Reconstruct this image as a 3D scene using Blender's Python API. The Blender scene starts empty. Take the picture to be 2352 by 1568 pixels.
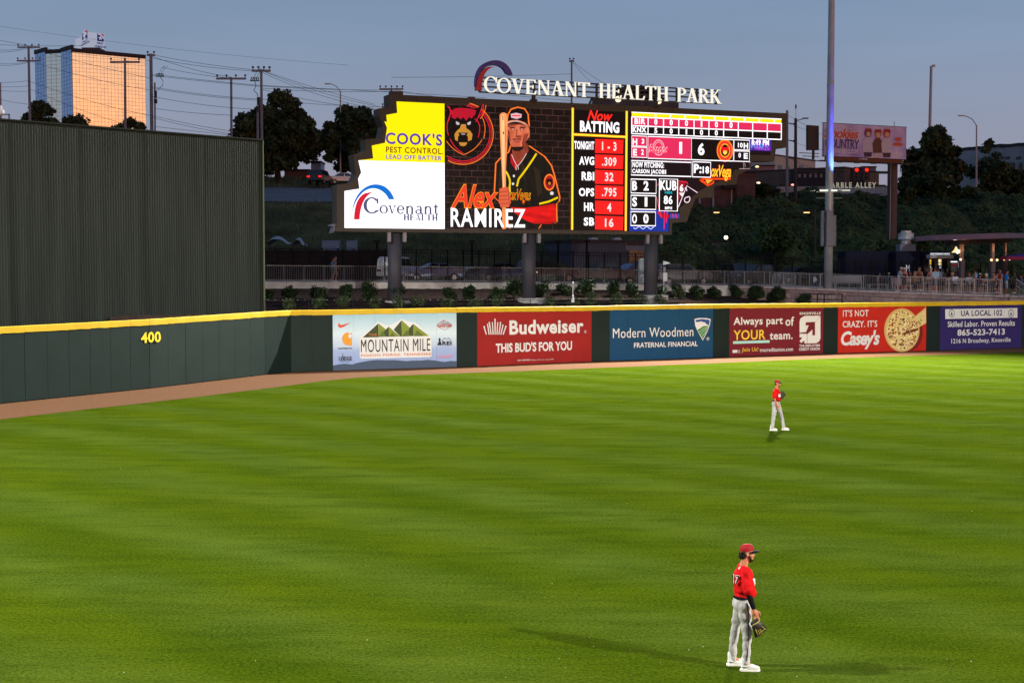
import bpy, bmesh, math, random
import numpy as np
from mathutils import Vector, Matrix, noise
random.seed(7); rng = np.random.default_rng(11)
R = math.radians
SC = bpy.context.scene
COL = SC.collection

# ------------------------------------------------------------------ camera
CAM_H = 5.9; FPX = 3185.0; PW, PH = 2352.0, 1568.0; HORIZ = 615.0
PITCH = math.atan((PH/2-HORIZ)/FPX)
cam = bpy.data.cameras.new('camera'); camo = bpy.data.objects.new('camera', cam); COL.objects.link(camo)
camo.location = (0, 0, CAM_H); camo.rotation_euler = (R(90)-PITCH, 0, 0)
cam.sensor_width = 36; cam.lens = 36*FPX/PW; cam.clip_start = .1; cam.clip_end = 6000
SC.camera = camo

# ------------------------------------------------------------------ sky
SUN_AZ = math.atan2(.62, -.79)      # direction to the sunset, behind the camera to the right
w = bpy.data.worlds.new('World'); SC.world = w; w.use_nodes = True
nt = w.node_tree; N = nt.nodes; L = nt.links; bg = N['Background']
sky = N.new('ShaderNodeTexSky'); sky.sky_type = 'NISHITA'; sky.sun_disc = False
sky.sun_elevation = R(1.0); sky.sun_rotation = SUN_AZ
sky.air_density = 1.0; sky.dust_density = 1.2; sky.ozone_density = 2.5
tc = N.new('ShaderNodeTexCoord')
sep = N.new('ShaderNodeSeparateXYZ'); L.new(tc.outputs['Generated'], sep.inputs[0])
ramp = N.new('ShaderNodeValToRGB'); L.new(sep.outputs[2], ramp.inputs[0])
e = ramp.color_ramp.elements
def S(r, g, b):
    f = lambda c: (c/255/12.92 if c/255 <= .04045 else ((c/255+.055)/1.055)**2.4)
    return (f(r), f(g), f(b), 1)
e[0].position = 0; e[0].color = S(158, 148, 160)
e[1].position = 1; e[1].color = S(62, 92, 132)
for p, c in ((.05, S(154, 150, 168)), (.10, S(143, 151, 173)), (.16, S(131, 150, 177)), (.24, S(119, 146, 177)), (.5, S(88, 118, 156))):
    x = e.new(p); x.color = c
# the low dusk glow round the place where the sun has just set
dotn = N.new('ShaderNodeVectorMath'); dotn.operation = 'DOT_PRODUCT'
L.new(tc.outputs['Generated'], dotn.inputs[0]); dotn.inputs[1].default_value = (math.sin(SUN_AZ), math.cos(SUN_AZ), 0)
def mth(op, a, b=None, clamp=False):
    n = N.new('ShaderNodeMath'); n.operation = op; n.use_clamp = clamp
    for i, v in enumerate((a, b)):
        if v is None: continue
        if isinstance(v, (int, float)): n.inputs[i].default_value = v
        else: L.new(v, n.inputs[i])
    return n.outputs[0]
az = mth('POWER', mth('MAXIMUM', dotn.outputs['Value'], 0.0), 5.0)
ga = mth('POWER', 2.718, mth('MULTIPLY', mth('MAXIMUM', sep.outputs[2], 0.0), -7.0))
gr = N.new('ShaderNodeValToRGB'); L.new(sep.outputs[2], gr.inputs[0])
g = gr.color_ramp.elements
g[0].position = 0; g[0].color = (1.0, .20, .03, 1); g[1].position = .35; g[1].color = (.9, .62, .42, 1)
x = g.new(.06); x.color = (1.0, .31, .05, 1); x = g.new(.14); x.color = (1.0, .43, .10, 1)
# faint high haze streaks
mpz = N.new('ShaderNodeMapping'); mpz.inputs['Scale'].default_value = (1.2, 1.2, 9); L.new(tc.outputs['Generated'], mpz.inputs[0])
hz = N.new('ShaderNodeTexNoise'); hz.inputs['Scale'].default_value = 2.2; hz.inputs['Detail'].default_value = 5; L.new(mpz.outputs[0], hz.inputs[0])
hk = mth('ADD', .86, mth('MULTIPLY', hz.outputs[0], .28))
hs = N.new('ShaderNodeVectorMath'); hs.operation = 'SCALE'; L.new(ramp.outputs[0], hs.inputs[0]); L.new(hk, hs.inputs['Scale'])
gm = N.new('ShaderNodeVectorMath'); gm.operation = 'SCALE'; L.new(gr.outputs[0], gm.inputs[0])
L.new(mth('MULTIPLY', mth('MULTIPLY', az, ga), 3.0), gm.inputs['Scale'])
nk = N.new('ShaderNodeVectorMath'); nk.operation = 'SCALE'; L.new(sky.outputs[0], nk.inputs[0]); nk.inputs['Scale'].default_value = .012
dm = N.new('ShaderNodeVectorMath'); dm.operation = 'SCALE'; L.new(hs.outputs[0], dm.inputs[0])
L.new(mth('SUBTRACT', 1.0, mth('MULTIPLY', mth('MULTIPLY', az, ga), 1.0), True), dm.inputs['Scale'])
a1 = N.new('ShaderNodeVectorMath'); L.new(dm.outputs[0], a1.inputs[0]); L.new(gm.outputs[0], a1.inputs[1])
a2 = N.new('ShaderNodeVectorMath'); L.new(a1.outputs[0], a2.inputs[0]); L.new(nk.outputs[0], a2.inputs[1])
L.new(a2.outputs[0], bg.inputs[0]); bg.inputs[1].default_value = 1.0

# ------------------------------------------------------------------ sun (already on the horizon, nearly spent)
sl = bpy.data.lights.new('sun', 'SUN'); sl.energy = .03; sl.angle = R(2); sl.color = (1, .55, .28)
so = bpy.data.objects.new('sun', sl); COL.objects.link(so)
sd = Vector((math.sin(SUN_AZ)*math.cos(R(1.5)), math.cos(SUN_AZ)*math.cos(R(1.5)), math.sin(R(1.5))))
so.rotation_euler = (-sd).to_track_quat('-Z', 'Y').to_euler()

vs = SC.view_settings; vs.view_transform = 'Standard'; vs.look = 'None'; vs.exposure = 0; vs.gamma = 1; vs.use_curve_mapping = False
SC.cycles.max_bounces = 5; SC.cycles.transparent_max_bounces = 6; SC.cycles.sample_clamp_indirect = 4
FLOOD_A, FLOOD_B, FLOOD_C = 500000, 370000, 200000

# ------------------------------------------------------------------ pixel rays
CP, SP = math.cos(PITCH), math.sin(PITCH)
def ray(px, py):
    x = (px-PW/2)/FPX; y = -(py-PH/2)/FPX
    return Vector((x, CP+y*SP, -SP+y*CP))
def at(px, py, Y):
    d = ray(px, py); return Vector((0, 0, CAM_H))+d*(Y/d.y)
def gnd(px, py, z=0):
    d = ray(px, py); return Vector((0, 0, CAM_H))+d*((z-CAM_H)/d.z)
def crop(x0, y0, s):
    return lambda x, y: ((x0+x/s)/1.224490, (y0+y/s)/1.224490)
cA = crop(0, 0, 2.94); cB = crop(600, 200, 3.1367); cC = crop(900, 240, 3.1784); cD = crop(1560, 240, 3.36)
cE = crop(2180, 260, 2.6129); cF = crop(700, 600, 2.94); cG = crop(1400, 600, 2.94); cH = crop(2080, 640, 2.94)
cS = crop(1300, 140, 3.0154); cK = crop(2300, 640, 7.127); cL = crop(2580, 640, 7.127); cM = crop(1880, 420, 4.704)
cN = crop(2480, 380, 5.6)

# ------------------------------------------------------------------ object helpers
def link(name, me, mat=None, parent=None, kind=None):
    o = bpy.data.objects.new(name, me); COL.objects.link(o)
    if mat is not None and not me.materials: me.materials.append(mat)
    if parent is not None: o.parent = parent
    if kind: o['kind'] = kind
    return o
def tag(o, label, cat, group=None, kind=None):
    if label: o['label'] = label
    if cat: o['category'] = cat
    if group: o['group'] = group
    if kind: o['kind'] = kind
    return o
def thing(name, label, cat, loc=(0, 0, 0), rz=0, group=None):
    o = bpy.data.objects.new(name, None); COL.objects.link(o); o.empty_display_size = .2
    o.location = loc; o.rotation_euler = (0, 0, rz)
    return tag(o, label, cat, group)
def kids(o): return [c for c in bpy.data.objects if c.parent is o]
def dup(root, loc, rz, label=None, group=None, kidmap=None, scale=None):
    r = root.copy(); COL.objects.link(r); r.location = loc; r.rotation_euler = (0, 0, rz)
    if scale: r.scale = (scale,)*3
    if label: r['label'] = label
    if group: r['group'] = group
    def rec(src, dst, lvl):
        for ch in (kidmap[src.name] if kidmap else list(src.children)):
            c = ch.copy(); COL.objects.link(c); c.parent = dst
            rec(ch, c, lvl+1)
    rec(root, r, 0)
    return r

class MB:
    def __init__(s): s.v = []; s.f = []; s.m = []; s.sm = False
    def add(s, vs, fs, mi=0):
        b = len(s.v); s.v += [tuple(p) for p in vs]; s.f += [tuple(b+i for i in f) for f in fs]; s.m += [mi]*len(fs); return s
    def box(s, x0, y0, z0, x1, y1, z1, mi=0):
        v = [(x0,y0,z0),(x1,y0,z0),(x1,y1,z0),(x0,y1,z0),(x0,y0,z1),(x1,y0,z1),(x1,y1,z1),(x0,y1,z1)]
        return s.add(v, [(0,3,2,1),(4,5,6,7),(0,1,5,4),(1,2,6,5),(2,3,7,6),(3,0,4,7)], mi)
    def cbox(s, cx, cy, cz, sx, sy, sz, rz=0, mi=0):
        c, n = math.cos(rz), math.sin(rz); v = []
        for dz in (-.5, .5):
            for dx, dy in ((-.5,-.5),(.5,-.5),(.5,.5),(-.5,.5)):
                X, Y = dx*sx, dy*sy; v.append((cx+X*c-Y*n, cy+X*n+Y*c, cz+dz*sz))
        return s.add(v, [(0,3,2,1),(4,5,6,7),(0,1,5,4),(1,2,6,5),(2,3,7,6),(3,0,4,7)], mi)
    def prism(s, poly, y0, y1, mi=0):
        """polygon in (x,z) extruded from y0 (front) to y1"""
        n = len(poly)
        a = sum(poly[i][0]*poly[(i+1) % n][1]-poly[(i+1) % n][0]*poly[i][1] for i in range(n))
        if a < 0: poly = poly[::-1]
        v = [(p[0], y0, p[1]) for p in poly]+[(p[0], y1, p[1]) for p in poly]
        f = [tuple(range(n)), tuple(range(2*n-1, n-1, -1))]
        for i in range(n): j = (i+1) % n; f.append((j, i, n+i, n+j))
        return s.add(v, f, mi)
    def flat(s, poly, y, mi=0):
        n = len(poly)
        a = sum(poly[i][0]*poly[(i+1) % n][1]-poly[(i+1) % n][0]*poly[i][1] for i in range(n))
        if a < 0: poly = poly[::-1]
        return s.add([(p[0], y, p[1]) for p in poly], [tuple(range(n))], mi)
    def stroke(s, pts, wd, y, mi=0, closed=False):
        """ribbon in the x,z plane"""
        P = [Vector((p[0], p[1])) for p in pts]; n = len(P)
        Lp, Rp = [], []
        for i in range(n):
            a = P[i-1] if (i > 0 or closed) else P[i]; b = P[(i+1) % n] if (i < n-1 or closed) else P[i]
            t = (b-a); t = t.normalized() if t.length > 0 else Vector((1, 0)); q = Vector((-t.y, t.x))*wd/2
            Lp.append(P[i]+q); Rp.append(P[i]-q)
        vs = [(p.x, y, p.y) for p in Rp]+[(p.x, y, p.y) for p in Lp]
        fs = [(i, (i+1) % n, n+(i+1) % n, n+i) for i in range(n if closed else n-1)]
        return s.add(vs, fs, mi)
    def tube(s, pts, rad, n=8, mi=0, cap=True):
        P = [Vector(p) for p in pts]
        if isinstance(rad, (int, float)): rad = [rad]*len(P)
        b = len(s.v); ref = None
        for i, p in enumerate(P):
            t = (P[min(i+1, len(P)-1)]-P[max(i-1, 0)]).normalized()
            if ref is None or abs(t.dot(ref)) > .98: ref = Vector((0, 0, 1)) if abs(t.z) < .9 else Vector((1, 0, 0))
            u = t.cross(ref).normalized(); q = t.cross(u)
            for k in range(n):
                a = 2*math.pi*k/n; s.v.append(tuple(p+(u*math.cos(a)+q*math.sin(a))*rad[i]))
        for i in range(len(P)-1):
            for k in range(n):
                k2 = (k+1) % n; s.f.append((b+i*n+k, b+(i+1)*n+k, b+(i+1)*n+k2, b+i*n+k2)); s.m.append(mi)
        if cap:
            s.f.append(tuple(b+k for k in range(n))); s.m.append(mi)
            s.f.append(tuple(b+(len(P)-1)*n+k for k in reversed(range(n)))); s.m.append(mi)
        return s
    def ball(s, c, r, n=10, mi=0, sz=(1,1,1)):
        m = n//2+1; b = len(s.v)
        for i in range(m+1):
            th = math.pi*i/m
            for k in range(n):
                ph = 2*math.pi*k/n
                s.v.append((c[0]+r*sz[0]*math.sin(th)*math.cos(ph), c[1]+r*sz[1]*math.sin(th)*math.sin(ph), c[2]+r*sz[2]*math.cos(th)))
        for i in range(m):
            for k in range(n):
                k2 = (k+1) % n; s.f.append((b+i*n+k, b+(i+1)*n+k, b+(i+1)*n+k2, b+i*n+k2)); s.m.append(mi)
        return s
    def mesh(s, name, mats, smooth=False):
        me = bpy.data.meshes.new(name); me.from_pydata(s.v, [], s.f)
        for m_ in (mats if isinstance(mats, (list, tuple)) else [mats]): me.materials.append(m_)
        if len(me.materials) > 1: me.polygons.foreach_set('material_index', s.m)
        if smooth: me.polygons.foreach_set('use_smooth', [True]*len(me.polygons))
        me.update(); return me
    def build(s, name, mats, parent=None, kind=None, smooth=False, loc=None, label=None):
        o = link(name, s.mesh(name, mats, smooth), None, parent, kind)
        if loc is not None: o.location = loc
        if label: o['label'] = label
        return o
def bevel(o, wd, seg=2):
    bm = bmesh.new(); bm.from_mesh(o.data)
    bmesh.ops.remove_doubles(bm, verts=bm.verts, dist=1e-5)
    bmesh.ops.bevel(bm, geom=list(bm.edges), offset=wd, segments=seg, affect='EDGES', clamp_overlap=True)
    bm.to_mesh(o.data); bm.free(); return o

# ------------------------------------------------------------------ materials
MC = {}
def mat(name, col, rough=.6, metal=0, var=0.0, scale=5.0, bump=0.0, bscale=None, spec=.5, stretch=None):
    if name in MC: return MC[name]
    if rough >= .75 and spec == .5: spec = .12
    elif spec == .5 and metal == 0: spec = .3
    m = bpy.data.materials.new(name); m.use_nodes = True; t = m.node_tree; b = t.nodes['Principled BSDF']
    col = tuple(col[:3])+(1,)
    b.inputs['Base Color'].default_value = col; b.inputs['Roughness'].default_value = rough; b.inputs['Metallic'].default_value = metal
    b.inputs['Specular IOR Level'].default_value = spec
    if var or bump:
        c = t.nodes.new('ShaderNodeTexCoord'); mp = t.nodes.new('ShaderNodeMapping'); t.links.new(c.outputs['Object'], mp.inputs[0])
        if stretch: mp.inputs['Scale'].default_value = stretch
        nz = t.nodes.new('ShaderNodeTexNoise'); nz.inputs['Scale'].default_value = scale; nz.inputs['Detail'].default_value = 5
        t.links.new(mp.outputs[0], nz.inputs[0])
        if var:
            mx = t.nodes.new('ShaderNodeMixRGB'); mr = t.nodes.new('ShaderNodeMapRange')
            mr.inputs[1].default_value = .3; mr.inputs[2].default_value = .7
            t.links.new(nz.outputs[0], mr.inputs[0]); t.links.new(mr.outputs[0], mx.inputs[0])
            mx.inputs[1].default_value = tuple(c_*(1-var) for c_ in col[:3])+(1,); mx.inputs[2].default_value = tuple(min(1, c_*(1+var)) for c_ in col[:3])+(1,)
            t.links.new(mx.outputs[0], b.inputs['Base Color'])
        if bump:
            n2 = t.nodes.new('ShaderNodeTexNoise'); n2.inputs['Scale'].default_value = bscale or scale*3; n2.inputs['Detail'].default_value = 4
            t.links.new(mp.outputs[0], n2.inputs[0])
            bp = t.nodes.new('ShaderNodeBump'); bp.inputs['Strength'].default_value = bump; bp.inputs['Distance'].default_value = .05
            t.links.new(n2.outputs[0], bp.inputs['Height']); t.links.new(bp.outputs[0], b.inputs['Normal'])
    MC[name] = m; return m
def emit(rgb, st=1.0, name=None):
    k = name or 'glow_%d_%d_%d_%g' % (*rgb[:3], st)
    if k in MC: return MC[k]
    m = bpy.data.materials.new(k); m.use_nodes = True; b = m.node_tree.nodes['Principled BSDF']
    b.inputs['Base Color'].default_value = (.008, .008, .008, 1); b.inputs['Roughness'].default_value = .6; b.inputs['Specular IOR Level'].default_value = .1
    b.inputs['Emission Color'].default_value = S(*rgb[:3]); b.inputs['Emission Strength'].default_value = st
    MC[k] = m; return m
def emit_soft(a, b_, st=1.0, scale=1.4, stretch=(1, 1, 1), name='x'):
    m = emit(a, st, 'picture_'+name); t = m.node_tree; b = t.nodes['Principled BSDF']; c = t.nodes.new('ShaderNodeTexCoord'); mp = t.nodes.new('ShaderNodeMapping'); mp.inputs['Scale'].default_value = stretch
    n = t.nodes.new('ShaderNodeTexNoise'); n.inputs['Scale'].default_value = scale; n.inputs['Detail'].default_value = 6; r_ = t.nodes.new('ShaderNodeMapRange'); r_.inputs[1].default_value = .36; r_.inputs[2].default_value = .64; x = t.nodes.new('ShaderNodeMixRGB')
    t.links.new(c.outputs['Object'], mp.inputs[0]); t.links.new(mp.outputs[0], n.inputs[0]); t.links.new(n.outputs[0], r_.inputs[0]); t.links.new(r_.outputs[0], x.inputs[0]); x.inputs[1].default_value = S(*a); x.inputs[2].default_value = S(*b_)
    t.links.new(x.outputs[0], b.inputs['Emission Color']); return m
def paint(rgb, rough=.55, var=.06):
    return mat('paint_%d_%d_%d' % tuple(rgb), S(*rgb), rough, var=var, scale=3)

# ------------------------------------------------------------------ lettering
_fc = {}
def text_mesh(body, bold=0.0, shear=0.0, spacing=1.0, depth=0.0):
    k = (body, bold, shear, spacing, depth)
    if k in _fc: return _fc[k]
    cu = bpy.data.curves.new('t', 'FONT'); cu.body = body; cu.size = 1; cu.offset = bold; cu.shear = shear
    cu.space_character = spacing; cu.extrude = depth; cu.resolution_u = 3; cu.fill_mode = 'BOTH'
    o = bpy.data.objects.new('t', cu); COL.objects.link(o)
    dg = bpy.context.evaluated_depsgraph_get(); dg.update()
    me = bpy.data.meshes.new_from_object(o.evaluated_get(dg)); bpy.data.objects.remove(o); 
    n = len(me.vertices); a = np.empty(n*3); me.vertices.foreach_get('co', a); a = a.reshape(-1, 3)
    fs = [tuple(p.vertices) for p in me.polygons]; bpy.data.meshes.remove(me)
    _fc[k] = (a, fs); return _fc[k]

class Plane:
    """an upright plane through a ground line; local x runs right along it, -y comes toward the viewer, z is up"""
    def __init__(s, p0, p1):
        s.o = Vector((p0[0], p0[1], 0)); s.u = Vector((p1[0]-p0[0], p1[1]-p0[1], 0)); s.len = s.u.length; s.u.normalize()
        s.n = Vector((s.u.y, -s.u.x, 0)); s.rz = math.atan2(s.u.y, s.u.x)
    def uv(s, px, py=None):
        if py is None: px, py = px
        d = ray(px, py); c = Vector((0, 0, CAM_H)); t = (s.o-c).dot(s.n)/d.dot(s.n); p = c+d*t
        return ((p-s.o).dot(s.u), p.z)
    def pt(s, u, v, d=0): p = s.o+s.u*u+s.n*d; return Vector((p.x, p.y, v))
    def poly(s, pts, f=None): return [s.uv(*(f(*p) if f else p)) for p in pts]
def place_text(me, box, y, body, bold=.02, shear=0, spacing=1.0, mi=0, depth=0.0, taper=None):
    a, fs = text_mesh(body, bold, shear, spacing)
    x0, x1, z0, z1 = box; mn = a.min(0); mx = a.max(0)
    X = x0+(a[:, 0]-mn[0])/(mx[0]-mn[0])*(x1-x0); Z = z0+(a[:, 1]-mn[1])/(mx[1]-mn[1])*(z1-z0)
    n = len(a)
    if depth <= 0:
        me.add([(X[i], y, Z[i]) for i in range(n)], fs, mi)
    else:
        # extrude: front, back and the boundary walls
        ed = {}
        for f in fs:
            for i in range(len(f)):
                ed.setdefault((f[i], f[(i+1) % len(f)]), 0)
        walls = [(q, p, p+n, q+n) for (p, q) in ed if (q, p) not in ed]
        me.add([(X[i], y, Z[i]) for i in range(n)]+[(X[i], y+depth, Z[i]) for i in range(n)], fs+[tuple(i+n for i in reversed(f)) for f in fs]+walls, mi)
    return me
def lettering(pl, parent, body, xl, yt, yb, xr, m, d=.012, f=None, bold=.02, shear=0, spacing=1.06, name='lettering', depth=0):
    bold *= .62
    """text filling the box whose left edge runs from (xl,yt) to (xl,yb) in the picture and whose right edge is at xr"""
    if f: (a0, b0), (a1, b1), (a2, _) = f(xl, yt), f(xl, yb), f(xr, yb)
    else: a0, b0, a1, b1, a2 = xl, yt, xl, yb, xr
    u0, z1 = pl.uv(a0, b0); _, z0 = pl.uv(a1, b1); u1, _ = pl.uv(a2, b1)
    mb = MB(); place_text(mb, (u0, u1, z0, z1), -d, body, bold, shear, spacing, depth=depth)
    return mb.build(name, m, parent)
# ------------------------------------------------------------------ stations along the outfield wall (picture x, foot y, top y)
ST = [(0,927,750.5),(340,892,733),(605,860.5,715.5),(666,854.7,712),(763.3,851,711.4),(1047.2,843.3,706.4),(1093.9,841.5,705.6),
      (1355.8,830.5,703),(1398,829,701.6),(1635,821.4,698),(1672,819.6,697.6),(1887.5,812.9,696.3),(1921,811.6,695.9),
      (2123.7,806,693.2),(2155.6,804.8,692.9),(2342.5,799,690.4)]
PX = [s[0] for s in ST]
WP = [gnd(s[0], s[1]) for s in ST]
WT = [at(s[0], s[2], WP[i].y).z for i, s in enumerate(ST)]
d0 = (WP[0]-WP[2]).normalized(); PX.insert(0, -420); WP.insert(0, WP[0]+d0*12); WT.insert(0, WT[0])
d1 = (WP[-1]-WP[-5]).normalized(); PX.append(2460); WP.append(WP[-1]+d1*6); WT.append(WT[-1])
def wallY(px): return float(np.interp(px, PX, [p.y for p in WP]))
def wallZ(px): return float(np.interp(px, PX, WT))
def curbY(px): return float(np.interp(px, [200, 605, 975, 1320, 1768, 1893, 2057, 2226, 2337, 2600], [88, 92, 96.5, 100.5, 107, 106.5, 105.6, 105, 104.5, 103.5]))
def curbZ(px): return float(np.interp(px, [200, 605, 975, 1320, 1768, 1893, 2057, 2226, 2337, 2600], [5.05, 4.95, 4.87, 4.74, 4.46, 4.30, 4.08, 3.9, 3.8, 3.6]))
def pos(px, Y, z=None):
    p = at(px, HORIZ, Y); return Vector((p.x, Y, p.z if z is None else z))
def az(X, Y): return PW/2+X/Y*FPX
def hillZ(X, Y):
    a = az(X, Y); t = min(1, max(0, (a-1250)/350))
    zl = float(np.interp(Y, [118, 124, 150, 172, 185, 215, 400, 5000], [4.4, 4.9, 12.9, 15.8, 17.9, 17.6, 14, 14]))
    zr = float(np.interp(Y, [116, 122, 136, 150, 160, 166, 210, 400, 5000], [4.2, 4.6, 8.9, 12.2, 13.3, 12.9, 12.4, 13.5, 14]))
    z = zl*(1-t)+zr*t
    k = min(1, max(0, (Y-120)/8))*max(0, 1-max(0, Y-164)/10)
    z += k*(t*1.1+.2)*noise.noise(Vector((X*.16, Y*.16, 3)))*1.3+k*t*.5*noise.noise(Vector((X*.5, Y*.5, 9)))
    return z
# --- ground sheet to the horizon
nx, ny = 260, 150
ys = np.concatenate([np.linspace(-160, 110, 14), np.linspace(112, 190, 100), np.geomspace(195, 5000, ny-114)])
mb = MB()
for Y in ys:
    h = max(Y, 60)*(.55 if Y < 400 else 1.5)+60
    for i in range(nx+1):
        X = -h+2*h*i/nx
        z = -.06 if Y <= 110 else hillZ(X, Y)
        mb.v.append((X, float(Y), z))
for j in range(len(ys)-1):
    for i in range(nx):
        b = j*(nx+1)+i; mb.f.append((b, b+1, b+nx+2, b+nx+1))
mb.m = [0]*len(mb.f)
m_soil = mat('hill_grass', (.075, .085, .045), .95, var=.5, scale=.35, bump=.6, bscale=6)
mb.build('ground', m_soil, kind='structure', smooth=True)

# --- the turf
def turf_material():
    m = bpy.data.materials.new('turf'); m.use_nodes = True; t = m.node_tree; n = t.nodes; l = t.links; b = n['Principled BSDF']
    c = n.new('ShaderNodeTexCoord')
    def mp(rot, sc):
        q = n.new('ShaderNodeMapping'); q.inputs['Rotation'].default_value = (0, 0, rot); q.inputs['Scale'].default_value = sc; l.new(c.outputs['Object'], q.inputs[0]); return q.outputs[0]
    def nz(v, s, d=4, r=.6, dist=0):
        q = n.new('ShaderNodeTexNoise'); q.inputs['Scale'].default_value = s; q.inputs['Detail'].default_value = d; q.inputs['Roughness'].default_value = r; q.inputs['Distortion'].default_value = dist; l.new(v, q.inputs[0]); return q.outputs[0]
    def rng_(v, a, b_, c_, d_):
        q = n.new('ShaderNodeMapRange'); q.inputs[1].default_value = a; q.inputs[2].default_value = b_; q.inputs[3].default_value = c_; q.inputs[4].default_value = d_; l.new(v, q.inputs[0]); return q.outputs[0]
    def mix(f, a, b_, bt='MIX'):
        q = n.new('ShaderNodeMixRGB'); q.blend_type = bt
        for i, v in enumerate((f, a, b_)):
            if hasattr(v, 'links'): l.new(v, q.inputs[i])
            elif isinstance(v, (int, float)): q.inputs[i].default_value = v
            else: q.inputs[i].default_value = (*v[:3], 1)
        return q.outputs[0]
    # mowing bands
    wv = n.new('ShaderNodeTexWave'); wv.inputs['Scale'].default_value = .077; wv.inputs['Distortion'].default_value = 2.2; wv.inputs['Detail'].default_value = 3; wv.inputs['Detail Scale'].default_value = 1.2
    l.new(mp(R(-49), (1, 1, 1)), wv.inputs[0])
    pn = nz(mp(R(30), (1, 1, 1)), .35, 5, .7); an = n.new('ShaderNodeMath'); an.operation = 'MULTIPLY_ADD'; l.new(pn, an.inputs[0]); an.inputs[1].default_value = 1.0; l.new(wv.outputs[0], an.inputs[2])
    band = rng_(an.outputs[0], .55, 1.45, 0, 1)
    wv2 = n.new('ShaderNodeTexWave'); wv2.inputs['Scale'].default_value = .07; wv2.inputs['Distortion'].default_value = 2; wv2.inputs['Detail'].default_value = 3
    l.new(mp(R(-35), (1, 1, 1)), wv2.inputs[0])
    band2 = rng_(wv2.outputs[0], .3, .7, 0, 1)
    big = nz(mp(0, (1, 1, 1)), .16, 5, .65); mid = nz(mp(R(12), (.5, 1.6, 1)), .8, 5, .7); fine = nz(mp(0, (1, 1, 1)), 16, 5, .75); blade = nz(mp(0, (1, .7, 1)), 55, 3, .8)
    col = mix(band, (.044, .073, .0030), (.058, .091, .0110))
    col = mix(mix(.0, band2, band2), col, mix(1.0, col, (1.16, 1.13, 1.12), 'MULTIPLY'))
    col = mix(rng_(big, .35, .7, 0, .75), col, (.068, .096, .004))
    col = mix(rng_(mid, .41, .69, 0, .65), col, (.026, .050, .003))
    f2 = n.new('ShaderNodeMixRGB'); f2.blend_type = 'OVERLAY'; f2.inputs[0].default_value = .55; l.new(col, f2.inputs[1]); l.new(rng_(fine, .3, .7, .0, 1), f2.inputs[2])
    f3 = n.new('ShaderNodeMixRGB'); f3.blend_type = 'OVERLAY'; f3.inputs[0].default_value = .7; l.new(f2.outputs[0], f3.inputs[1]); l.new(rng_(blade, .3, .7, .1, .9), f3.inputs[2])
    l.new(f3.outputs[0], b.inputs['Base Color'])
    b.inputs['Roughness'].default_value = 1; b.inputs['Specular IOR Level'].default_value = 0
    bp = n.new('ShaderNodeBump'); bp.inputs['Strength'].default_value = .7; bp.inputs['Distance'].default_value = .04; l.new(blade, bp.inputs['Height'])
    b2 = n.new('ShaderNodeBump'); b2.inputs['Strength'].default_value = .08; b2.inputs['Distance'].default_value = .25; l.new(mid, b2.inputs['Height']); l.new(bp.outputs[0], b2.inputs['Normal'])
    l.new(b2.outputs[0], b.inputs['Normal'])
    return m
EDGE = [(-420, 1012), (0, 963), (160, 944), (320, 926.5), (480, 908), (665, 885), (740, 875), (820, 867), (960, 860.5), (1176, 852.7), (1400, 844), (1698, 831.5), (1797, 827), (2000, 820), (2352, 808.7), (2470, 805)]
EP = [gnd(*p) for p in EDGE]
tp = [(p.x, p.y, 0) for p in EP]
tp = [(-70, EP[0].y-3, 0)]+tp+[(75, EP[-1].y, 0), (75, -90, 0), (-70, -90, 0)]
MB().add(tp, [tuple(range(len(tp)))[::-1]]).build('turf_field', turf_material(), kind='structure')
# --- warning track
mt = mat('warning_track_clay', (.135, .062, .028), .95, var=.2, scale=7, bump=.5, bscale=14)
tv = [(p.x, p.y, .004) for p in EP]; wv_ = [(WP[i].x+.0, WP[i].y+.5, .004) for i in range(len(WP))]
loop = [(-70, EP[0].y-3, .004)]+tv+[(75, EP[-1].y, .004), (75, EP[-1].y+14, .004)]+wv_[::-1]+[(-70, WP[0].y+1, .004)]
MB().add(loop, [tuple(range(len(loop)))[::-1]]).build('warning_track', mt, kind='structure')

# litter specks lying on the near grass
mb = MB()
for _ in range(46):
    px = random.choice([random.gauss(1560, 220), random.uniform(100, 2300), random.gauss(1350, 160)]); py = random.choice([random.gauss(1470, 45), random.uniform(1000, 1560), random.gauss(1520, 25)])
    if py < 960 or py > 1590: continue
    p = gnd(px, py); s = random.uniform(.005, .010); a = random.random()*3
    mb.add([(p.x+s*math.cos(a+k*1.57+random.random()*.4), p.y+s*1.5*math.sin(a+k*1.57), .012+random.random()*.01) for k in range(4)], [(0,1,2,3)])
tag(mb.build('seed_litter', mat('pale_litter', (.62, .62, .5), .8)), 'pale specks of litter scattered over the near grass', 'litter', kind='stuff')

# --- mulch bank behind the wall
PXS = list(np.arange(250, 2620, 12.0))
rows = 12
def bankTop(px): return curbZ(px)-float(np.interp(px, [1550, 1900], [.42, 1.5]))
def bank(px, s):
    Y0 = wallY(px)+.5; Y1 = curbY(px)-.02; Y = Y0+(Y1-Y0)*s
    z0 = wallZ(px)-1.1; z = z0+(bankTop(px)-z0)*min(1, s*1.05)
    return Y, z
def bankpt(px, s):
    Y, z = bank(px, s); p = pos(px, Y, z)
    p.z += (.09*noise.noise(Vector((p.x*.9, p.y*.9, 0)))+.04*noise.noise(Vector((p.x*4, p.y*4, 0))))*(1 if .02 < s < .98 else .3); return p
mb = MB(); PB = list(np.arange(250, 2620, 3.0)); rr = 30
for s in range(rr+1):
    for px in PB: mb.v.append(tuple(bankpt(px, s/rr)))
for s in range(rr):
    for i in range(len(PB)-1):
        b = s*len(PB)+i; mb.f.append((b, b+1, b+len(PB)+1, b+len(PB)))
mb.m = [0]*len(mb.f)
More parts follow.
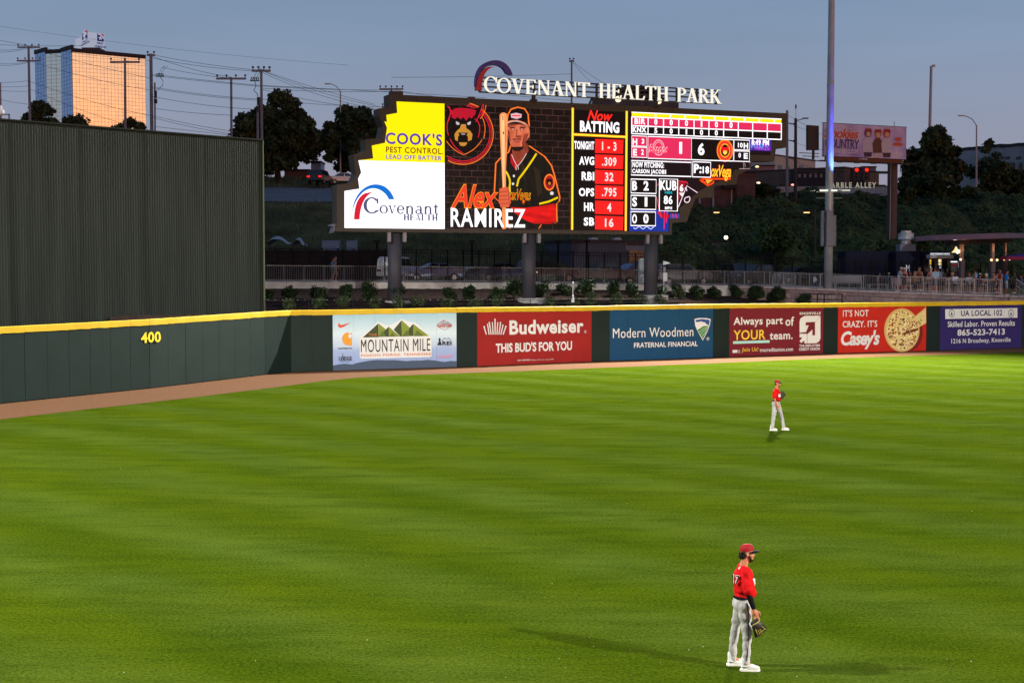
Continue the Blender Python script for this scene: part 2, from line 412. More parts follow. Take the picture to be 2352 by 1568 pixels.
mb.build('mulch_bank', mat('bark_mulch', (.018, .0075, .005), .95, var=.55, scale=5, bump=.9, bscale=18), kind='structure')

# --- concourse paving and parking lot
def strip(name, f0, f1, m, n=4, px=PXS, kind='structure'):
    mb = MB()
    for s in range(n+1):
        for p in px:
            a = f0(p); b_ = f1(p); q = a.lerp(b_, s/n); mb.v.append(tuple(q))
    for s in range(n):
        for i in range(len(px)-1):
            b = s*len(px)+i; mb.f.append((b, b+1, b+len(px)+1, b+len(px)))
    mb.m = [0]*len(mb.f); return mb.build(name, m, kind=kind)
def fenceY(px): return curbY(px)+float(np.interp(px, [600, 1500, 2000], [7.0, 7.0, 9]))
m_conc = mat('concourse_concrete', (.30, .29, .28), .85, var=.12, scale=.8, bump=.15, bscale=20)
m_asph = mat('asphalt', (.05, .05, .052), .9, var=.2, scale=1.5, bump=.3, bscale=30)
strip('walkway', lambda p: pos(p, curbY(p)+.3, curbZ(p)), lambda p: pos(p, fenceY(p)+.4, curbZ(p)), m_conc)
strip('parking_lot', lambda p: pos(p, fenceY(p)+.4, curbZ(p)-.02), lambda p: pos(p, fenceY(p)+24, curbZ(p)-.1), m_asph)
# hillside road
mb = MB(); px_ = np.arange(500, 1400, 30.0); yy = np.linspace(150.5, 170, 9)
for Y in yy:
    for p in px_:
        q = pos(p, Y); mb.v.append((q.x, Y, hillZ(q.x, Y)+.08))
for j in range(8):
    for i in range(len(px_)-1):
        b = j*len(px_)+i; mb.f.append((b, b+1, b+len(px_)+1, b+len(px_)))
mb.m = [0]*len(mb.f); mb.build('road', mat('road_asphalt', (.17, .17, .18), .85, var=.12, scale=.4), kind='structure')

# --- concrete edge of the walkway (left) and stone wall (right)
ew = thing('retaining_wall', 'pale concrete edge wall under the grey walkway railing above the mulch bank', 'wall', tuple(pos(605, curbY(605), curbZ(605)-.5)))
o0 = ew.location
mc = mat('pale_concrete', (.42, .40, .38), .85, var=.2, scale=1.2, bump=.3, bscale=10)
edges = list(np.linspace(250, 1680, 22))
for i in range(len(edges)-1):
    a, b_ = edges[i], edges[i+1]-.6
    mb = MB(); P = []
    for p in (a, b_):
        for dy, dz in ((0, -.75), (0, .02), (.3, .02), (.3, -.75)): q = pos(p, curbY(p)+dy, curbZ(p)+dz)-o0; P.append(tuple(q))
    mb.add(P, [(0,1,5,4)[::-1], (1,2,6,5)[::-1], (2,3,7,6)[::-1], (0,3,2,1)[::-1], (4,5,6,7)[::-1]])
    mb.build('edge_slab', mc, ew)
sw = thing('stone_wall', 'pinkish grey stone block wall carrying the crowded patio railing', 'wall', tuple(pos(1690, curbY(1690), curbZ(1690)-1.6)))
o0 = sw.location
ms = [mat('stone_%d' % k, c, .9, var=.25, scale=3, bump=.6, bscale=9) for k, c in enumerate([(.24, .17, .165), (.19, .135, .14), (.28, .21, .20), (.21, .17, .17)])]
mcap = mat('stone_coping', (.33, .27, .265), .85, var=.15, scale=2, bump=.2)
def block(p0, p1, z0, z1, proud, name, m):
    mb = MB(); j = .012
    def q(p, dy, dz):
        v = pos(p, curbY(p)+dy, curbZ(p)+dz)-o0; return v
    a = [q(p0, -proud, z0+j), q(p0, -proud, z1-j), q(p0, .3, z1-j), q(p0, .3, z0+j)]; b_ = [q(p1, -proud, z0+j), q(p1, -proud, z1-j), q(p1, .3, z1-j), q(p1, .3, z0+j)]
    mb.add([tuple(x) for x in a+b_], [(0,4,5,1), (1,5,6,2), (2,6,7,3), (0,1,2,3), (7,6,5,4), (0,3,7,4)])
    return bevel(mb.build(name, m, sw), .018, 1)
for r_, (z0, z1, ln) in enumerate([(-1.62, -1.28, 15), (-1.27, -.86, 13), (-.85, -.46, 17), (-.45, -.17, 26)]):
    p = 1690+random.uniform(-6, 0)
    while p < 2480:
        w_ = ln*random.uniform(.75, 1.5)*1.25
        block(p, p+w_-.5, z0, z1, random.uniform(0, .03), 'stone', random.choice(ms)); p += w_
p = 1685.
while p < 2480:
    block(p, p+47, -.16, .03, .05, 'coping', mcap); p += 48
# core behind the joints
strip('stone_wall_core', lambda p: pos(p, curbY(p)+.06, curbZ(p)-1.7), lambda p: pos(p, curbY(p)+.06, curbZ(p)-.02), mat('mortar_dark', (.06, .05, .05), .95), 1, [p for p in PXS if p > 1690])
bpy.data.objects['stone_wall_core'].name = 'core'
_c = bpy.data.objects['core']; del _c['kind']; _c.parent = sw; _c.matrix_parent_inverse = Matrix.Translation(-Vector(sw.location))
# ------------------------------------------------------------------ padded outfield wall
def pad_mat(name, rgb, var=.07, rough=.5): return mat(name, rgb, rough, var=var, scale=.9, bump=.06, bscale=2.5, spec=.18)
m_green = pad_mat('pad_dark_green', (.0075, .019, .016), .14); m_yel = mat('cap_yellow', (.62, .40, .012), .5, var=.1, scale=1.2, bump=.15, bscale=3)
def make_pad(pl, u0, u1, z0, z1, m, parent, off=(0, 0), name='pad'):
    mb = MB(); g_ = .002
    mb.box(u0+g_-off[0], -.14+random.uniform(-.005, .005), z0, u1-g_-off[0], 0, z1)
    o = mb.build(name, m, parent); bevel(o, .010, 1); return o
def make_cap(pl, u0, u1, z0, z1, parent, off=0, sag=0):
    mb = MB(); y = -.165; n = 4
    for i in range(n+1):
        u = u0+.003+(u1-u0-.006)*i/n-off; dz = random.uniform(-.012, .012)
        for (yy, zz) in ((y, z0+dz), (y, z1-.03), (y+.03, z1+.0), (.05, z1), (.05, z0)): mb.v.append((u, yy+random.uniform(-.004, .004), zz))
    for i in range(n):
        for k in range(5):
            a = i*5+k; b = i*5+(k+1) % 5; mb.f.append((a, a+5, b+5, b))
    mb.f.append((0,1,2,3,4)); mb.f.append(tuple(n*5+k for k in (4,3,2,1,0))); mb.m = [0]*len(mb.f)
    return mb.build('cap', m_yel, parent)
ow = thing('outfield_wall', 'dark green padded outfield wall with yellow top and a yellow 400', 'wall', tuple(WP[1]))
def seg_plane(i, j): return Plane((WP[i].x, WP[i].y), (WP[j].x, WP[j].y))
def child_frame(name, pl, parent):
    """rotated frame helper: part meshes are written in plane coordinates, then turned into the parent's space"""
    return Matrix.Translation(-Vector(parent.location)) @ Matrix.Translation(pl.o) @ Matrix.Rotation(pl.rz, 4, 'Z')
def settle(o, M): o.data.transform(M); return o
# index in WP: 0=-420,1=0,2=340,3=605,4=666,5=763,6=1047,7=1094,8=1356,9=1398,10=1635,11=1672,12=1887,13=1921,14=2124,15=2156,16=2342,17=end
def run(i, n, m, parent, caps=True):
    pl = seg_plane(i, i+1); M = child_frame('', pl, parent)
    for k in range(n):
        u0, u1 = pl.len*k/n, pl.len*(k+1)/n; t = (k+.5)/n; zt = WT[i]+(WT[i+1]-WT[i])*t
        settle(make_pad(pl, u0, u1, .03, zt-.27, m, parent), M)
        if caps: settle(make_cap(pl, u0, u1, zt-.29, zt, ow), child_frame('', pl, ow))
    # backing board behind the pads
    mb = MB().box(0, .002, 0, pl.len, .10, min(WT[i], WT[i+1])-.02); settle(mb.build('backing', mat('plywood_dark', (.03, .03, .028), .9), parent), M)
    return pl
run(0, 9, m_green, ow)
for i in (1, 2, 3): run(i, max(1, round((WP[i+1]-WP[i]).length/1.3)), m_green, ow)
run(4, 2, m_green, ow)
for i in (6, 8, 10, 12, 14): run(i, 1, m_green, ow)
run(16, 4, m_green, ow)
pl = seg_plane(1, 2)
num = thing('distance_marker', 'yellow number 400 on the dark green padded wall at left', 'number sign', tuple(pl.pt(0, 0)), pl.rz)
lettering(pl, num, '400', 318, 763, 788, 364, mat('number_yellow', (.75, .62, .02), .5), d=.165, bold=.045)

BAN = {}
def banner(i, label, m, cat='banner', n=6):
    pl = seg_plane(i, i+1)
    t = thing('advertising_banner', label, cat, tuple(WP[i]), pl.rz, 'advertising banners along the outfield wall')
    for k in range(n):
        u0, u1 = pl.len*k/n, pl.len*(k+1)/n; tt = (k+.5)/n; zt = WT[i]+(WT[i+1]-WT[i])*tt
        make_pad(pl, u0, u1, .03, zt-.27, m, t, name='panel')
        settle(make_cap(pl, u0, u1, zt-.29, zt, ow), child_frame('', pl, ow))
    MB().box(0, .002, 0, pl.len, .10, min(WT[i], WT[i+1])-.02).build('backing', mat('plywood_dark', (.03, .03, .028), .9), t)
    return pl, t
# print colours
ink_w = mat('print_white', (.72, .72, .70), .5); ink_k = mat('print_black', (.018, .018, .02), .5); ink_o = mat('print_orange', (.60, .16, .05), .5)
D0 = .158
def art(pl, t, name, m, polys, f=None, d=D0, label=None):
    for i, p in enumerate(polys): o = MB().flat(pl.poly(p, f), -d-.0004*i).build(name, m, t, label=label)
    return o
def strokes(pl, t, name, m, lines, wd, f=None, d=D0):
    for i, p in enumerate(lines): o = MB().stroke(pl.poly(p, f), wd, -d-.0006*(i % 5)).build(name, m, t)
    return o
def circ(cx, cy, rx, ry=None, n=24, a0=0, a1=360):
    ry = ry or rx; return [(cx+rx*math.cos(R(a0+(a1-a0)*k/(n if a1-a0 < 360 else n))), cy+ry*math.sin(R(a0+(a1-a0)*k/n))) for k in range(n+1 if a1-a0 < 360 else n)]

# 1 mountain banner : sky print over the panels
def sky_print():
    m = bpy.data.materials.new('banner_sky_print'); m.use_nodes = True; t = m.node_tree; b = t.nodes['Principled BSDF']
    c = t.nodes.new('ShaderNodeTexCoord'); s = t.nodes.new('ShaderNodeSeparateXYZ'); t.links.new(c.outputs['Object'], s.inputs[0])
    nz = t.nodes.new('ShaderNodeTexNoise'); nz.inputs['Scale'].default_value = .8; t.links.new(c.outputs['Object'], nz.inputs[0])
    ad = t.nodes.new('ShaderNodeMath'); ad.operation = 'MULTIPLY_ADD'; t.links.new(nz.outputs[0], ad.inputs[0]); ad.inputs[1].default_value = .5; t.links.new(s.outputs[2], ad.inputs[2])
    mr = t.nodes.new('ShaderNodeMapRange'); mr.inputs[1].default_value = .2; mr.inputs[2].default_value = 3.6; t.links.new(ad.outputs[0], mr.inputs[0])
    r_ = t.nodes.new('ShaderNodeValToRGB'); t.links.new(mr.outputs[0], r_.inputs[0]); e = r_.color_ramp.elements
    e[0].color = S(130, 150, 200); e[1].color = S(150, 190, 205); x = e.new(.35); x.color = S(150, 170, 208); x = e.new(.42); x.color = S(178, 196, 218); x = e.new(.62); x.color = S(205, 222, 228)
    t.links.new(r_.outputs[0], b.inputs['Base Color']); b.inputs['Roughness'].default_value = .5; return m
pl, t = banner(5, 'pale blue banner with green mountain peaks and small sponsor logos, beside the green corner pads', sky_print())
ridge = [(690,1256),(740,1246),(790,1240),(850,1247),(880,1236),(950,1222),(1010,1213),(1060,1209),(1130,1212),(1190,1210),(1260,1215),(1300,1219),(1350,1214),(1420,1214),(1470,1208),(1540,1214),(1580,1222),(1620,1225),(1660,1218),(1712,1219)]
art(pl, t, 'ridge_print', mat('print_slate', S(62, 78, 100), .5), [ridge+[(1712,1266),(690,1296)]], cF)
art(pl, t, 'logo_backing', ink_w, [[(908,1032),(1062,896),(1150,930),(1258,874),(1350,902),(1372,902),(1500,1020),(1504,1042),(1504,1178),(1490,1186),(922,1200),(912,1190)]], cF)
mg1 = mat('print_green_light', S(125, 140, 40), .5); mg2 = mat('print_green_dark', S(56, 68, 32), .5)
art(pl, t, 'mountain_logo', mg2, [[(935,1024),(1064,908),(1066,1022)], [(1190,960),(1256,882),(1258,1016),(1246,1016)], [(1110,975),(1150,935),(1150,1018),(1100,1018)], [(1320,945),(1352,912),(1352,1012),(1300,1012)]], cF, D0+.006)
art(pl, t, 'mountain_logo', mg1, [[(1066,908),(1135,965),(1120,1018),(1066,1020)], [(1258,882),(1330,950),(1345,1014),(1258,1016)], [(1150,935),(1245,1016),(1150,1018)], [(1352,912),(1482,1012),(1352,1014)]], cF, D0+.006)
art(pl, t, 'mountain_logo', mat('print_green_mid', S(88, 104, 36), .5), [[(1066,1020),(1100,965),(1128,1018)], [(1258,1016),(1300,960),(1330,1014)], [(1352,1014),(1385,965),(1440,1013)], [(1150,1018),(1178,980),(1210,1017)]], cF, D0+.012)
for s, x0, y0, y1, x1, m, b, sh in [('THE', 982, 992, 1013, 1054, ink_o, .02, 0), ('MOUNTAIN MILE', 920, 1042, 1148, 1492, ink_k, .0, 0), ('PIGEON FORGE, TENNESSEE', 920, 1162, 1186, 1500, ink_o, .02, 0),
        ('carhartt', 732, 1105, 1121, 846, ink_k, .03, 0), ('LODGE', 738, 1182, 1216, 844, ink_k, .05, 0), ('CAST IRON', 752, 1220, 1228, 826, ink_k, .02, 0),
        ('FLAVORTOWN', 1556, 915, 942, 1668, mat('print_red', S(190, 50, 45), .5), .04, 0), ('Downtown', 1580, 896, 914, 1648, ink_k, .0, .3), ('REI', 1592, 1056, 1088, 1668, ink_k, .06, 0), ('crumbl', 1548, 1164, 1194, 1672, mat('print_pink', S(222, 150, 170), .5), .04, 0)]:
    lettering(pl, t, s, x0, y0, y1, x1, m, d=D0+.018, f=cF, bold=b, shear=sh, spacing=1.12)
art(pl, t, 'swoosh_logo', mat('print_orange_red', S(215, 75, 40), .5), [[(738,902),(732,920),(735,938),(750,944),(775,938),(836,899),(780,918),(755,922),(745,915)]], cF)
art(pl, t, 'round_logo', mat('print_gold', S(222, 150, 45), .5), [circ(808, 1036, 42, 52, a0=60, a1=300)+[(845,985),(845,1090),(820,1092)]], cF)
art(pl, t, 'round_logo', mat('print_pale', S(205, 220, 228), .5), [circ(830, 1012, 13, 18)], cF, D0+.006)
art(pl, t, 'tree_logo', ink_k, [[(1550,1088),(1566,1050),(1558,1050),(1570,1022),(1582,1050),(1576,1050),(1590,1088)]], cF)
strokes(pl, t, 'peak_line', ink_k, [[(1588,1060),(1612,1026),(1628,1042),(1642,1026),(1666,1050)]], .03, cF)
strokes(pl, t, 'badge_outline', mat('print_red', S(190, 50, 45), .5), [[(1548,925),(1575,900),(1605,885),(1640,898),(1673,922),(1645,945),(1612,962),(1575,948),(1548,925)]], .025, cF)
strokes(pl, t, 'star', mat('print_red', S(190, 50, 45), .5), [[(1603,876),(1603,896)], [(1594,886),(1612,886)]], .03, cF, D0+.01)
strokes(pl, t, 'skillet', ink_k, [[(770,1155),(770,1186)]]+[circ(770, 1197, 11, 13)+[(781,1197)]], .03, cF, D0+.022)

# 2 red banner
pl, t = banner(7, 'bright red banner with a white crown logo, third sign group from the left', pad_mat('banner_red', S(150, 34, 32)))
bd = crop(1400, 600, 2.94)
lettering(pl, t, 'Budweiser', 85, 884, 1003, 697, ink_w, d=D0+.006, f=cG, bold=.05)
lettering(pl, t, '®', 702, 965, 990, 722, ink_w, d=D0+.006, f=cG, bold=.0)
lettering(pl, t, "THIS BUD'S FOR YOU", 2030, 1072, 1152, 2660, ink_w, d=D0+.006, f=cF, bold=.05, spacing=1.0)
lettering(pl, t, 'ENJOY RESPONSIBLY', 153, 1207, 1222, 262, ink_w, d=D0+.006, f=cG, bold=.03)
lettering(pl, t, '© Beer Co. St. Louis MO', 264, 1205, 1216, 450, ink_w, d=D0+.006, f=cG, bold=.0)
L_ = []
for (xb, xt, yt) in ((1952, 1934, 938), (1975, 1962, 912), (1992, 1977, 904), (2008, 2002, 898), (2024, 2024, 880), (2040, 2046, 898), (2056, 2070, 902), (2072, 2090, 918), (2090, 2112, 938)):
    L_.append([(xb, 1000), (xt, yt)])
strokes(pl, t, 'crown_logo', ink_w, L_, .075, cF, D0+.006)
mb = MB()
for (x, y) in ((1934, 936), (1976, 903), (2023, 876), (2068, 903), (2112, 934)): mb.flat(pl.poly(circ(x, y, 6, 7, 12), cF), -D0-.012)
mb.build('crown_beads', ink_w, t, kind='stuff')

# 3 blue banner
pl, t = banner(9, 'blue banner with a white and green shield logo at its right', pad_mat('banner_blue', S(14, 66, 100)))
lettering(pl, t, 'Modern Woodmen', 942, 950, 1030, 1606, ink_w, d=D0+.006, f=cG, bold=.0)
lettering(pl, t, 'FRATERNAL FINANCIAL', 1116, 1068, 1110, 1641, ink_w, d=D0+.006, f=cG, bold=.03)
art(pl, t, 'shield_logo', ink_w, [[(1615,872),(1650,864),(1710,864),(1750,873),(1742,920),(1725,970),(1684,1050),(1645,980),(1622,930)]], cG, D0+.006)
art(pl, t, 'shield_sky', mat('print_blue', S(30, 72, 140), .5), [[(1622,880),(1680,872),(1742,880),(1734,925),(1700,905),(1660,895),(1630,898)]], cG, D0+.012)
art(pl, t, 'shield_cloud', ink_w, [circ(1668, 900, 14, 9, 12), circ(1690, 906, 16, 9, 12)], cG, D0+.018)
art(pl, t, 'shield_field', mat('print_field', S(60, 130, 60), .5), [[(1640,962),(1690,930),(1732,928),(1722,965),(1684,1038),(1650,985)]], cG, D0+.012)
strokes(pl, t, 'furrow', ink_w, [[(1648,985),(1690,950),(1730,935)], [(1660,1005),(1695,965),(1726,945)], [(1672,1022),(1702,985),(1718,962)]], .025, cG, D0+.02)
lettering(pl, t, '®', 1715, 1022, 1048, 1738, ink_w, d=D0+.006, f=cG, bold=.0)

# 4 maroon banner
pl, t = banner(11, 'maroon banner with a large white arrow emblem at its right', pad_mat('banner_maroon', S(112, 28, 40)))
inky = mat('print_yellow', S(232, 190, 60), .5)
lettering(pl, t, 'Always part', 1938, 858, 942, 2345, ink_w, d=D0+.006, f=cG, bold=.035)
lettering(pl, t, 'of', 368, 736, 812, 438, ink_w, d=D0+.006, f=cH, bold=.035)
lettering(pl, t, 'YOUR', 1942, 970, 1052, 2206, mat('print_shadow', S(70, 30, 20), .5), d=D0+.006, f=cG, bold=.06)
lettering(pl, t, 'YOUR', 1937, 965, 1047, 2201, inky, d=D0+.012, f=cG, bold=.03)
art(pl, t, 'underline', mat('print_aqua', S(165, 215, 205), .5), [[(1934,1056),(2236,1046),(2236,1068),(1934,1078)]], cG, D0+.004)
lettering(pl, t, 'team.', 238, 868, 926, 427, ink_w, d=D0+.006, f=cH, bold=.035)
lettering(pl, t, 'Join Us!', 2006, 1108, 1152, 2142, inky, d=D0+.006, f=cG, bold=.02, shear=.12)
lettering(pl, t, 'tvacreditunion.com', 155, 994, 1026, 430, ink_w, d=D0+.006, f=cH, bold=.03)
art(pl, t, 'badge', ink_w, [[(1931,1128),(1970,1126),(1970,1150),(1931,1152)]], cG)
strokes(pl, t, 'badge', ink_w, [[(1976,1136),(1984,1128),(1992,1136),(1992,1150),(1976,1150),(1976,1136)]], .03, cG)
lettering(pl, t, 'KNOXVILLE', 486, 698, 720, 658, ink_w, d=D0+.006, f=cH, bold=.05)
lettering(pl, t, 'TVA EMPLOYEES', 482, 966, 986, 652, ink_w, d=D0+.006, f=cH, bold=.05)
lettering(pl, t, 'CREDIT UNION', 480, 993, 1016, 651, ink_w, d=D0+.006, f=cH, bold=.05)
art(pl, t, 'arrow_emblem', ink_w, [[(510,736),(530,728),(658,727),(610,778),(535,782),(534,808),(560,806),(538,862),(484,868),(484,780),(490,752)],
     [(612,778),(657,732),(657,915),(645,940),(620,954),(548,956),(548,880),(590,842),(590,890),(612,888)], [(484,876),(545,876),(545,956),(524,956),(524,930),(498,952),(484,938),(508,906),(484,906)]], cH, D0+.006)

# 5 bright red pizza banner
pl, t = banner(13, 'orange red banner with a printed pizza at its right', pad_mat('banner_orange_red', S(188, 38, 26)))
lettering(pl, t, "IT'S NOT", 843, 680, 736, 1054, ink_w, d=D0+.006, f=cH, bold=.025)
lettering(pl, t, "CRAZY. IT'S", 841, 770, 825, 1126, ink_w, d=D0+.006, f=cH, bold=.025)
lettering(pl, t, "Casey's", 828, 852, 1010, 1146, ink_w, d=D0+.006, f=cH, bold=.055, shear=.2, spacing=.9)
PZ = (1330, 846)
def clipx(p): return [(min(1527, x), y) for x, y in p]
art(pl, t, 'pizza_shadow', mat('print_dark_red', S(120, 22, 18), .5), [clipx(circ(1362, 870, 142, 160))], cH, D0+.002)
art(pl, t, 'pizza_crust', mat('print_crust', S(215, 175, 105), .5), [circ(PZ[0], PZ[1], 146, 180, 40)], cH, D0+.006)
art(pl, t, 'pizza_cheese', mat('print_cheese', S(222, 200, 130), .5), [circ(PZ[0]+4, PZ[1]+4, 134, 164, 40)], cH, D0+.010)
art(pl, t, 'pizza_slice', mat('print_cheese', S(222, 200, 130), .5), [[(1340,870),(1428,744),(1528,655),(1530,788),(1470,822)]], cH, D0+.014)
strokes(pl, t, 'slice_crust', mat('print_crust', S(215, 175, 105), .5), [[(1362,815),(1428,742),(1480,700),(1528,660)]], .05, cH, D0+.018)
art(pl, t, 'pizza_gap', mat('print_brown', S(110, 48, 24), .5), [[(1338,872),(1390,846),(1470,828),(1455,856),(1400,868),(1345,892)]], cH, D0+.016)
tops = [MB(), MB(), MB()]
for k in range(230):
    a = random.random()*6.28; r_ = math.sqrt(random.random())
    x, y = PZ[0]+4+126*r_*math.cos(a), PZ[1]+4+156*r_*math.sin(a); s = random.uniform(4.5, 9.5)
    i = random.choice((0, 0, 1, 2))
    tops[i].flat(pl.poly([(x+s*random.uniform(.6, 1.3)*math.cos(q*1.26), y+s*random.uniform(.6, 1.3)*math.sin(q*1.26)) for q in range(5)], cH), -(D0+.020+k*.00002))
for k in range(46):
    u_, v_ = random.random(), random.random()
    x = 1370+150*u_; y = 840-150*u_*(.35+.75*v_)+20*v_; s = random.uniform(3, 6); i = random.choice((0, 1, 2))
    if x < 1520 and y > 670: tops[i].flat(pl.poly([(x+s*math.cos(q*1.26), y+s*random.uniform(.6, 1.3)*math.sin(q*1.26)) for q in range(5)], cH), -(D0+.022+k*.00002))
for i, c in enumerate([(150, 62, 26), (78, 52, 20), (244, 232, 180)]): tops[i].build('toppings', mat('print_topping_%d' % i, S(*c), .5), t, kind='stuff')

# 6 purple blue banner
pl, t = banner(15, 'dark violet banner with a white title strip and phone number at far right', pad_mat('banner_violet', S(46, 38, 96)))
art(pl, t, 'title_strip', ink_w, [[(1688,674),(2284,664),(2284,744),(1688,754)]], cH, D0)
mnv = mat('print_navy', S(36, 32, 76), .5)
lettering(pl, t, 'UA LOCAL 102', 1818, 684, 732, 2158, mnv, d=D0+.006, f=cH, bold=.035)
for x in (1741, 2231):
    art(pl, t, 'seal', mat('print_grey', S(120, 118, 115), .5), [circ(x, 709, 24, 34)], cH, D0+.006)
    art(pl, t, 'seal_ring', ink_w, [circ(x, 709, 19, 27)], cH, D0+.010)
    art(pl, t, 'seal_mark', mat('print_seal', S(70, 84, 92), .5), [[(x-10, 724), (x-2, 690), (x+10, 724)]], cH, D0+.014)
lettering(pl, t, 'Skilled Labor. Proven Results', 1708, 775, 822, 2262, ink_w, d=D0+.006, f=cH, bold=.03)
lettering(pl, t, '865-523-7413', 1789, 841, 894, 2180, ink_w, d=D0+.006, f=cH, bold=.05)
lettering(pl, t, '1216 N Broadway, Knoxville', 1739, 918, 968, 2227, ink_w, d=D0+.006, f=cH, bold=.015)

# ------------------------------------------------------------------ batter's eye
E0 = pos(-330, 65.9); E1 = pos(603, 82.5); pl = Plane((E0.x, E0.y), (E1.x, E1.y))
ztop = at(603, 323, 82.5).z
be = thing('batters_eye', 'tall dark green corrugated metal screen standing behind the outfield wall at left', 'screen wall', tuple(pl.pt(0, 0)), pl.rz)
mb = MB(); u = 0.; prof = []
while u < pl.len-.1:
    prof += [(u, 0), (u+.03, -.022), (u+.07, -.022), (u+.10, 0)]; u += .15
prof.append((pl.len, 0))
zs = list(np.linspace(.3, ztop, 5))
for z in zs:
    for (a, b_) in prof: mb.v.append((a, b_-.06, z))
n = len(prof)
for j in range(len(zs)-1):
    for i in range(n-1): mb.f.append((j*n+i, j*n+i+1, (j+1)*n+i+1, (j+1)*n+i))
mb.m = [0]*len(mb.f)
mbe = mat('corrugated_green', (.017, .023, .018), .55, var=.32, scale=.6, bump=.05, stretch=(3, 3, .15), spec=.15)
mb.build('corrugated_sheet', mbe, be)
MB().box(0, -.055, .3, pl.len, .25, ztop-.01).build('frame', mbe, be)
for k in range(1, 6): MB().box(pl.len*k/6-.03, -.10, .3, pl.len*k/6+.03, -.05, ztop).build('panel_joint', mbe, be)
MB().box(-.02, -.16, ztop, pl.len+.05, .3, ztop+.07).build('top_flashing', mat('flashing', (.018, .022, .017), .8), be)
MB().box(pl.len, -.15, .3, pl.len+.06, .3, ztop).build('edge_trim', mat('edge_trim_green', (.08, .10, .055), .5), be)
# ------------------------------------------------------------------ scoreboard
B0 = pos(905, 90); B1 = pos(1808, 101); BP = Plane((B0.x, B0.y), (B1.x, B1.y))
m_house = mat('housing_brown', (.055, .042, .034), .6, var=.15, scale=.4, bump=.05)
m_black = mat('screen_black', (.006, .006, .007), .45)
sb = thing('scoreboard', 'huge stepped edged lit video scoreboard on three grey round columns', 'scoreboard', tuple(BP.pt(0, 0)), BP.rz)
F = 0.0
outer = [cB(1550,205), cB(1555,318), cB(1457,330), cB(1462,395), cB(1498,488), cB(1480,590), cB(1340,604), cB(1345,690), cB(1315,718), cB(1232,735), cB(1250,850), cB(1262,905), cB(1225,985), cB(1088,1002), cB(1090,1340), cB(1072,1425)]
outer = [BP.uv(*p) for p in outer]
zb = BP.uv(775, 532)[1]; outer[-1] = (outer[-1][0], zb)
ro = [(2196,272),(2188,590),(2092,594),(2075,716),(1858,720),(1850,792),(1735,850),(1715,938),(1508,950),(1505,1060),(1332,1066),(1290,1170),(1250,1290),(1110,1300),(1108,1430)]
ro = [BP.uv(*cD(*p)) for p in ro]; ztop_ = outer[0][1]; ro[0] = (ro[0][0], ztop_); ro[-1] = (ro[-1][0], zb)
MB().prism(outer[::-1]+[(ro[0][0], ztop_)]+ro[1:], 0, 1.25).build('housing', m_house, sb)
# raised lip round the screen (the housing stands proud of the screens)
inner = [cC(683,145), cC(690,248), cC(592,266), cC(598,330), cC(574,322), cC(598,380), cC(580,515), cC(462,540), cC(475,655), cC(342,672), cC(368,780), cC(340,835), cC(352,925), cC(218,945), cC(218,1272)]
inner = [BP.uv(*p) for p in inner]
zi_b = BP.uv(*cC(700, 1280))[1]; zi_t = BP.uv(*cC(690, 146))[1]
xsplit = BP.uv(*cC(1113, 700))[0]; ysplit = BP.uv(*cC(900, 688))[1]
def layer(name, m, polys, y, f=None, parent=None, raw=False, label=None):
    for i, p in enumerate(polys): o = MB().flat(p if raw else BP.poly(p, f), y-.0005*i).build(name, m, parent or sb, label=label)
    return o
def ribbon(name, m, lines, wd, y, f=None, parent=None, closed=False):
    for i, p in enumerate(lines): o = MB().stroke(BP.poly(p, f), wd, y-.0007*(i % 12), closed=closed).build(name, m, parent or sb)
    return o
WHITE = emit((255, 250, 255), 1.45); YEL = emit((255, 232, 0), 1.15); RED = emit((255, 20, 30), 1.1); ORG = emit((255, 130, 20), 1.25)
PINK = emit((235, 45, 95), 1.0); BLK = emit((14, 6, 8), 1.0)
# left panel
def split_poly(poly, z, keep_above):
    out = []; n = len(poly)
    for i in range(n):
        a, b_ = poly[i], poly[(i+1) % n]; ina = (a[1] > z) == keep_above; inb = (b_[1] > z) == keep_above
        if ina: out.append(a)
        if ina != inb: t = (z-a[1])/(b_[1]-a[1]); out.append((a[0]+(b_[0]-a[0])*t, z))
    return out
inner[0] = (inner[0][0], zi_t); inner[-1] = (inner[-1][0], zi_b)
lp = inner+[(xsplit, zi_b), (xsplit, zi_t)]
Lscr = layer('left_screen', WHITE, [split_poly(lp, ysplit, False)], -.02, raw=True)
layer('yellow_advert', YEL, [split_poly(lp, ysplit, True)], -.02, raw=True, parent=Lscr)
def T(body, x0, y0, y1, x1, m, f, d=.05, bold=.03, shear=0, parent=None, spacing=1.0): return lettering(BP, parent or sb, body, x0, y0, y1, x1, m, d, f, bold*.72, shear, spacing*1.12)
T("COOK'S", 585, 418, 526, 1090, emit((92, 58, 190), .9), cC, bold=.055, parent=Lscr)
T('PEST CONTROL.', 588, 548, 602, 1098, emit((130, 60, 10), .9), cC, bold=.045, parent=Lscr)
T('LEAD OFF BATTER', 588, 618, 658, 1085, emit((60, 50, 220), .95), cC, bold=.035, parent=Lscr)
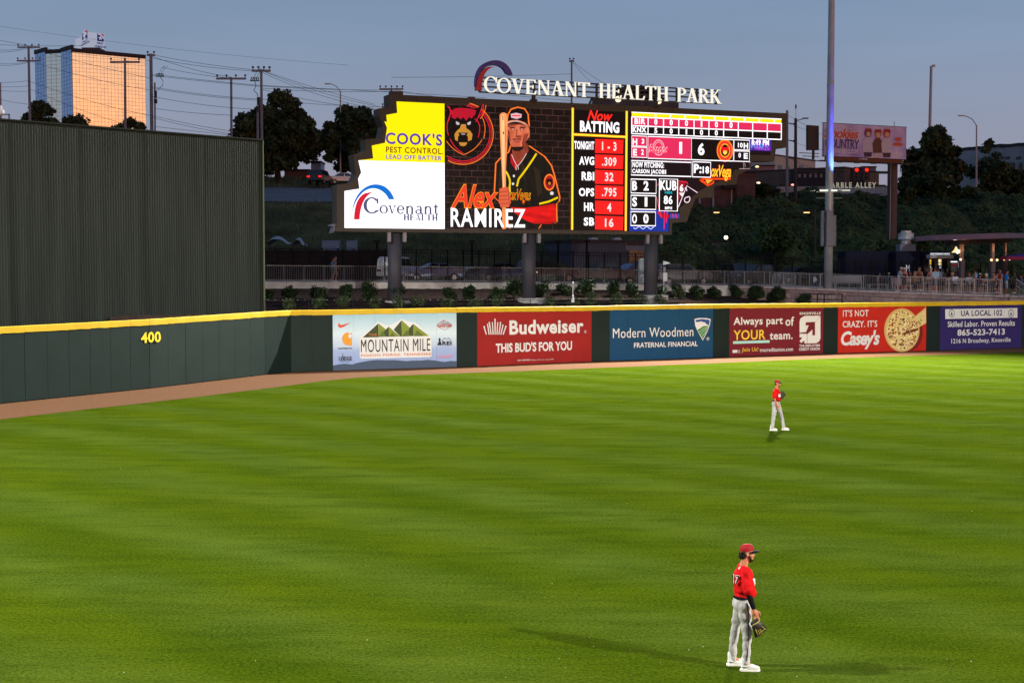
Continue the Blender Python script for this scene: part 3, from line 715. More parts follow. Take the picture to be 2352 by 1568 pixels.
# arcs of the health logo: blue sweep and red sweep
def crescent(cx, cy, a0, a1, r0, r1, w0, w1, n=24, ky=1.0):
    o, i_ = [], []
    for k in range(n+1):
        t = k/n; a = R(a0+(a1-a0)*t); r = r0+(r1-r0)*t; w_ = w0+(w1-w0)*t
        o.append((cx+r*math.cos(a), cy-r*ky*math.sin(a))); i_.append((cx+(r-w_)*math.cos(a), cy-(r-w_)*ky*math.sin(a)))
    return o+i_[::-1]
def bez(p0, p1, p2, n=14): return [((1-t)**2*p0[0]+2*t*(1-t)*p1[0]+t*t*p2[0], (1-t)**2*p0[1]+2*t*(1-t)*p1[1]+t*t*p2[1]) for t in [k/n for k in range(n+1)]]
blue_arc = bez((282,1165), (290,990), (400,915))+bez((400,915), (485,862), (575,905))+bez((575,905), (640,945), (662,1020))+[(612,1020)]+bez((612,1020), (590,960), (520,930))+bez((520,930), (450,905), (385,955))+bez((385,955), (300,1030), (282,1165))
red_arc = bez((302,1200), (305,1010), (400,965))+[(478,952)]+bez((478,952), (360,1000), (352,1200))
layer('logo_arc', emit((0, 120, 225), .9), [blue_arc], -.05, cC, Lscr); layer('logo_arc', emit((225, 25, 55), .95), [red_arc], -.055, cC, Lscr)
G_BL = emit((92, 92, 128), .9)

# a small serif alphabet built from strokes: (kind, data) in a unit em, drawn with thick and thin strokes
def serif_glyph(ch, W=.15, t=.055, s=.04, ov=.07, fat=0):
    P = []; wd = .7
    def st(x, w_=W, y0=0, y1=1, b=True, tp=True):
        P.append([(x, y0), (x+w_, y0), (x+w_, y1), (x, y1)])
        if b: P.append([(x-ov, y0), (x+w_+ov, y0), (x+w_+ov*.3, y0+s), (x-ov*.3, y0+s)])
        if tp: P.append([(x-ov*.3, y1-s), (x+w_+ov*.3, y1-s), (x+w_+ov, y1), (x-ov, y1)])
    def ring(cx, cy, rx, ry, wx, wy, a0=0, a1=360, n=28):
        for k in range(n):
            a, b = R(a0+(a1-a0)*k/n), R(a0+(a1-a0)*(k+1)/n)
            P.append([(cx+rx*math.cos(a), cy+ry*math.sin(a)), (cx+rx*math.cos(b), cy+ry*math.sin(b)), (cx+(rx-wx)*math.cos(b), cy+(ry-wy)*math.sin(b)), (cx+(rx-wx)*math.cos(a), cy+(ry-wy)*math.sin(a))])
    def dia(x0, y0, x1, y1, w_): P.append([(x0-w_/2, y0), (x0+w_/2, y0), (x1+w_/2, y1), (x1-w_/2, y1)])
    def ser(x, y, w_=.3): P.append([(x-w_/2, y-s/2), (x+w_/2, y-s/2), (x+w_/2, y+s/2), (x-w_/2, y+s/2)])
    xh = .66
    if ch == 'I': st(.1); wd = .35
    elif ch == 'H': st(.1); st(.62); P.append([(.2, .48), (.7, .48), (.7, .48+t), (.2, .48+t)]); wd = .87
    elif ch == 'E':
        st(.1); P.append([(.2, 0), (.68, 0), (.72, .24), (.66, .24), (.6, s+.02), (.2, s+.02)]); P.append([(.2, 1-s-.02), (.58, 1-s-.02), (.62, .8), (.68, .8), (.66, 1), (.2, 1)]); P.append([(.2, .49), (.5, .49), (.5, .54), (.2, .54)]); P.append([(.48, .4), (.53, .4), (.53, .63), (.48, .63)]); wd = .75
    elif ch == 'L': st(.1); P.append([(.2, 0), (.66, 0), (.72, .27), (.66, .27), (.58, s+.02), (.2, s+.02)]); wd = .72
    elif ch == 'T': st(.33, tp=False); P.append([(0, 1), (0.02, .78), (.07, .78), (.12, 1-s-.02), (.69, 1-s-.02), (.74, .78), (.79, .78), (.81, 1)]); wd = .82
    elif ch == 'O': ring(.45, .5, .45, .52, .15, .05); wd = .9
    elif ch == 'C': ring(.46, .5, .45, .52, .15, .05, 42, 318); P.append([(.76, .62), (.81, .62), (.81, .97), (.78, .97), (.74, .86)]); P.append([(.76, .14), (.81, .10), (.83, .22), (.78, .2)]); wd = .86
    elif ch == 'V': dia(.16, 1, .45, 0, .17); dia(.74, 1, .47, 0, .06); ser(.16, 1-s/2, .36); ser(.74, 1-s/2, .3); wd = .9
    elif ch == 'A': dia(.42, 1, .13, 0, .06); dia(.42, 1, .72, 0, .17); P.append([(.22, .3), (.62, .3), (.6, .35), (.24, .35)]); ser(.13, s/2, .28); ser(.72, s/2, .36); wd = .88
    elif ch == 'N': st(.12, .055); st(.72, .055, b=False); dia(.17, 1, .73, 0, .18); wd = .9
    elif ch == 'P': st(.1); ring(.3, .735, .38, .265, .14, .05, -90, 90, 14); P.append([(.2, 1-.05), (.32, .95), (.32, 1), (.2, 1)]); P.append([(.2, .47), (.32, .47), (.32, .52), (.2, .52)]); wd = .7
    elif ch == 'R': st(.1); ring(.3, .745, .36, .255, .14, .05, -90, 90, 14); P.append([(.2, .95), (.32, .95), (.32, 1), (.2, 1)]); P.append([(.2, .49), (.36, .49), (.36, .54), (.2, .54)]); dia(.38, .5, .74, 0, .17); ser(.78, s/2, .22); wd = .84
    elif ch == 'K': st(.1); dia(.22, .42, .66, 1, .06); dia(.38, .56, .74, 0, .17); ser(.68, 1-s/2, .28); ser(.76, s/2, .3); wd = .88
    elif ch == 'B': st(.1); ring(.3, .75, .33, .25, .13, .05, -90, 90, 12); ring(.3, .26, .4, .26, .14, .05, -90, 90, 12); P.append([(.2, .95), (.32, .95), (.32, 1), (.2, 1)]); P.append([(.2, 0), (.32, 0), (.32, .05), (.2, .05)]); P.append([(.2, .49), (.32, .49), (.32, .54), (.2, .54)]); wd = .75
    elif ch == 'o': ring(.3, xh/2, .3, xh/2+.02, .1, .04); wd = .6
    elif ch == 'v': dia(.1, xh, .28, 0, .12); dia(.48, xh, .3, 0, .05); ser(.1, xh-.02, .24); ser(.48, xh-.02, .2); wd = .58
    elif ch == 'e': ring(.28, xh/2, .28, xh/2+.02, .1, .045, 10, 320); P.append([(.06, xh/2), (.54, xh/2), (.54, xh/2+.045), (.06, xh/2+.045)]); wd = .56
    elif ch == 'n': st(.1, .1, 0, xh, True, False); ring(.36, xh-.2, .22, .22, .1, .06, 0, 170, 10); st(.48, .1, 0, xh-.18, True, False); wd = .68
    elif ch == 'a': ring(.3, xh-.16, .2, .18, .09, .05, 0, 150, 10); P.append([(.4, .05), (.5, .05), (.5, xh-.16), (.4, xh-.16)]); ring(.26, .17, .22, .19, .08, .04); P.append([(.45, .0), (.6, .0), (.58, .05), (.45, .05)]); wd = .6
    elif ch == 't': P.append([(.14, .1), (.24, .1), (.24, .92), (.14, .78)]); P.append([(.03, xh-.05), (.4, xh-.05), (.4, xh), (.03, xh)]); ring(.3, .14, .16, .16, .08, .05, 180, 300, 6); wd = .42
    elif ch == 'i': st(.06, .1, 0, xh, True, False); P.append([(.06, .8), (.16, .8), (.16, .92), (.06, .92)]); wd = .28
    elif ch == ' ': wd = .42
    if fat:
        Q = []
        for p in P:
            cx = sum(a for a, b in p)/len(p); cz = sum(b for a, b in p)/len(p); w_ = max(a for a, b in p)-min(a for a, b in p); h_ = max(b for a, b in p)-min(b for a, b in p)
            fx = 1+fat/max(w_, .03) if w_ < .2 else 1; fz = 1+fat/max(h_, .03) if h_ < .15 else 1
            Q.append([(cx+(a-cx)*fx, cz+(b-cz)*fz) for a, b in p])
        P = Q
    return P, wd
def serif_line(mb, body, u0, z0, u1, h, y, depth=0, gap=.06, mi=0, sm=1.0, big=None, fat=.045):
    """big: letters drawn taller"""
    tot = 0; G = []
    for i, ch in enumerate(body):
        P, wd = serif_glyph(ch, fat=fat); k = (big or {}).get(i, 1.0); G.append((P, wd, k)); tot += wd*k+gap
    tot -= gap; sx = (u1-u0)/tot; x = u0
    for P, wd, k in G:
        for j, p in enumerate(P):
            q = [(x+a*k*sx, z0+b*k*h) for a, b in p]; yy = y-.0006*(j % 37)
            if depth: mb.prism(q, yy, y+depth-.0006*(j % 37), mi)
            else: mb.flat(q, yy, mi)
        x += (wd*k+gap)*sx
    return mb
u0, z0 = BP.uv(*cC(388, 1142)); u1, _ = BP.uv(*cC(1058, 1142)); h = BP.uv(*cC(388, 1030))[1]-z0
serif_line(MB(), 'Covenant', u0, z0, u1, h*.93, -.06, big={0: 1.32}).build('lettering', G_BL, Lscr)
u0, z0 = BP.uv(*cC(745, 1206)); u1, _ = BP.uv(*cC(1050, 1206)); h = BP.uv(*cC(745, 1153))[1]-z0
serif_line(MB(), 'HEALTH', u0, z0, u1, h, -.06, fat=.09).build('lettering', G_BL, Lscr)

# centre picture: dark brick wall
def led_brick():
    m = bpy.data.materials.new('led_brick_picture'); m.use_nodes = True; t = m.node_tree; b = t.nodes['Principled BSDF']
    c = t.nodes.new('ShaderNodeTexCoord'); s = t.nodes.new('ShaderNodeSeparateXYZ'); q = t.nodes.new('ShaderNodeCombineXYZ'); t.links.new(c.outputs['Object'], s.inputs[0]); t.links.new(s.outputs[0], q.inputs[0]); t.links.new(s.outputs[2], q.inputs[1])
    nz0 = t.nodes.new('ShaderNodeTexNoise'); nz0.inputs['Scale'].default_value = 1.2; nz0.inputs['Detail'].default_value = 5; t.links.new(c.outputs['Object'], nz0.inputs[0])
    vm = t.nodes.new('ShaderNodeMixRGB'); vm.inputs[0].default_value = .06; t.links.new(q.outputs[0], vm.inputs[1]); t.links.new(nz0.outputs['Color'], vm.inputs[2])
    br = t.nodes.new('ShaderNodeTexBrick'); t.links.new(vm.outputs[0], br.inputs[0]); br.inputs['Scale'].default_value = 1.0; br.inputs['Brick Width'].default_value = .78; br.inputs['Row Height'].default_value = .40; br.inputs['Mortar Size'].default_value = .022; br.inputs['Mortar Smooth'].default_value = .6
    br.inputs['Color1'].default_value = S(20, 9, 9); br.inputs['Color2'].default_value = S(38, 18, 18); br.inputs['Mortar'].default_value = S(120, 84, 82)
    nz = t.nodes.new('ShaderNodeTexNoise'); nz.inputs['Scale'].default_value = .5; nz.inputs['Detail'].default_value = 8; nz.inputs['Roughness'].default_value = .7; t.links.new(c.outputs['Object'], nz.inputs[0])
    mr = t.nodes.new('ShaderNodeMapRange'); mr.inputs[1].default_value = .35; mr.inputs[2].default_value = .75; mr.inputs[3].default_value = .08; mr.inputs[4].default_value = 1.0; t.links.new(nz.outputs[0], mr.inputs[0])
    mx = t.nodes.new('ShaderNodeVectorMath'); mx.operation = 'SCALE'; t.links.new(br.outputs[0], mx.inputs[0]); t.links.new(mr.outputs[0], mx.inputs['Scale'])
    t.links.new(mx.outputs[0], b.inputs['Emission Color']); b.inputs['Emission Strength'].default_value = 1; b.inputs['Base Color'].default_value = (.008, .008, .008, 1); b.inputs['Specular IOR Level'].default_value = .1; return m
m_lb = led_brick()
xs2 = BP.uv(*cC(2272, 700))[0]
C = layer('centre_screen', m_lb, [[(xsplit, zi_b), (xs2, zi_b), (xs2, zi_t), (xsplit, zi_t)]], -.02, raw=True)
def circle_clip(cx, cy, rx, ry, a0, a1, n=30): return [p for p in [(cx+rx*math.cos(R(a0+(a1-a0)*k/n)), cy+ry*math.sin(R(a0+(a1-a0)*k/n))) for k in range(n+1)] if p[0] > 1122 and p[1] > 163]
NR = emit((235, 30, 55), 1.0); NO = emit((255, 120, 40), 1.1); GOLD = emit((205, 140, 50), 1.0)
ribbon('ring_neon', NR, [circle_clip(1275, 430, 258, 262, -80, 128), circle_clip(1275, 430, 243, 247, -82, 126)], .05, -.035, cC, C)
ribbon('ring_neon', NO, [circle_clip(1275, 432, 272, 276, -84, 126)], .06, -.04, cC, C)
# the bear emblem
layer('bear_head', BLK, [[(1135,190),(1185,225),(1260,205),(1340,215),(1400,205),(1445,180),(1440,260),(1425,300),(1432,470),(1380,560),(1275,622),(1180,570),(1128,520),(1128,260)]], -.045, cC, C)
layer('bear_fur', emit((190, 18, 45), 1.0), [[(1175,228),(1205,208),(1265,204),(1340,212),(1392,226),(1385,262),(1350,300),(1330,282),(1305,320),(1278,286),(1255,308),(1228,284),(1205,304),(1175,290)]], -.06, cC, C)
ribbon('bear_lines', NR, [bez((1135,190), (1170,215), (1180,262)), bez((1455,168), (1470,250), (1408,290)), bez((1180,240), (1110,330), (1145,450)), bez((1380,300), (1450,340), (1410,470)), bez((1135,340), (1180,250), (1150,190)), bez((1390,330), (1430,250), (1450,180)), bez((1160,480),(1200,570),(1280,610))], .05, -.066, cC, C)
ribbon('bear_lines', NO, [bez((1128,500), (1180,580), (1278,622)), bez((1278,622), (1380,590), (1445,490)), bez((1445,290), (1490,360), (1460,480)), bez((1428,300),(1470,260),(1480,180))], .045, -.07, cC, C)
layer('bear_muzzle', GOLD, [[(1258,350),(1300,350),(1305,385),(1340,410),(1360,440),(1352,490),(1320,502),(1318,455),(1275,440),(1232,455),(1228,502),(1205,490),(1198,440),(1220,408),(1248,385)], [(1238,512),(1314,512),(1300,540),(1275,546),(1250,540)]], -.072, cC, C)
layer('bear_nose', BLK, [[(1232,425),(1318,425),(1300,468),(1275,480),(1250,468)]], -.078, cC, C)
layer('bear_eye', emit((200, 190, 200), 1.0), [[(1212,322),(1244,338),(1240,356),(1222,356),(1212,345)], [(1344,322),(1312,338),(1316,356),(1334,356),(1344,345)]], -.078, cC, C)
layer('bear_nose_light', emit((160, 150, 155), 1.0), [[(1255,432),(1298,432),(1288,445),(1264,445)]], -.084, cC, C)
# batter portrait, flat on the screen
JB = emit_soft((12, 9, 8), (28, 23, 18), 1, 1.6, (1.6, 1, .5), 'jersey'); SK = emit_soft((196, 92, 62), (232, 120, 84), 1.05, 1.9, (1, 1, .8), 'skin'); SK2 = emit_soft((132, 54, 38), (160, 68, 48), 1.0, 2, name='skin_shade')
body_o = [(1560,1000),(1575,700),(1620,650),(1690,600),(1705,548),(1860,545),(1905,575),(2000,640),(2060,720),(2085,800),(2135,1000),(2130,1040),(2105,1060),(2110,1220),(2080,1240),(1970,1245),(1945,1285),(1700,1285),(1650,1090)]
layer('glow_outline', NO, [[(x+(12 if x > 1800 else -12), y-4) for x, y in body_o]], -.05, cC, C)
layer('portrait_jersey', JB, [body_o], -.06, cC, C)
layer('portrait_jersey_fold', emit((46, 34, 22), 1.0), [[(1900,720),(1960,760),(1985,960),(1940,1000),(1925,850)], [(1600,760),(1625,740),(1620,900),(1590,940)], [(1800,700),(1840,740),(1830,860),(1795,800)]], -.064, cC, C)
layer('portrait_sleeve', emit_soft((180, 6, 12), (250, 22, 22), 1.0, 1.2, (.5, 1, 2), 'sleeve'), [[(1700,1090),(1830,1095),(1955,1082),(2090,1058),(2108,1120),(2105,1215),(2060,1240),(1900,1235),(1820,1200),(1720,1130)]], -.07, cC, C)
layer('portrait_shirt', emit((190, 15, 30), 1.0), [[(1700,610),(1700,690),(1745,760),(1860,590),(1850,560),(1780,640)]], -.068, cC, C)
layer('portrait_neck', SK2, [[(1712,540),(1848,520),(1862,585),(1830,640),(1762,700),(1715,625)]], -.072, cC, C)
layer('portrait_face', SK, [[(1662,350),(1860,345),(1868,400),(1862,470),(1840,500),(1815,560),(1780,588),(1735,588),(1705,560),(1690,500),(1672,430)]], -.078, cC, C)
layer('portrait_ear', SK, [[(1850,400),(1872,405),(1868,465),(1850,475)]], -.08, cC, C)
layer('face_shade', SK2, [[(1662,350),(1860,345),(1862,378),(1780,352),(1665,380)], [(1668,400),(1690,410),(1702,500),(1690,500)], [(1745,450),(1790,450),(1796,466),(1770,474),(1742,466)], [(1822,440),(1862,430),(1840,500),(1812,560),(1800,520)], [(1752,395),(1760,395),(1758,450),(1748,450)]], -.084, cC, C)
layer('face_features', emit((36, 14, 12), 1.0), [[(1690,378),(1738,374),(1738,383),(1690,388)], [(1780,372),(1832,378),(1830,388),(1780,382)], [(1704,392),(1736,390),(1734,400),(1706,401)], [(1782,390),(1818,392),(1816,402),(1784,400)], [(1700,545),(1720,552),(1800,550),(1820,530),(1812,568),(1780,590),(1735,590),(1708,570)], [(1718,480),(1790,478),(1795,490),(1765,486),(1722,492)]], -.09, cC, C)
layer('mouth', emit((190, 70, 70), 1.0), [[(1722,500),(1765,494),(1790,500),(1775,516),(1738,516)]], -.092, cC, C)
layer('eye_whites', emit((225, 190, 175), 1.0), [[(1710,393),(1730,392),(1728,399),(1712,399)], [(1790,393),(1810,394),(1808,400),(1792,399)]], -.096, cC, C)
layer('cap_glow', NO, [[(1660,330),(1672,260),(1700,210),(1765,192),(1830,208),(1862,260),(1872,370),(1840,345),(1760,322),(1690,330),(1648,362)]], -.082, cC, C)
layer('portrait_cap', BLK, [[(1672,325),(1682,265),(1706,222),(1765,204),(1822,218),(1850,262),(1856,355),(1830,335),(1760,312),(1700,315)]], -.094, cC, C)
layer('cap_brim', emit((215, 165, 150), 1.0), [bez((1650,362), (1740,290), (1854,372))+bez((1854,362), (1740,272), (1648,350))], -.098, cC, C)
layer('cap_badge', emit((230, 190, 200), 1.0), [[(1700,258),(1750,248),(1798,260),(1796,290),(1755,304),(1704,292)]], -.102, cC, C)
layer('cap_badge', RED, [[(1712,268),(1788,270),(1786,280),(1712,278)]], -.108, cC, C)
ribbon('necklace', emit((225, 200, 190), 1.0), [bez((1708,620), (1740,700), (1758,725)), bez((1840,610), (1800,690), (1758,725)), [(1745,722),(1750,760)], [(1765,722),(1768,755)]], .05, -.10, cC, C)
ribbon('piping', emit((245, 205, 0), 1.05), [bez((1930,612), (1850,740), (1770,840)), [(1770,840),(1755,905)], bez((1655,770), (1705,840), (1690,900)), [(1690,900),(1692,960)], [(1955,1060),(2040,1040),(2122,1003)]], .13, -.10, cC, C)
layer('buttons', emit((225, 225, 225), 1.0), [circ(1728, 812, 10, 12, 12), circ(1720, 882, 11, 12, 12), circ(2067, 966, 18, 18, 6)], -.106, cC, C)
layer('arm_patch', NO, [circ(2045, 868, 50, 75, 24)], -.100, cC, C); layer('arm_patch', emit((170, 20, 30), 1.0), [circ(2045, 868, 38, 60, 24)], -.104, cC, C)
layer('arm_patch_bear', BLK, [[(2020,840),(2070,838),(2072,880),(2045,905),(2020,882)]], -.108, cC, C); layer('arm_patch_bear', GOLD, [circ(2045, 878, 12, 14, 10)], -.112, cC, C)
T('oxVegas', 1690, 925, 1060, 1880, emit((240, 200, 20), 1.1), cC, d=.106, bold=.055, shear=.35, parent=C, spacing=.85)
T('oxVegas', 1693, 928, 1060, 1877, emit((200, 60, 10), 1.1), cC, d=.112, bold=.015, shear=.35, parent=C, spacing=.85)
layer('portrait_bat', emit_soft((235, 110, 60), (255, 175, 105), 1.1, 1.5, (6, 1, .5), 'bat'), [bez((1600,270), (1625,225), (1668,262))+[(1672,320),(1668,560),(1656,760),(1655,1285),(1622,1285),(1625,900),(1608,560),(1604,420)]], -.116, cC, C)
layer('bat_light', emit((255, 198, 140), 1.1), [[(1612,280),(1640,258),(1645,420),(1645,700),(1640,920),(1630,920),(1620,560)]], -.120, cC, C)
layer('bat_marks', emit((140, 60, 30), 1.0), [[(1620,280),(1638,285),(1636,292),(1620,290)], [(1622,300),(1636,303),(1634,312),(1622,309)], [(1625,420),(1640,415),(1640,440),(1630,438)]], -.123, cC, C)
layer('portrait_hand', emit((225, 96, 62), 1.05), [[(1598,925),(1650,910),(1680,912),(1690,960),(1700,1050),(1680,1092),(1610,1092),(1590,1040)]], -.126, cC, C)
ribbon('finger_lines', SK2, [[(1596,958),(1680,948)], [(1594,992),(1684,985)], [(1594,1026),(1688,1020)], [(1600,1060),(1688,1056)], [(1672,915),(1690,1080)]], .035, -.130, cC, C)
T('Alex', 1160, 880, 1100, 1590, emit((255, 150, 20), 1.15), cC, d=.134, bold=.075, shear=.35, parent=C, spacing=.88)
T('Alex', 1168, 888, 1093, 1582, emit((235, 60, 40), 1.1), cC, d=.142, bold=.04, shear=.35, parent=C, spacing=.88)
T('RAMIREZ', 1162, 1096, 1264, 1828, WHITE, cC, d=.140, bold=.035, parent=C)

# ---- statistics panel
xs3 = BP.uv(*cD(700, 800))[0]
P2 = layer('statistics_screen', BLK, [[(xs2, zi_b), (xs3, zi_b), (xs3, zi_t), (xs2, zi_t)]], -.02, raw=True)
NY = emit((255, 150, 20), 1.6)
ribbon('neon_line', NY, [[(168,215),(162,1365)], [(678,245),(668,1375)], [(168,465),(674,490)]], .17, -.05, cD, P2)
ribbon('neon_line_core', emit((255, 215, 60), 1.6), [[(168,215),(162,1365)], [(678,245),(668,1375)], [(168,465),(674,490)]], .07, -.06, cD, P2)
T('Now', 305, 235, 335, 545, emit((255, 40, 30), 1.25), cD, d=.06, bold=.05, shear=.35, parent=P2, spacing=.9)
T('BATTING', 236, 335, 440, 606, WHITE, cD, d=.07, bold=.09, parent=P2)
rr_ = [('TONIGHT', 182, 526, 605, '1 - 3', 508, 640), ('AVG', 228, 672, 752, '.309', 655, 785), ('RBI', 252, 818, 898, '32', 800, 930), ('OPS', 226, 970, 1048, '.795', 945, 1072), ('HR', 274, 1108, 1188, '4', 1090, 1215), ('SB', 272, 1248, 1326, '16', 1232, 1362)]
for (s, x0, y0, y1, v, r0, r1) in rr_:
    T(s, x0, y0, y1, 370, WHITE, cD, d=.06, bold=.08, parent=P2)
    layer('value_box', emit((255, 30, 28), 1.1), [[(380,r0),(648,r0+9),(642,r1+8),(378,r1)]], -.045, cD, P2)
    cx = 512; wd = {5: 68, 4: 68, 2: 40, 1: 20}[len(v)]; zz = (r0+r1)/2
    T(v, cx-wd, zz-40, zz+42, cx+wd, emit((255, 214, 214), 1.3), cD, d=.06, bold=.055, parent=P2)
# ---- line score panel
ri = [(720,252),(2142,336),(2135,528),(2052,532),(2036,662),(1838,657),(1834,790),(1700,798),(1662,880),(1490,922),(1440,955),(1345,1012),(1270,1088),(1180,1160),(1176,1258),(1083,1262),(1080,1380)]
riw = [BP.uv(*cD(*p)) for p in ri]; riw[0] = (xs3, zi_t); riw[1] = (riw[1][0], riw[1][1]); riw[-1] = (riw[-1][0], zi_b)
zt2 = BP.uv(*cD(722, 254))[1]; riw[0] = (xs3, zt2); riw[1] = (riw[1][0], zt2)
P3 = layer('line_score_screen', emit((22, 8, 16), 1.0), [riw+[(xs3, zi_b)]], -.02, raw=True)
def zrow(y): return BP.uv(*cD(722, y))[1]      # rows are level on the board: take their height at its left edge
def ucol(x, y=500): return BP.uv(*cD(x, y))[0]
def rect(name, m, x0, y0, x1, y1, y): return layer(name, m, [[(ucol(x0), zrow(y0)), (ucol(x1), zrow(y0)), (ucol(x1), zrow(y1)), (ucol(x0), zrow(y1))]], y, raw=True, parent=P3)
def frame(x0, y0, x1, y1, wd=.07, y=-.06, m=None): return ribbon_raw([(ucol(x0), zrow(y0)), (ucol(x1), zrow(y0)), (ucol(x1), zrow(y1)), (ucol(x0), zrow(y1))], wd, y, m or WHITE)
def ribbon_raw(p, wd, y, m, closed=True):
    mb = MB(); mb.stroke(p, wd, y, closed=closed); return mb.build('frame_line', m, P3)
def TT(s, x0, y0, y1, x1, m=WHITE, d=.07, bold=.08):
    mb = MB(); place_text(mb, (ucol(x0), ucol(x1), zrow(y1), zrow(y0)), -d, s, bold*.42, 0, 1.12); return mb.build('lettering', m, P3)
rect('yellow_strip', YEL, 724, 258, 2138, 292, -.04)
ribbon_raw([(ucol(722), zrow(256)), (ucol(2140), zrow(256))], .06, -.05, WHITE, False)
cols = [724, 878, 1024, 1168, 1312, 1453, 1592, 1730, 1866, 2004, 2137]
rect('away_row', PINK, 724, 304, 2137, 378, -.04); rect('home_row', BLK, 724, 388, 2137, 455, -.04)
mb = MB()
for yy in (300, 383, 458): mb.stroke([(ucol(722), zrow(yy)), (ucol(2140), zrow(yy))], .075, -.06)
for i, x in enumerate(cols): mb.stroke([(ucol(x), zrow(300)), (ucol(x), zrow(458))], .07, -.063-.001*(i % 2))
mb.build('grid_lines', WHITE, P3)
for i in range(10):
    x = 1000+ i*140 - 58
    if x < 2100: rect('yellow_gap', WHITE, x, 262, x+12, 290, -.055)
TT('BIR', 750, 312, 366, 852); TT('KNX', 732, 392, 444, 862)
for i, (a, b_) in enumerate([('0', '5'), ('0', '0'), ('0', '1'), ('1', '0'), ('0', '0'), ('0', '')]):
    cx = (cols[i+1]+cols[i+2])/2
    # rows are level: keep column x but use the left edge heights
    wa, wb = (7 if a == '1' else 14), (7 if b_ == '1' else 14)
    TT(a, cx-wa, 310, 366, cx+wa)
    if b_: TT(b_, cx-wb, 394, 446, cx+wb)
rect('hits_box', PINK, 728, 480, 866, 572, -.04); frame(724, 478, 868, 574, .05); rect('errors_box', PINK, 728, 584, 866, 678, -.04); frame(724, 584, 868, 680, .05)
TT('H', 732, 503, 565, 776); TT('3', 818, 503, 550, 842, bold=.06); TT('E', 736, 603, 665, 774); TT('2', 814, 603, 655, 838, bold=.06)
rect('away_box', PINK, 880, 482, 1286, 684, -.04); frame(878, 478, 1290, 686, .06)
rect('home_box', BLK, 1294, 482, 1682, 684, -.04); frame(1290, 478, 1686, 686, .07)
TT('1', 1174, 520, 632, 1200); TT('6', 1350, 522, 640, 1412)
def uvD(x, y): return BP.uv(*cD(x, y))
bx, by = uvD(978, 590)
mb = MB(); mb.stroke([(bx+.42*math.cos(R(a)), by+.52*math.sin(R(a))) for a in range(0, 360, 15)], .06, -.06, closed=True); mb.stroke([(bx+.3*math.cos(R(a)), by+.38*math.sin(R(a))) for a in range(0, 360, 15)], .04, -.06, closed=True)
mb.stroke([(bx-.4, by-.2), (bx+.4, by-.25)], .05, -.065); mb.build('visitor_logo', emit((255, 190, 200), 1.1), P3)
T('Barons', 888, 560, 640, 1068, emit((255, 40, 90), 1.1), cD, d=.085, bold=.06, shear=.3, parent=P3, spacing=.9); T('Barons', 884, 556, 637, 1066, emit((255, 220, 225), 1.1), cD, d=.078, bold=.085, shear=.3, parent=P3, spacing=.9)
bx, by = uvD(1605, 618)
for r_, m_, d_ in ((1.0, ORG, .05), (.86, emit((240, 50, 40), 1.1), .056), (.62, emit((255, 180, 40), 1.1), .062), (.52, BLK, .068)):
    MB().flat([(bx+.66*r_*math.cos(R(a)), by+.80*r_*math.sin(R(a))) for a in range(0, 360, 12)], -d_).build('home_logo', m_, P3)
MB().flat([(bx-.3, by+.36), (bx-.1, by+.22), (bx+.1, by+.22), (bx+.3, by+.36), (bx+.28, by), (bx, by-.38), (bx-.28, by)], -.076).build('home_logo_bear', RED, P3)
MB().flat([(bx-.12, by), (bx+.12, by), (bx+.16, by-.2), (bx, by-.3), (bx-.16, by-.2)], -.082).build('home_logo_bear', emit((255, 215, 90), 1.2), P3)
MB().flat([(bx-.05, by-.02), (bx+.05, by-.02), (bx, by-.1)], -.088).build('home_logo_bear', BLK, P3)
frame(1692, 478, 1838, 574, .06); frame(1692, 586, 1838, 686, .06)
TT('10', 1728, 505, 552, 1772, bold=.07); TT('H', 1782, 505, 562, 1824); TT('0', 1734, 605, 650, 1756, bold=.07); TT('E', 1784, 605, 660, 1822)
rect('clock_picture', emit((70, 40, 150), 1.0), 1842, 455, 2048, 576, -.035)
mb = MB()
for k in range(9): mb.stroke([(ucol(1850+random.random()*180), zrow(455+random.random()*115)) for _ in range(3)], .045, -.045-.001*k)
mb.build('clock_neon', emit((190, 60, 230), 1.1), P3, kind='stuff')
mb = MB()
for k in range(7): mb.flat([(ucol(1855+k*27)+.09*math.cos(q), zrow(470+95*random.random())+.09*math.sin(q)) for q in np.linspace(0, 5.6, 8)], -.056-.001*k)
mb.build('clock_bokeh', emit((90, 160, 240), 1.0), P3, kind='stuff')
TT('8:49 PM', 1856, 468, 522, 2020, bold=.07)
frame(722, 712, 1290, 848, .07); frame(1302, 706, 1472, 850, .07)
TT('NOW PITCHING:', 732, 722, 776, 1030, bold=.075); TT('CARSON JACOBS', 730, 790, 842, 1052, bold=.075)
TT('P:', 1312, 726, 815, 1385, bold=.09); TT('18', 1396, 746, 815, 1456, bold=.07)
rect('count_box', BLK, 724, 888, 956, 1015, -.04); rect('count_box', BLK, 722, 1040, 952, 1166, -.04)
rect('blue_picture', emit((20, 50, 160), 1.0), 708, 1172, 1080, 1378, -.03); rect('count_box', BLK, 722, 1195, 950, 1320, -.04)
frame(720, 886, 958, 1018, .07); frame(720, 1040, 956, 1170, .07); frame(720, 1194, 954, 1325, .07)
for s, v, y0 in (('B', '2', 900), ('S', '1', 1052), ('O', '0', 1212)):
    TT(s, 732, y0+4, y0+94, 776); TT(v, 838+(12 if v == '1' else 0), y0+2, y0+92, 886-(12 if v == '1' else 0))
MB().stroke([(ucol(745+i*15), zrow(1345+12*math.sin(i*1.3))) for i in range(14)], .05, -.05).build('blue_neon', emit((210, 220, 255), 1.2), P3)
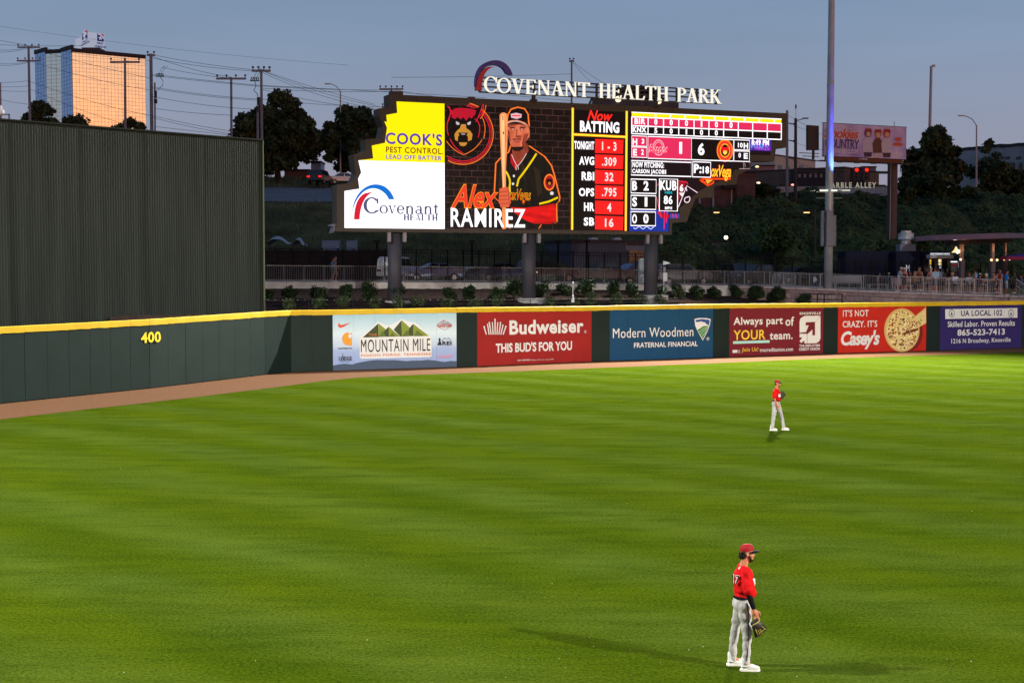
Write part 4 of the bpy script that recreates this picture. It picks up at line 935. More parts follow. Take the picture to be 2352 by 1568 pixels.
# pitch speed box, cards and the neon script
rect('speed_box', BLK, 990, 880, 1158, 1180, -.05); frame(988, 878, 1160, 1182, .07, -.07)
TT('KUB', 996, 892, 985, 1150, bold=.075); TT('FIBER', 1040, 995, 1018, 1112, emit((0, 200, 220), 1.1), bold=.04); TT('86', 1030, 1035, 1118, 1112, bold=.07); TT('MPH', 1042, 1140, 1168, 1108, bold=.07)
ribbon('card_lines', emit((255, 225, 240), 1.2), [[(1165,1150),(1245,950),(1345,1015)], [(1225,975),(1238,965),(1246,1000)], bez((1225,1100),(1215,1060),(1250,1058))+bez((1250,1058),(1280,1040),(1272,1085))+bez((1272,1085),(1260,1120),(1225,1100))], .06, -.06, cD, P3)
ribbon('card_lines', emit((245, 35, 70), 1.1), [[(965,950),(985,925)], [(960,1060),(980,1150),(1010,1250)], [(1165,905),(1245,915),(1255,940)], [(1035,1180),(1030,1360)], [(1062,1190),(1050,1300)], [(970,1190),(1000,1240)], [(1110,1215),(1120,1250)], [(1140,1215),(1150,1255)]], .07, -.055, cD, P3)
layer('card_red', emit((170, 15, 40), 1.0), [[(1165,915),(1235,920),(1225,960),(1165,1100)], [(965,1195),(1080,1225),(1080,1255),(1000,1255)]], -.045, cD, P3)
T('6', 1178, 935, 1005, 1212, WHITE, cD, d=.07, bold=.08, parent=P3); layer('heart', WHITE, [[(1172,1018),(1220,1018),(1196,1050)]], -.07, cD, P3)
layer('purple_picture', emit((70, 70, 160), 1.0), [[(1085,1210),(1176,1215),(1176,1256),(1085,1260)]], -.035, cD, P3)
T('oxVega', 1470, 748, 905, 1665, emit((255, 70, 20), 1.15), cD, d=.06, bold=.08, shear=.3, parent=P3, spacing=.85)
T('oxVega', 1474, 754, 898, 1660, emit((255, 205, 50), 1.25), cD, d=.07, bold=.03, shear=.3, parent=P3, spacing=.85)
ribbon('neon_tail', emit((255, 70, 20), 1.15), [bez((1370,890), (1390,925), (1430,912)), [(1390,880),(1400,915),(1442,948),(1490,925),(1500,905)], [(1400,885),(1660,885)]], .12, -.06, cD, P3)
layer('neon_tail', emit((255, 170, 40), 1.2), [[(1420,890),(1490,895),(1440,935)]], -.065, cD, P3)
mb = MB()
for k in range(16): x = 740+k*45; mb.stroke([uvD(x+random.uniform(-15, 15), 690+x*.02+random.uniform(-8, 8)) for _ in range(4)], .04, -.04-.001*(k % 5))
mb.build('background_neon', emit((170, 30, 110), 1.0), P3, kind='stuff')
mb = MB()
for k in range(7): x = 900+k*100; mb.stroke([uvD(x+random.uniform(-30, 30), 470+(x-720)*.035+random.uniform(-8, 8)) for _ in range(3)], .04, -.04-.001*(k % 5))
mb.build('background_neon', emit((150, 30, 130), 1.0), P3, kind='stuff')
mb = MB()
for p in ([(1780,730),(1785,785),(1740,790),(1845,788)], [(1835,735),(1850,725)], [(1790,735),(1800,770)]): mb.stroke([uvD(*q) for q in p], .04, -.05)
mb.build('background_neon', emit((190, 160, 170), 1.0), P3, kind='stuff')
# cabinet seams on the housing and small vents along the foot
mb = MB()
for k in range(1, 14):
    u = outer[-1][0]+(ro[-1][0]-outer[-1][0])*k/14; mb.box(u-.015, -.008, zb+.04, u+.015, .01, zi_b-.06)
for k in range(1, 16):
    u = outer[0][0]+(ro[0][0]-outer[0][0])*k/16; mb.box(u-.015, -.008, zi_t+.1 if u < xs3 else zt2+.1, u+.015, .01, ztop_-.04)
mb.build('seams', mat('seam_dark', (.02, .016, .013), .7), sb, kind='stuff')
# bottom left service flap
MB().prism([BP.uv(*cB(1100,1345)), BP.uv(*cB(1040,1350)), BP.uv(*cB(1038,1370)), BP.uv(*cB(1062,1372)), BP.uv(*cB(1045,1428)), (outer[-1][0], zb), BP.uv(*cB(1095,1345))], .1, .8).build('corner_bracket', mat('bracket_grey', (.10, .10, .13), .5), sb)
# columns with plates
m_col = mat('column_grey', (.045, .042, .052), .55, var=.12, scale=1.2, bump=.08)
for (px, pyb, w_) in ((912.8, 681, 32), (1222.5, 675, 31.5), (1504, 668, 31)):
    u, _ = BP.uv(px, 600); p = BP.pt(u, 0, -.62); Yc = p.y; r_ = w_/2/FPX*Yc
    z0 = at(px, pyb, Yc).z-1.1
    MB().tube([(u, .62, z0), (u, .62, zb+.05)], r_, 24).build('column', m_col, sb, smooth=True)
    o = sb.children[-1] if sb.children else None
    MB().box(u-.62, .0, zb-.62, u-.42, .25, zb-.01).box(u+.42, .0, zb-.62, u+.62, .25, zb-.01).build('plate', mat('plate_grey', (.26, .23, .25), .6), sb)
    MB().tube([(u+.1, .3, z0+.2), (u+.1, .3, z0+.82)], 1.0, 20).build('footing', mc, sb)
# rooftop clutter on the housing
MB().box(BP.uv(*cC(650,80))[0], .4, ztop_, BP.uv(*cC(760,80))[0], .9, ztop_+.28).build('vent_box', m_house, sb)
MB().box(BP.uv(*cC(1355,112))[0], .3, ztop_, BP.uv(*cC(1400,112))[0], .9, ztop_+.14).build('vent_box', m_house, sb)

# ------------------------------------------------------------------ sign over the scoreboard
sg = thing('rooftop_sign', 'white serif letters with blue and red arc on dark rails above the scoreboard', 'sign', tuple(BP.pt(BP.uv(*cS(100, 350))[0], ztop_)), BP.rz)
ox, oz = BP.uv(*cS(100, 350))[0], ztop_
def loc(p): return (p[0]-ox, p[1]-oz)
m_sw = emit((255, 248, 230), 1.0, 'sign_letter_face'); m_rail = mat('rail_black', (.02, .02, .022), .5)
u0, z0 = loc(BP.uv(*cS(172, 352))); u1, zr = loc(BP.uv(*cS(2180, 472)))
h = loc(BP.uv(*cS(172, 228)))[1]-z0
zc = (z0+zr)/2
words = [('C', 172, 286, 360, 1.06), ('OVENANT', 284, 1070, 0, 1), ('HEALTH', 1145, 1735, 0, 1), ('PARK', 1805, 2180, 0, 1)]
def base_z(x): return z0+(zr-z0)*(x-172)/(2180-172)
for wtxt, xa, xb, _, k in words:
    ua = loc(BP.uv(*cS(xa, 350)))[0]; ub = loc(BP.uv(*cS(xb, 400)))[0]
    G = [(serif_glyph(c_)) for c_ in wtxt]; tot = sum(g_[1] for g_ in G)+.03*(len(G)-1); x = ua; sx = (ub-ua)/tot
    for c_, (P, wd) in zip(wtxt, G):
        mb = MB()
        for j, p in enumerate(P): mb.prism([(x+a*sx, zc+b_*h*k) for a, b_ in p], -.32-.0008*j, -.20-.0008*j)
        mb.build('letter', m_sw, sg)
        m2 = MB()
        for j, p in enumerate(P): m2.prism([(x+a*sx+.045, zc+b_*h*k-.03) for a, b_ in p], -.19-.0008*j, -.10-.0008*j)
        m2.build('letter_can', m_rail, sg)
        x += (wd+.03)*sx
for zz in (.02, .40, .74, 1.0):
    MB().box(loc(BP.uv(*cS(150, 300)))[0], -.05, zc+h*zz-.05, loc(BP.uv(*cS(2170, 400)))[0], .05, zc+h*zz+.04).build('rail', m_rail, sg)
for x in (148, 395, 610, 800, 970, 1140, 1340, 1500, 1645, 1820, 1990, 2160):
    u = loc(BP.uv(*cS(x, 350)))[0]; MB().box(u-.07, -.06, zc-.02, u+.07, .06, zc+h*1.03).build('upright', m_rail, sg)
for x in (605, 1645):
    u = loc(BP.uv(*cS(x, 350)))[0]; MB().box(u-.11, -.1, 0, u+.11, .1, zc+.1).box(u-.2, -.2, 0, u+.2, .2, .12).build('post', m_rail, sg)
def arcp(pts, y0, y1, m, name):
    P = [loc(BP.uv(*cS(*p))) for p in pts]; mb = MB(); mb.prism(P, y0, y1); return mb.build(name, m, sg)
ba = bez((100,318), (92,200), (150,140))+bez((150,140), (215,85), (300,98))+bez((300,98), (385,120), (415,220))[1:]+[(385,218),(358,205)]+bez((358,205), (330,140), (262,135))+bez((262,135), (180,135), (140,210))+bez((140,210), (120,260), (112,318))
ra = bez((102,350), (108,230), (165,175))+[(205,152),(258,152)]+bez((258,152), (190,165), (165,240))+[(152,300),(152,350)]
m_ba = mat('sign_blue', (.06, .05, .30), .45); m_ra = mat('sign_red', (.55, .035, .055), .45)
arcp(ba, -.30, .0, m_ba, 'arc'); arcp(ra, -.36, -.04, m_ra, 'arc')
# ------------------------------------------------------------------ vegetation
def leaf_mat(name, c1, c2, scale=.5):
    m = bpy.data.materials.new(name); m.use_nodes = True; t = m.node_tree; b = t.nodes['Principled BSDF']
    c = t.nodes.new('ShaderNodeTexCoord'); nz = t.nodes.new('ShaderNodeTexNoise'); nz.inputs['Scale'].default_value = scale; nz.inputs['Detail'].default_value = 6
    t.links.new(c.outputs['Object'], nz.inputs[0]); r_ = t.nodes.new('ShaderNodeMapRange'); r_.inputs[1].default_value = .35; r_.inputs[2].default_value = .65; t.links.new(nz.outputs[0], r_.inputs[0])
    n2 = t.nodes.new('ShaderNodeTexNoise'); n2.inputs['Scale'].default_value = 7; t.links.new(c.outputs['Object'], n2.inputs[0])
    ad = t.nodes.new('ShaderNodeMath'); ad.operation = 'MULTIPLY'; t.links.new(r_.outputs[0], ad.inputs[0]); m2 = t.nodes.new('ShaderNodeMath'); m2.operation = 'MULTIPLY'; t.links.new(n2.outputs[0], m2.inputs[0]); m2.inputs[1].default_value = 2.0; t.links.new(m2.outputs[0], ad.inputs[1])
    mx = t.nodes.new('ShaderNodeMixRGB'); t.links.new(ad.outputs[0], mx.inputs[0]); mx.inputs[1].default_value = (*c1, 1); mx.inputs[2].default_value = (*c2, 1)
    t.links.new(mx.outputs[0], b.inputs['Base Color']); b.inputs['Roughness'].default_value = .6; b.inputs['Specular IOR Level'].default_value = .15
    return m
LM = leaf_mat('leaves_dark', (.018, .028, .012), (.062, .088, .034)); LM2 = leaf_mat('leaves_mid', (.018, .038, .012), (.05, .085, .025)); LIVY = leaf_mat('ivy_leaves', (.018, .033, .013), (.070, .105, .036), .35)
BARK = mat('bark', (.05, .038, .03), .95, var=.3, scale=4, bump=.6)
def leaf_mesh(name, P, size, m, up=.3, asp=.6, nrm=None):
    """P (n,3) leaf centres; two-triangle leaves, random directions"""
    n = len(P); a = rng.normal(size=(n, 3)); 
    if nrm is not None: a = a*.55+nrm
    else: a[:, 2] += up
    a /= np.linalg.norm(a, axis=1, keepdims=True); r_ = rng.normal(size=(n, 3)); u = np.cross(a, r_); u /= np.linalg.norm(u, axis=1, keepdims=True); v = np.cross(a, u)
    s = size*(.6+.8*rng.random((n, 1)))
    V = np.empty((n, 4, 3)); V[:, 0] = P-u*s; V[:, 1] = P-v*s*asp; V[:, 2] = P+u*s; V[:, 3] = P+v*s*asp
    V = V.reshape(-1, 3); me = bpy.data.meshes.new(name); me.vertices.add(4*n); me.vertices.foreach_set('co', V.ravel())
    me.loops.add(4*n); me.loops.foreach_set('vertex_index', np.arange(4*n, dtype=np.int32)); me.polygons.add(n); me.polygons.foreach_set('loop_start', np.arange(0, 4*n, 4, dtype=np.int32)); me.polygons.foreach_set('loop_total', np.full(n, 4, dtype=np.int32))
    me.materials.append(m); me.update(); me.validate(); return me
def make_tree(label, x, y, z, H, cw, ch, n_leaf, leaf, m=None, group=None, clumps=38, trunk_r=.28, seed=1, low=.15, cat='tree', shape=1.0, name='tree'):
    """crown of height ch and width cw on top of a trunk; H = total height"""
    g_ = np.random.default_rng(seed); t = thing(name, label, cat, (x, y, z), 0, group)
    cz = H-ch/2; C = []
    for _ in range(clumps):
        d = g_.normal(size=3); d /= np.linalg.norm(d); r_ = g_.random()**.42
        zz = d[2]*r_*.5; wf = 1.0-.35*max(0, zz*2)*shape
        C.append((d[0]*r_*.5*cw*wf, d[1]*r_*.5*cw*wf, cz+zz*ch))
    C = np.array(C); cs = g_.uniform(.55, 1.35, len(C))*min(cw, ch)*.105*(60/clumps)**.42
    k = g_.choice(len(C), n_leaf, p=cs**2/np.sum(cs**2)); d = g_.normal(size=(n_leaf, 3)); d /= np.linalg.norm(d, axis=1, keepdims=True)
    P = C[k]+d*(cs[k]*(.5+.85*g_.random(n_leaf)))[:, None]*np.array([1.15, 1.15, .85])
    link('crown', leaf_mesh('crown', P, leaf, m or LM), None, t)
    mb = MB(); top = cz+ch*.22
    pts = [(0, 0, -.3), (g_.normal()*.1, 0, (H-ch)*.5), (g_.normal()*.2, g_.normal()*.2, H-ch+ch*.15), (g_.normal()*.4, g_.normal()*.3, cz), (g_.normal()*.5, 0, top)]
    mb.tube(pts, [trunk_r, trunk_r*.85, trunk_r*.7, trunk_r*.42, trunk_r*.15], 8)
    for i in g_.choice(len(C), min(14, len(C)), replace=False):
        s0 = Vector(pts[2]).lerp(Vector(pts[3]), g_.random()*.9); e_ = Vector(C[i]); mid = s0.lerp(e_, .5)+Vector((0, 0, -.15*ch*g_.random()))
        mb.tube([s0, mid, e_], [trunk_r*.35, trunk_r*.22, trunk_r*.06], 5)
    mb.build('trunk', BARK, t); return t
def tree_px(label, x0, x1, yt, yb, Y, n, leaf, trunk=0.0, **k):
    """crown filling the picture box x0..x1, yt..yb at depth Y, standing on the terrain"""
    cx = (x0+x1)/2; p = at(cx, yt, Y); b = at(cx, yb, Y); zg = hillZ(p.x, Y)
    if 'zg' in k: zg = k.pop('zg')
    cw = (x1-x0)/FPX*Y; ch = p.z-b.z; return make_tree(label, p.x, Y, zg, p.z-zg, cw, ch, n, leaf, **k)
tree_px('large dark round tree beside the tall utility pole, left of the scoreboard', 540, 728, 220, 405, 178, 30000, .30, seed=3, clumps=80, trunk_r=.5)
tree_px('dark bushy tree partly behind the stepped left edge of the scoreboard', 722, 905, 246, 392, 182, 28000, .30, seed=4, clumps=75, trunk_r=.45)
tree_px('dark low tree above the green screen, left of the blue glass tower edge', 58, 140, 244, 330, 230, 7000, .34, seed=5, clumps=22)
tree_px('sprawling low tree top in front of the dark blue edge of the glass tower', 132, 208, 268, 345, 232, 5000, .34, seed=6, clumps=18)
tree_px('small tree top rising in front of the golden glass face', 255, 345, 275, 345, 228, 6000, .34, seed=7, clumps=20)
tree_px('tiny bush top at the extreme left above the green screen', 14, 48, 265, 330, 235, 1800, .34, seed=8, clumps=9)
tree_px('tall dark tree with layered branches just right of the billboard', 2078, 2212, 286, 470, 160, 17000, .32, seed=9, clumps=60, shape=1.8)
tree_px('thin open tree in front of the old grey building, beside the right street lamp', 2236, 2318, 322, 440, 172, 4200, .28, seed=10, clumps=28, shape=1.6, trunk_r=.16)
tree_px('dark spreading tree low against the old grey building at far right', 2258, 2370, 388, 462, 176, 9000, .30, seed=12, clumps=30)
tree_px('broad dark shrubby tree at the hilltop under the layered tree', 2030, 2260, 398, 500, 156, 14000, .30, seed=13, clumps=44)
tree_px('small light green sapling beside the dark blue kiosk', 2085, 2138, 537, 590, 121, 1800, .16, m=LM2, seed=14, clumps=14, trunk_r=.07, zg=4.1)
tree_px('pale green young tree low on the ivy slope right of the globe lamp', 1748, 1822, 520, 600, 125, 2400, .2, m=LM2, seed=15, clumps=18, trunk_r=.08)
tree_px('dark bush at the top of the ivy slope under the beige building', 1690, 1790, 425, 470, 155, 4500, .26, seed=16, clumps=16)
# ivy slope
def slope_pts(n, a0, a1, y0, y1, lift=(0, .5)):
    A = rng.uniform(a0, a1, n); Yv = y0+(y1-y0)*rng.random(n); P = np.empty((n, 3)); Nn = np.empty((n, 3))
    for i in range(n):
        X = (A[i]-PW/2)/FPX*Yv[i]; z = hillZ(X, Yv[i]); P[i] = (X, Yv[i], z)
        l_ = noise.noise(Vector((X*.33, Yv[i]*.33, 5))); l2 = noise.noise(Vector((X*1.1, Yv[i]*1.1, 2)))
        P[i, 2] += max(0, .45+.9*l_+.5*l2)+rng.random()*.25; Nn[i] = (0, -.8, .7)
    return P, Nn
P, Nn = slope_pts(110000, 1500, 2480, 121.5, 163)
tag(link('ivy', leaf_mesh('ivy', P, .17, LIVY, nrm=Nn)), 'dense dark green ivy covering the slope behind the fence', 'ivy', kind='stuff')
# weeds on the left slope: upright blades
n = 60000
A = rng.uniform(560, 1560, n); Yv = np.where(rng.random(n) < .86, rng.uniform(121, 150, n), rng.uniform(170.5, 186, n)); V = np.empty((n*3, 3))
for i in range(n):
    X = (A[i]-PW/2)/FPX*Yv[i]; z = hillZ(X, Yv[i])-.03; h = (.16+.35*rng.random())*(1+.8*noise.noise(Vector((X*.4, Yv[i]*.4, 0)))); a = rng.random()*6.28; w_ = .05
    dx, dy = math.cos(a)*w_, math.sin(a)*w_; V[3*i] = (X-dx, Yv[i]-dy, z); V[3*i+1] = (X+dx, Yv[i]+dy, z); V[3*i+2] = (X+rng.normal()*.1, Yv[i]+rng.normal()*.1, z+h)
me = bpy.data.meshes.new('weeds'); me.vertices.add(3*n); me.vertices.foreach_set('co', V.ravel()); me.loops.add(3*n); me.loops.foreach_set('vertex_index', np.arange(3*n, dtype=np.int32))
me.polygons.add(n); me.polygons.foreach_set('loop_start', np.arange(0, 3*n, 3, dtype=np.int32)); me.polygons.foreach_set('loop_total', np.full(n, 3, dtype=np.int32)); me.materials.append(leaf_mat('weed_blades', (.07, .085, .04), (.16, .18, .09), .3)); me.update()
tag(link('weeds', me), 'rough grass and weeds on the slope left of the scoreboard', 'grass', kind='stuff')
# rocks lying at the top of the left slope
for (x, y, s, l_) in ((822, 467, .55, 'white rock with a reddish patch on the left grass slope'), (842, 468, .7, 'rounded pinkish rock, right one of the pair on the left grass slope')):
    p = at(x, y, 148); z = hillZ(p.x, 148); mb = MB(); mb.ball((0, 0, 0), s, 10, sz=(1.2, .8, .8))
    mb.v = [tuple(Vector(v)*(1+.25*noise.noise(Vector(v)*2.2+Vector((x, 0, 0))))) for v in mb.v]
    tag(mb.build('rock', mat('rock_pale', (.32, .27, .25), .9, var=.2, scale=2, bump=.4), loc=(p.x, 148, z+.35)), l_, 'rock')

# ------------------------------------------------------------------ glass tower
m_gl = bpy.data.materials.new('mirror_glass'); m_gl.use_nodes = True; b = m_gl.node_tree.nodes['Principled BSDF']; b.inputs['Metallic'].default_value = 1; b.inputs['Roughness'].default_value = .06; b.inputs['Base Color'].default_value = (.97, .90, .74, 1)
m_gl2 = m_gl.copy(); m_gl2.name = 'mirror_glass_painted_reflection'; m_gl2.node_tree.nodes['Principled BSDF'].inputs['Base Color'].default_value = (.30, .46, .70, 1)  # same glass on the side facets; darker blue reflection put into its colour
m_mull = mat('mullion', (.06, .045, .035), .5); m_par = mat('parapet_dark', (.018, .014, .018), .6)
TWY = 480.
tw = thing('glass_tower', 'office tower with a golden sunset reflecting in its gridded glass face', 'building', (pos(148, TWY).x, TWY, 14))
def facade(parent, px0, Y0, px1, Y1, yt0, name, cw=1.25, rh=1.28, base=14, par=True, jit=.006, gm=None):
    a = pos(px0, Y0); b_ = pos(px1, Y1); pl = Plane((a.x, a.y), (b_.x, b_.y)); zt = at(px0, yt0, Y0).z
    M = Matrix.Translation(-Vector(parent.location)) @ Matrix.Translation(pl.o) @ Matrix.Rotation(pl.rz, 4, 'Z')
    nc = max(1, round(pl.len/cw)); nr = round((zt-base)/rh); mb = MB(); mu = MB()
    for i in range(nc):
        for j in range(nr):
            x0, x1 = pl.len*i/nc, pl.len*(i+1)/nc; z0, z1 = base+(zt-base)*j/nr, base+(zt-base)*(j+1)/nr
            # each pane sits very slightly out of true, so reflections break up from pane to pane
            t1, t2 = rng.normal()*jit, rng.normal()*jit*.7
            mb.add([(x0, t1*(x1-x0), z0), (x1, -t1*(x1-x0), z0), (x1, -t1*(x1-x0)+t2*(z1-z0), z1), (x0, t1*(x1-x0)+t2*(z1-z0), z1)], [(0,1,2,3)])
    for i in range(nc+1): mu.box(pl.len*i/nc-.03, -.03, base, pl.len*i/nc+.03, .1, zt)
    for j in range(nr+1): mu.box(0, -.025, base+(zt-base)*j/nr-.035, pl.len, .08, base+(zt-base)*j/nr+.035)
    o = mb.build(name, gm or m_gl, parent, kind='stuff'); o.data.transform(M); o2 = mu.build('mullion_grid', m_mull, parent, kind='stuff'); o2.data.transform(M)
    if par:
        o3 = MB().box(-.15, -.3, zt, pl.len+.15, .6, zt+1.35).build('parapet', m_par, parent); o3.data.transform(M)
    return pl, zt
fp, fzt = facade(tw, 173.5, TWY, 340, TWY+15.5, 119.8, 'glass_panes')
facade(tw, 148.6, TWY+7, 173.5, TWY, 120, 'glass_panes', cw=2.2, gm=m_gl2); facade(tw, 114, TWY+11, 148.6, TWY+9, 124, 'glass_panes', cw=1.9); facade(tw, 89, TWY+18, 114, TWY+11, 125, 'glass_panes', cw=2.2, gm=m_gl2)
# solid core, roof
c0, c1, c2, c3 = pos(94, TWY+23), pos(146, TWY+15), pos(176, TWY+6), pos(338, TWY+20)
cv = [(q.x, q.y) for q in (c0, c1, c2, c3)]+[(pos(300, TWY+60).x, TWY+60), (pos(150, TWY+80).x, TWY+80)]
mb = MB(); n = len(cv); zt = fzt-1
mb.add([(x-tw.location.x, y-tw.location.y, 0) for x, y in cv]+[(x-tw.location.x, y-tw.location.y, zt-14) for x, y in cv], [tuple(range(n, 2*n))]+[(i, (i+1) % n, n+(i+1) % n, n+i) for i in range(n)])
mb.build('core', m_par, tw)
rs = thing('rooftop_sign', 'white cube sign with blue and red star logos on the glass tower roof', 'sign', (pos(222, TWY+22).x, TWY+22, fzt+.5))
q0 = pos(222, TWY+16); f1 = Plane((pos(213, TWY+16).x, TWY+16), (pos(248, TWY+20).x, TWY+20)); f0 = Plane((pos(181.5, TWY+32).x, TWY+32), (pos(213, TWY+16).x, TWY+16))
zt_, zb_ = at(213, 74, TWY+16).z, at(213, 108.5, TWY+16).z
m_sw2 = emit((186, 192, 214), .72, 'cube_sign_face')
Mi = Matrix.Translation(-Vector(rs.location))
a, b_, c_ = pos(213, TWY+16), pos(248, TWY+20), pos(181.5, TWY+32); d_ = b_+(c_-a)
mb = MB(); V = [(q.x, q.y, z) for z in (zb_, zt_) for q in (a, b_, d_, c_)]
mb.add(V, [(0,1,5,4), (1,2,6,5), (2,3,7,6), (3,0,4,7), (4,5,6,7), (3,2,1,0)]); mb.build('sign_box', m_sw2, rs).data.transform(Mi)
MB().box(a.x-3, a.y+1, fzt-1, b_.x-1, a.y+14, zb_).build('plinth', mat('plinth_dark', (.05, .05, .06), .7), rs).data.transform(Mi)
for (pl_, fr) in ((f1, ((802,278,856,342), (800,350,856,366), (782,374,876,391))), (f0, ((681,274,726,338), (684,346,728,360), (672,370,742,388)))):
    Mp = Mi @ Matrix.Translation(pl_.o) @ Matrix.Rotation(pl_.rz, 4, 'Z')
    (x0, y0, x1, y1) = fr[0]; u0, z1 = pl_.uv(*cA(x0, y0)); u1, _ = pl_.uv(*cA(x1, y0)); _, z0 = pl_.uv(*cA(x0, y1)); W_, H_ = u1-u0, z1-z0
    MB().flat([(u0, z0), (u1, z0), (u1, z1), (u0, z1)], -.1).build('logo', emit((52, 50, 120), .6), rs).data.transform(Mp)
    MB().flat([(u0+W_*.5, z1), (u1, z1), (u1, z0+H_*.4), (u0+W_*.8, z0+H_*.7)], -.15).build('logo', emit((200, 70, 60), .6), rs).data.transform(Mp)
    cx, cz = u0+W_*.47, z0+H_*.42; st_ = [(cx+W_*(.36 if k % 2 == 0 else .15)*math.sin(k*math.pi/5), cz+W_*(.36 if k % 2 == 0 else .15)*math.cos(k*math.pi/5)) for k in range(10)]
    MB().flat(st_, -.2).build('star', emit((200, 205, 225), .65), rs).data.transform(Mp)
    mb = MB(); mb.stroke(bez((u0+W_*.1, z1-H_*.05), (u0+W_*.7, z1-H_*.1), (u1-W_*.05, z0+H_*.4)), .5, -.18); mb.build('arc', emit((200, 205, 225), .65), rs).data.transform(Mp)
    for (s, (x0, y0, x1, y1)) in zip(('FIRST', 'HORIZON'), fr[1:]):
        u0, z1 = pl_.uv(*cA(x0, y0)); u1, _ = pl_.uv(*cA(x1, y0)); _, z0 = pl_.uv(*cA(x0, y1)); mb = MB(); place_text(mb, (u0, u1, z0, z1), -.1, s, .05); mb.build('lettering', emit((52, 50, 120), .6), rs).data.transform(Mp)
MB().tube([(0, 0, -.5), (0, 0, .6)], .12, 6).ball((0, 0, .9), .4, 8).build('lamp', emit((255, 90, 80), 2.0))
o = bpy.data.objects['lamp']; o.name = 'warning_light'; o.location = (pos(174, TWY).x, TWY+8, fzt+.6); tag(o, 'small red aviation light on the glass tower roof', 'lamp')
# sliver of a pale building at the extreme left
bl = thing('office_building', 'sliver of a pale ribbed building at the extreme left edge', 'building', (pos(-40, 420).x, 420, 10))
zt = at(2, 190, 420).z; x1 = pos(7.5, 420).x-bl.location.x
MB().box(-8, 0, 0, x1, 1.2, zt-10).build('wall', mat('pale_wall', (.36, .31, .30), .8, var=.1, scale=.3), bl)
for k in range(14): MB().box(x1-9, -.15, 3+k*4.1, x1-.3, .1, 4.2+k*4.1).build('window_band', mat('window_dark', (.05, .06, .08), .2), bl)

# ------------------------------------------------------------------ poles, lamps and wires
m_pole = mat('pole_grey_wood', (.20, .20, .215), .8, var=.15, scale=1.5); m_dark = mat('pole_dark', (.035, .03, .028), .6); m_wire = mat('wire_black', (.018, .018, .02), .9); m_galv = mat('galvanised', (.27, .28, .30), .45, metal=.3, var=.1, scale=2)
def pole(name, label, px, yt, yb, Y, r0, r1, m=None, cat='utility pole', arms=(), group=None, px_b=None, zbase=None):
    b_ = at(px_b or px, yb, Y); tp_ = at(px, yt, Y); zb0 = zbase if zbase is not None else min(b_.z, hillZ(b_.x, Y))-.3
    t = thing(name, label, cat, (tp_.x, Y, zb0), 0, group)
    MB().tube([(b_.x-tp_.x, 0, 0), (0, 0, tp_.z-zb0)], [r0, r1], 10).build('shaft', m or m_pole, t)
    for (yy, half, ins) in arms:
        z = at(px, yy, Y).z-zb0; MB().box(-half, -.08, z-.10, half, .08, z+.10).build('crossarm', m or m_pole, t)
        for k in range(ins):
            x = -half+.1+(2*half-.2)*k/(ins-1); MB().tube([(x, 0, z+.1), (x, 0, z+.24)], .035, 5).ball((x, 0, z+.34), .13, 6).build('insulator', mat('insulator_grey', (.12, .11, .12), .3), t)
    return t
U = []
pole('utility_pole', 'grey utility pole with two crossarms at far left, left of the glass tower', 65.5, 107, 330, 190, .2, .15, px_b=70, arms=[(109, 1.5, 4), (140, 1.6, 4)])
pole('utility_pole', 'grey utility pole standing in front of the golden glass face', 287, 138, 345, 150, .17, .12, arms=[(143, 1.6, 3)])
t = pole('utility_pole', 'thick grey utility pole at the right edge of the golden glass face', 346.5, 124, 345, 155, .22, .17, px_b=349, arms=[(127, .45, 2)])
pole('service_post', 'thinner grey post with cable boxes beside the thick utility pole', 355.5, 190, 345, 154, .1, .09)
pole('utility_pole', 'grey utility pole with one wide crossarm above the green screen, left of the round tree', 531, 178, 345, 150, .15, .12, arms=[(181, 1.6, 4)])
t = pole('utility_pole', 'tall pale utility pole at the right end of the green screen, before the round tree', 600, 160, 560, 135, .16, .12, px_b=604, arms=[(163, .9, 4)])
pole('service_post', 'twin conduit post close beside the tall pale utility pole', 592, 253, 345, 135, .13, .12, zbase=8)
pole('utility_pole', 'utility pole top with double crossarm behind the top left corner of the scoreboard', 899, 203, 300, 175, .15, .12, arms=[(205, 1.5, 5), (246, 1.2, 3)])
pole('utility_pole', 'slim grey pole rising behind the white rooftop letters', 1313, 138, 330, 190, .16, .12, arms=[(141, .35, 2)])
t = pole('utility_pole', 'grey wooden pole with side insulators just right of the scoreboard', 1808, 254, 440, 158, .17, .14)
for yy in (283, 322, 362): MB().tube([(.1, 0, at(1808, yy, 158).z-t.location.z), (.75, 0, at(1808, yy+2, 158).z-t.location.z)], .06, 6).ball((.8, 0, at(1808, yy+2, 158).z-t.location.z), .12, 6).build('insulator', m_dark, t)
pole('tall_pole', 'very tall thin leaning pole in front of the layered tree at right', 2139, 152, 420, 165, .22, .15, m=m_galv, px_b=2132, cat='pole')
MB().box(-.1, -.1, 0, .25, .1, .25).build('camera_box', m_galv, bpy.data.objects[-1] if False else [o for o in bpy.data.objects if o.name == 'tall_pole'][0]).location = (.2, 0, at(2139, 154, 165).z-[o for o in bpy.data.objects if o.name == 'tall_pole'][0].location.z)
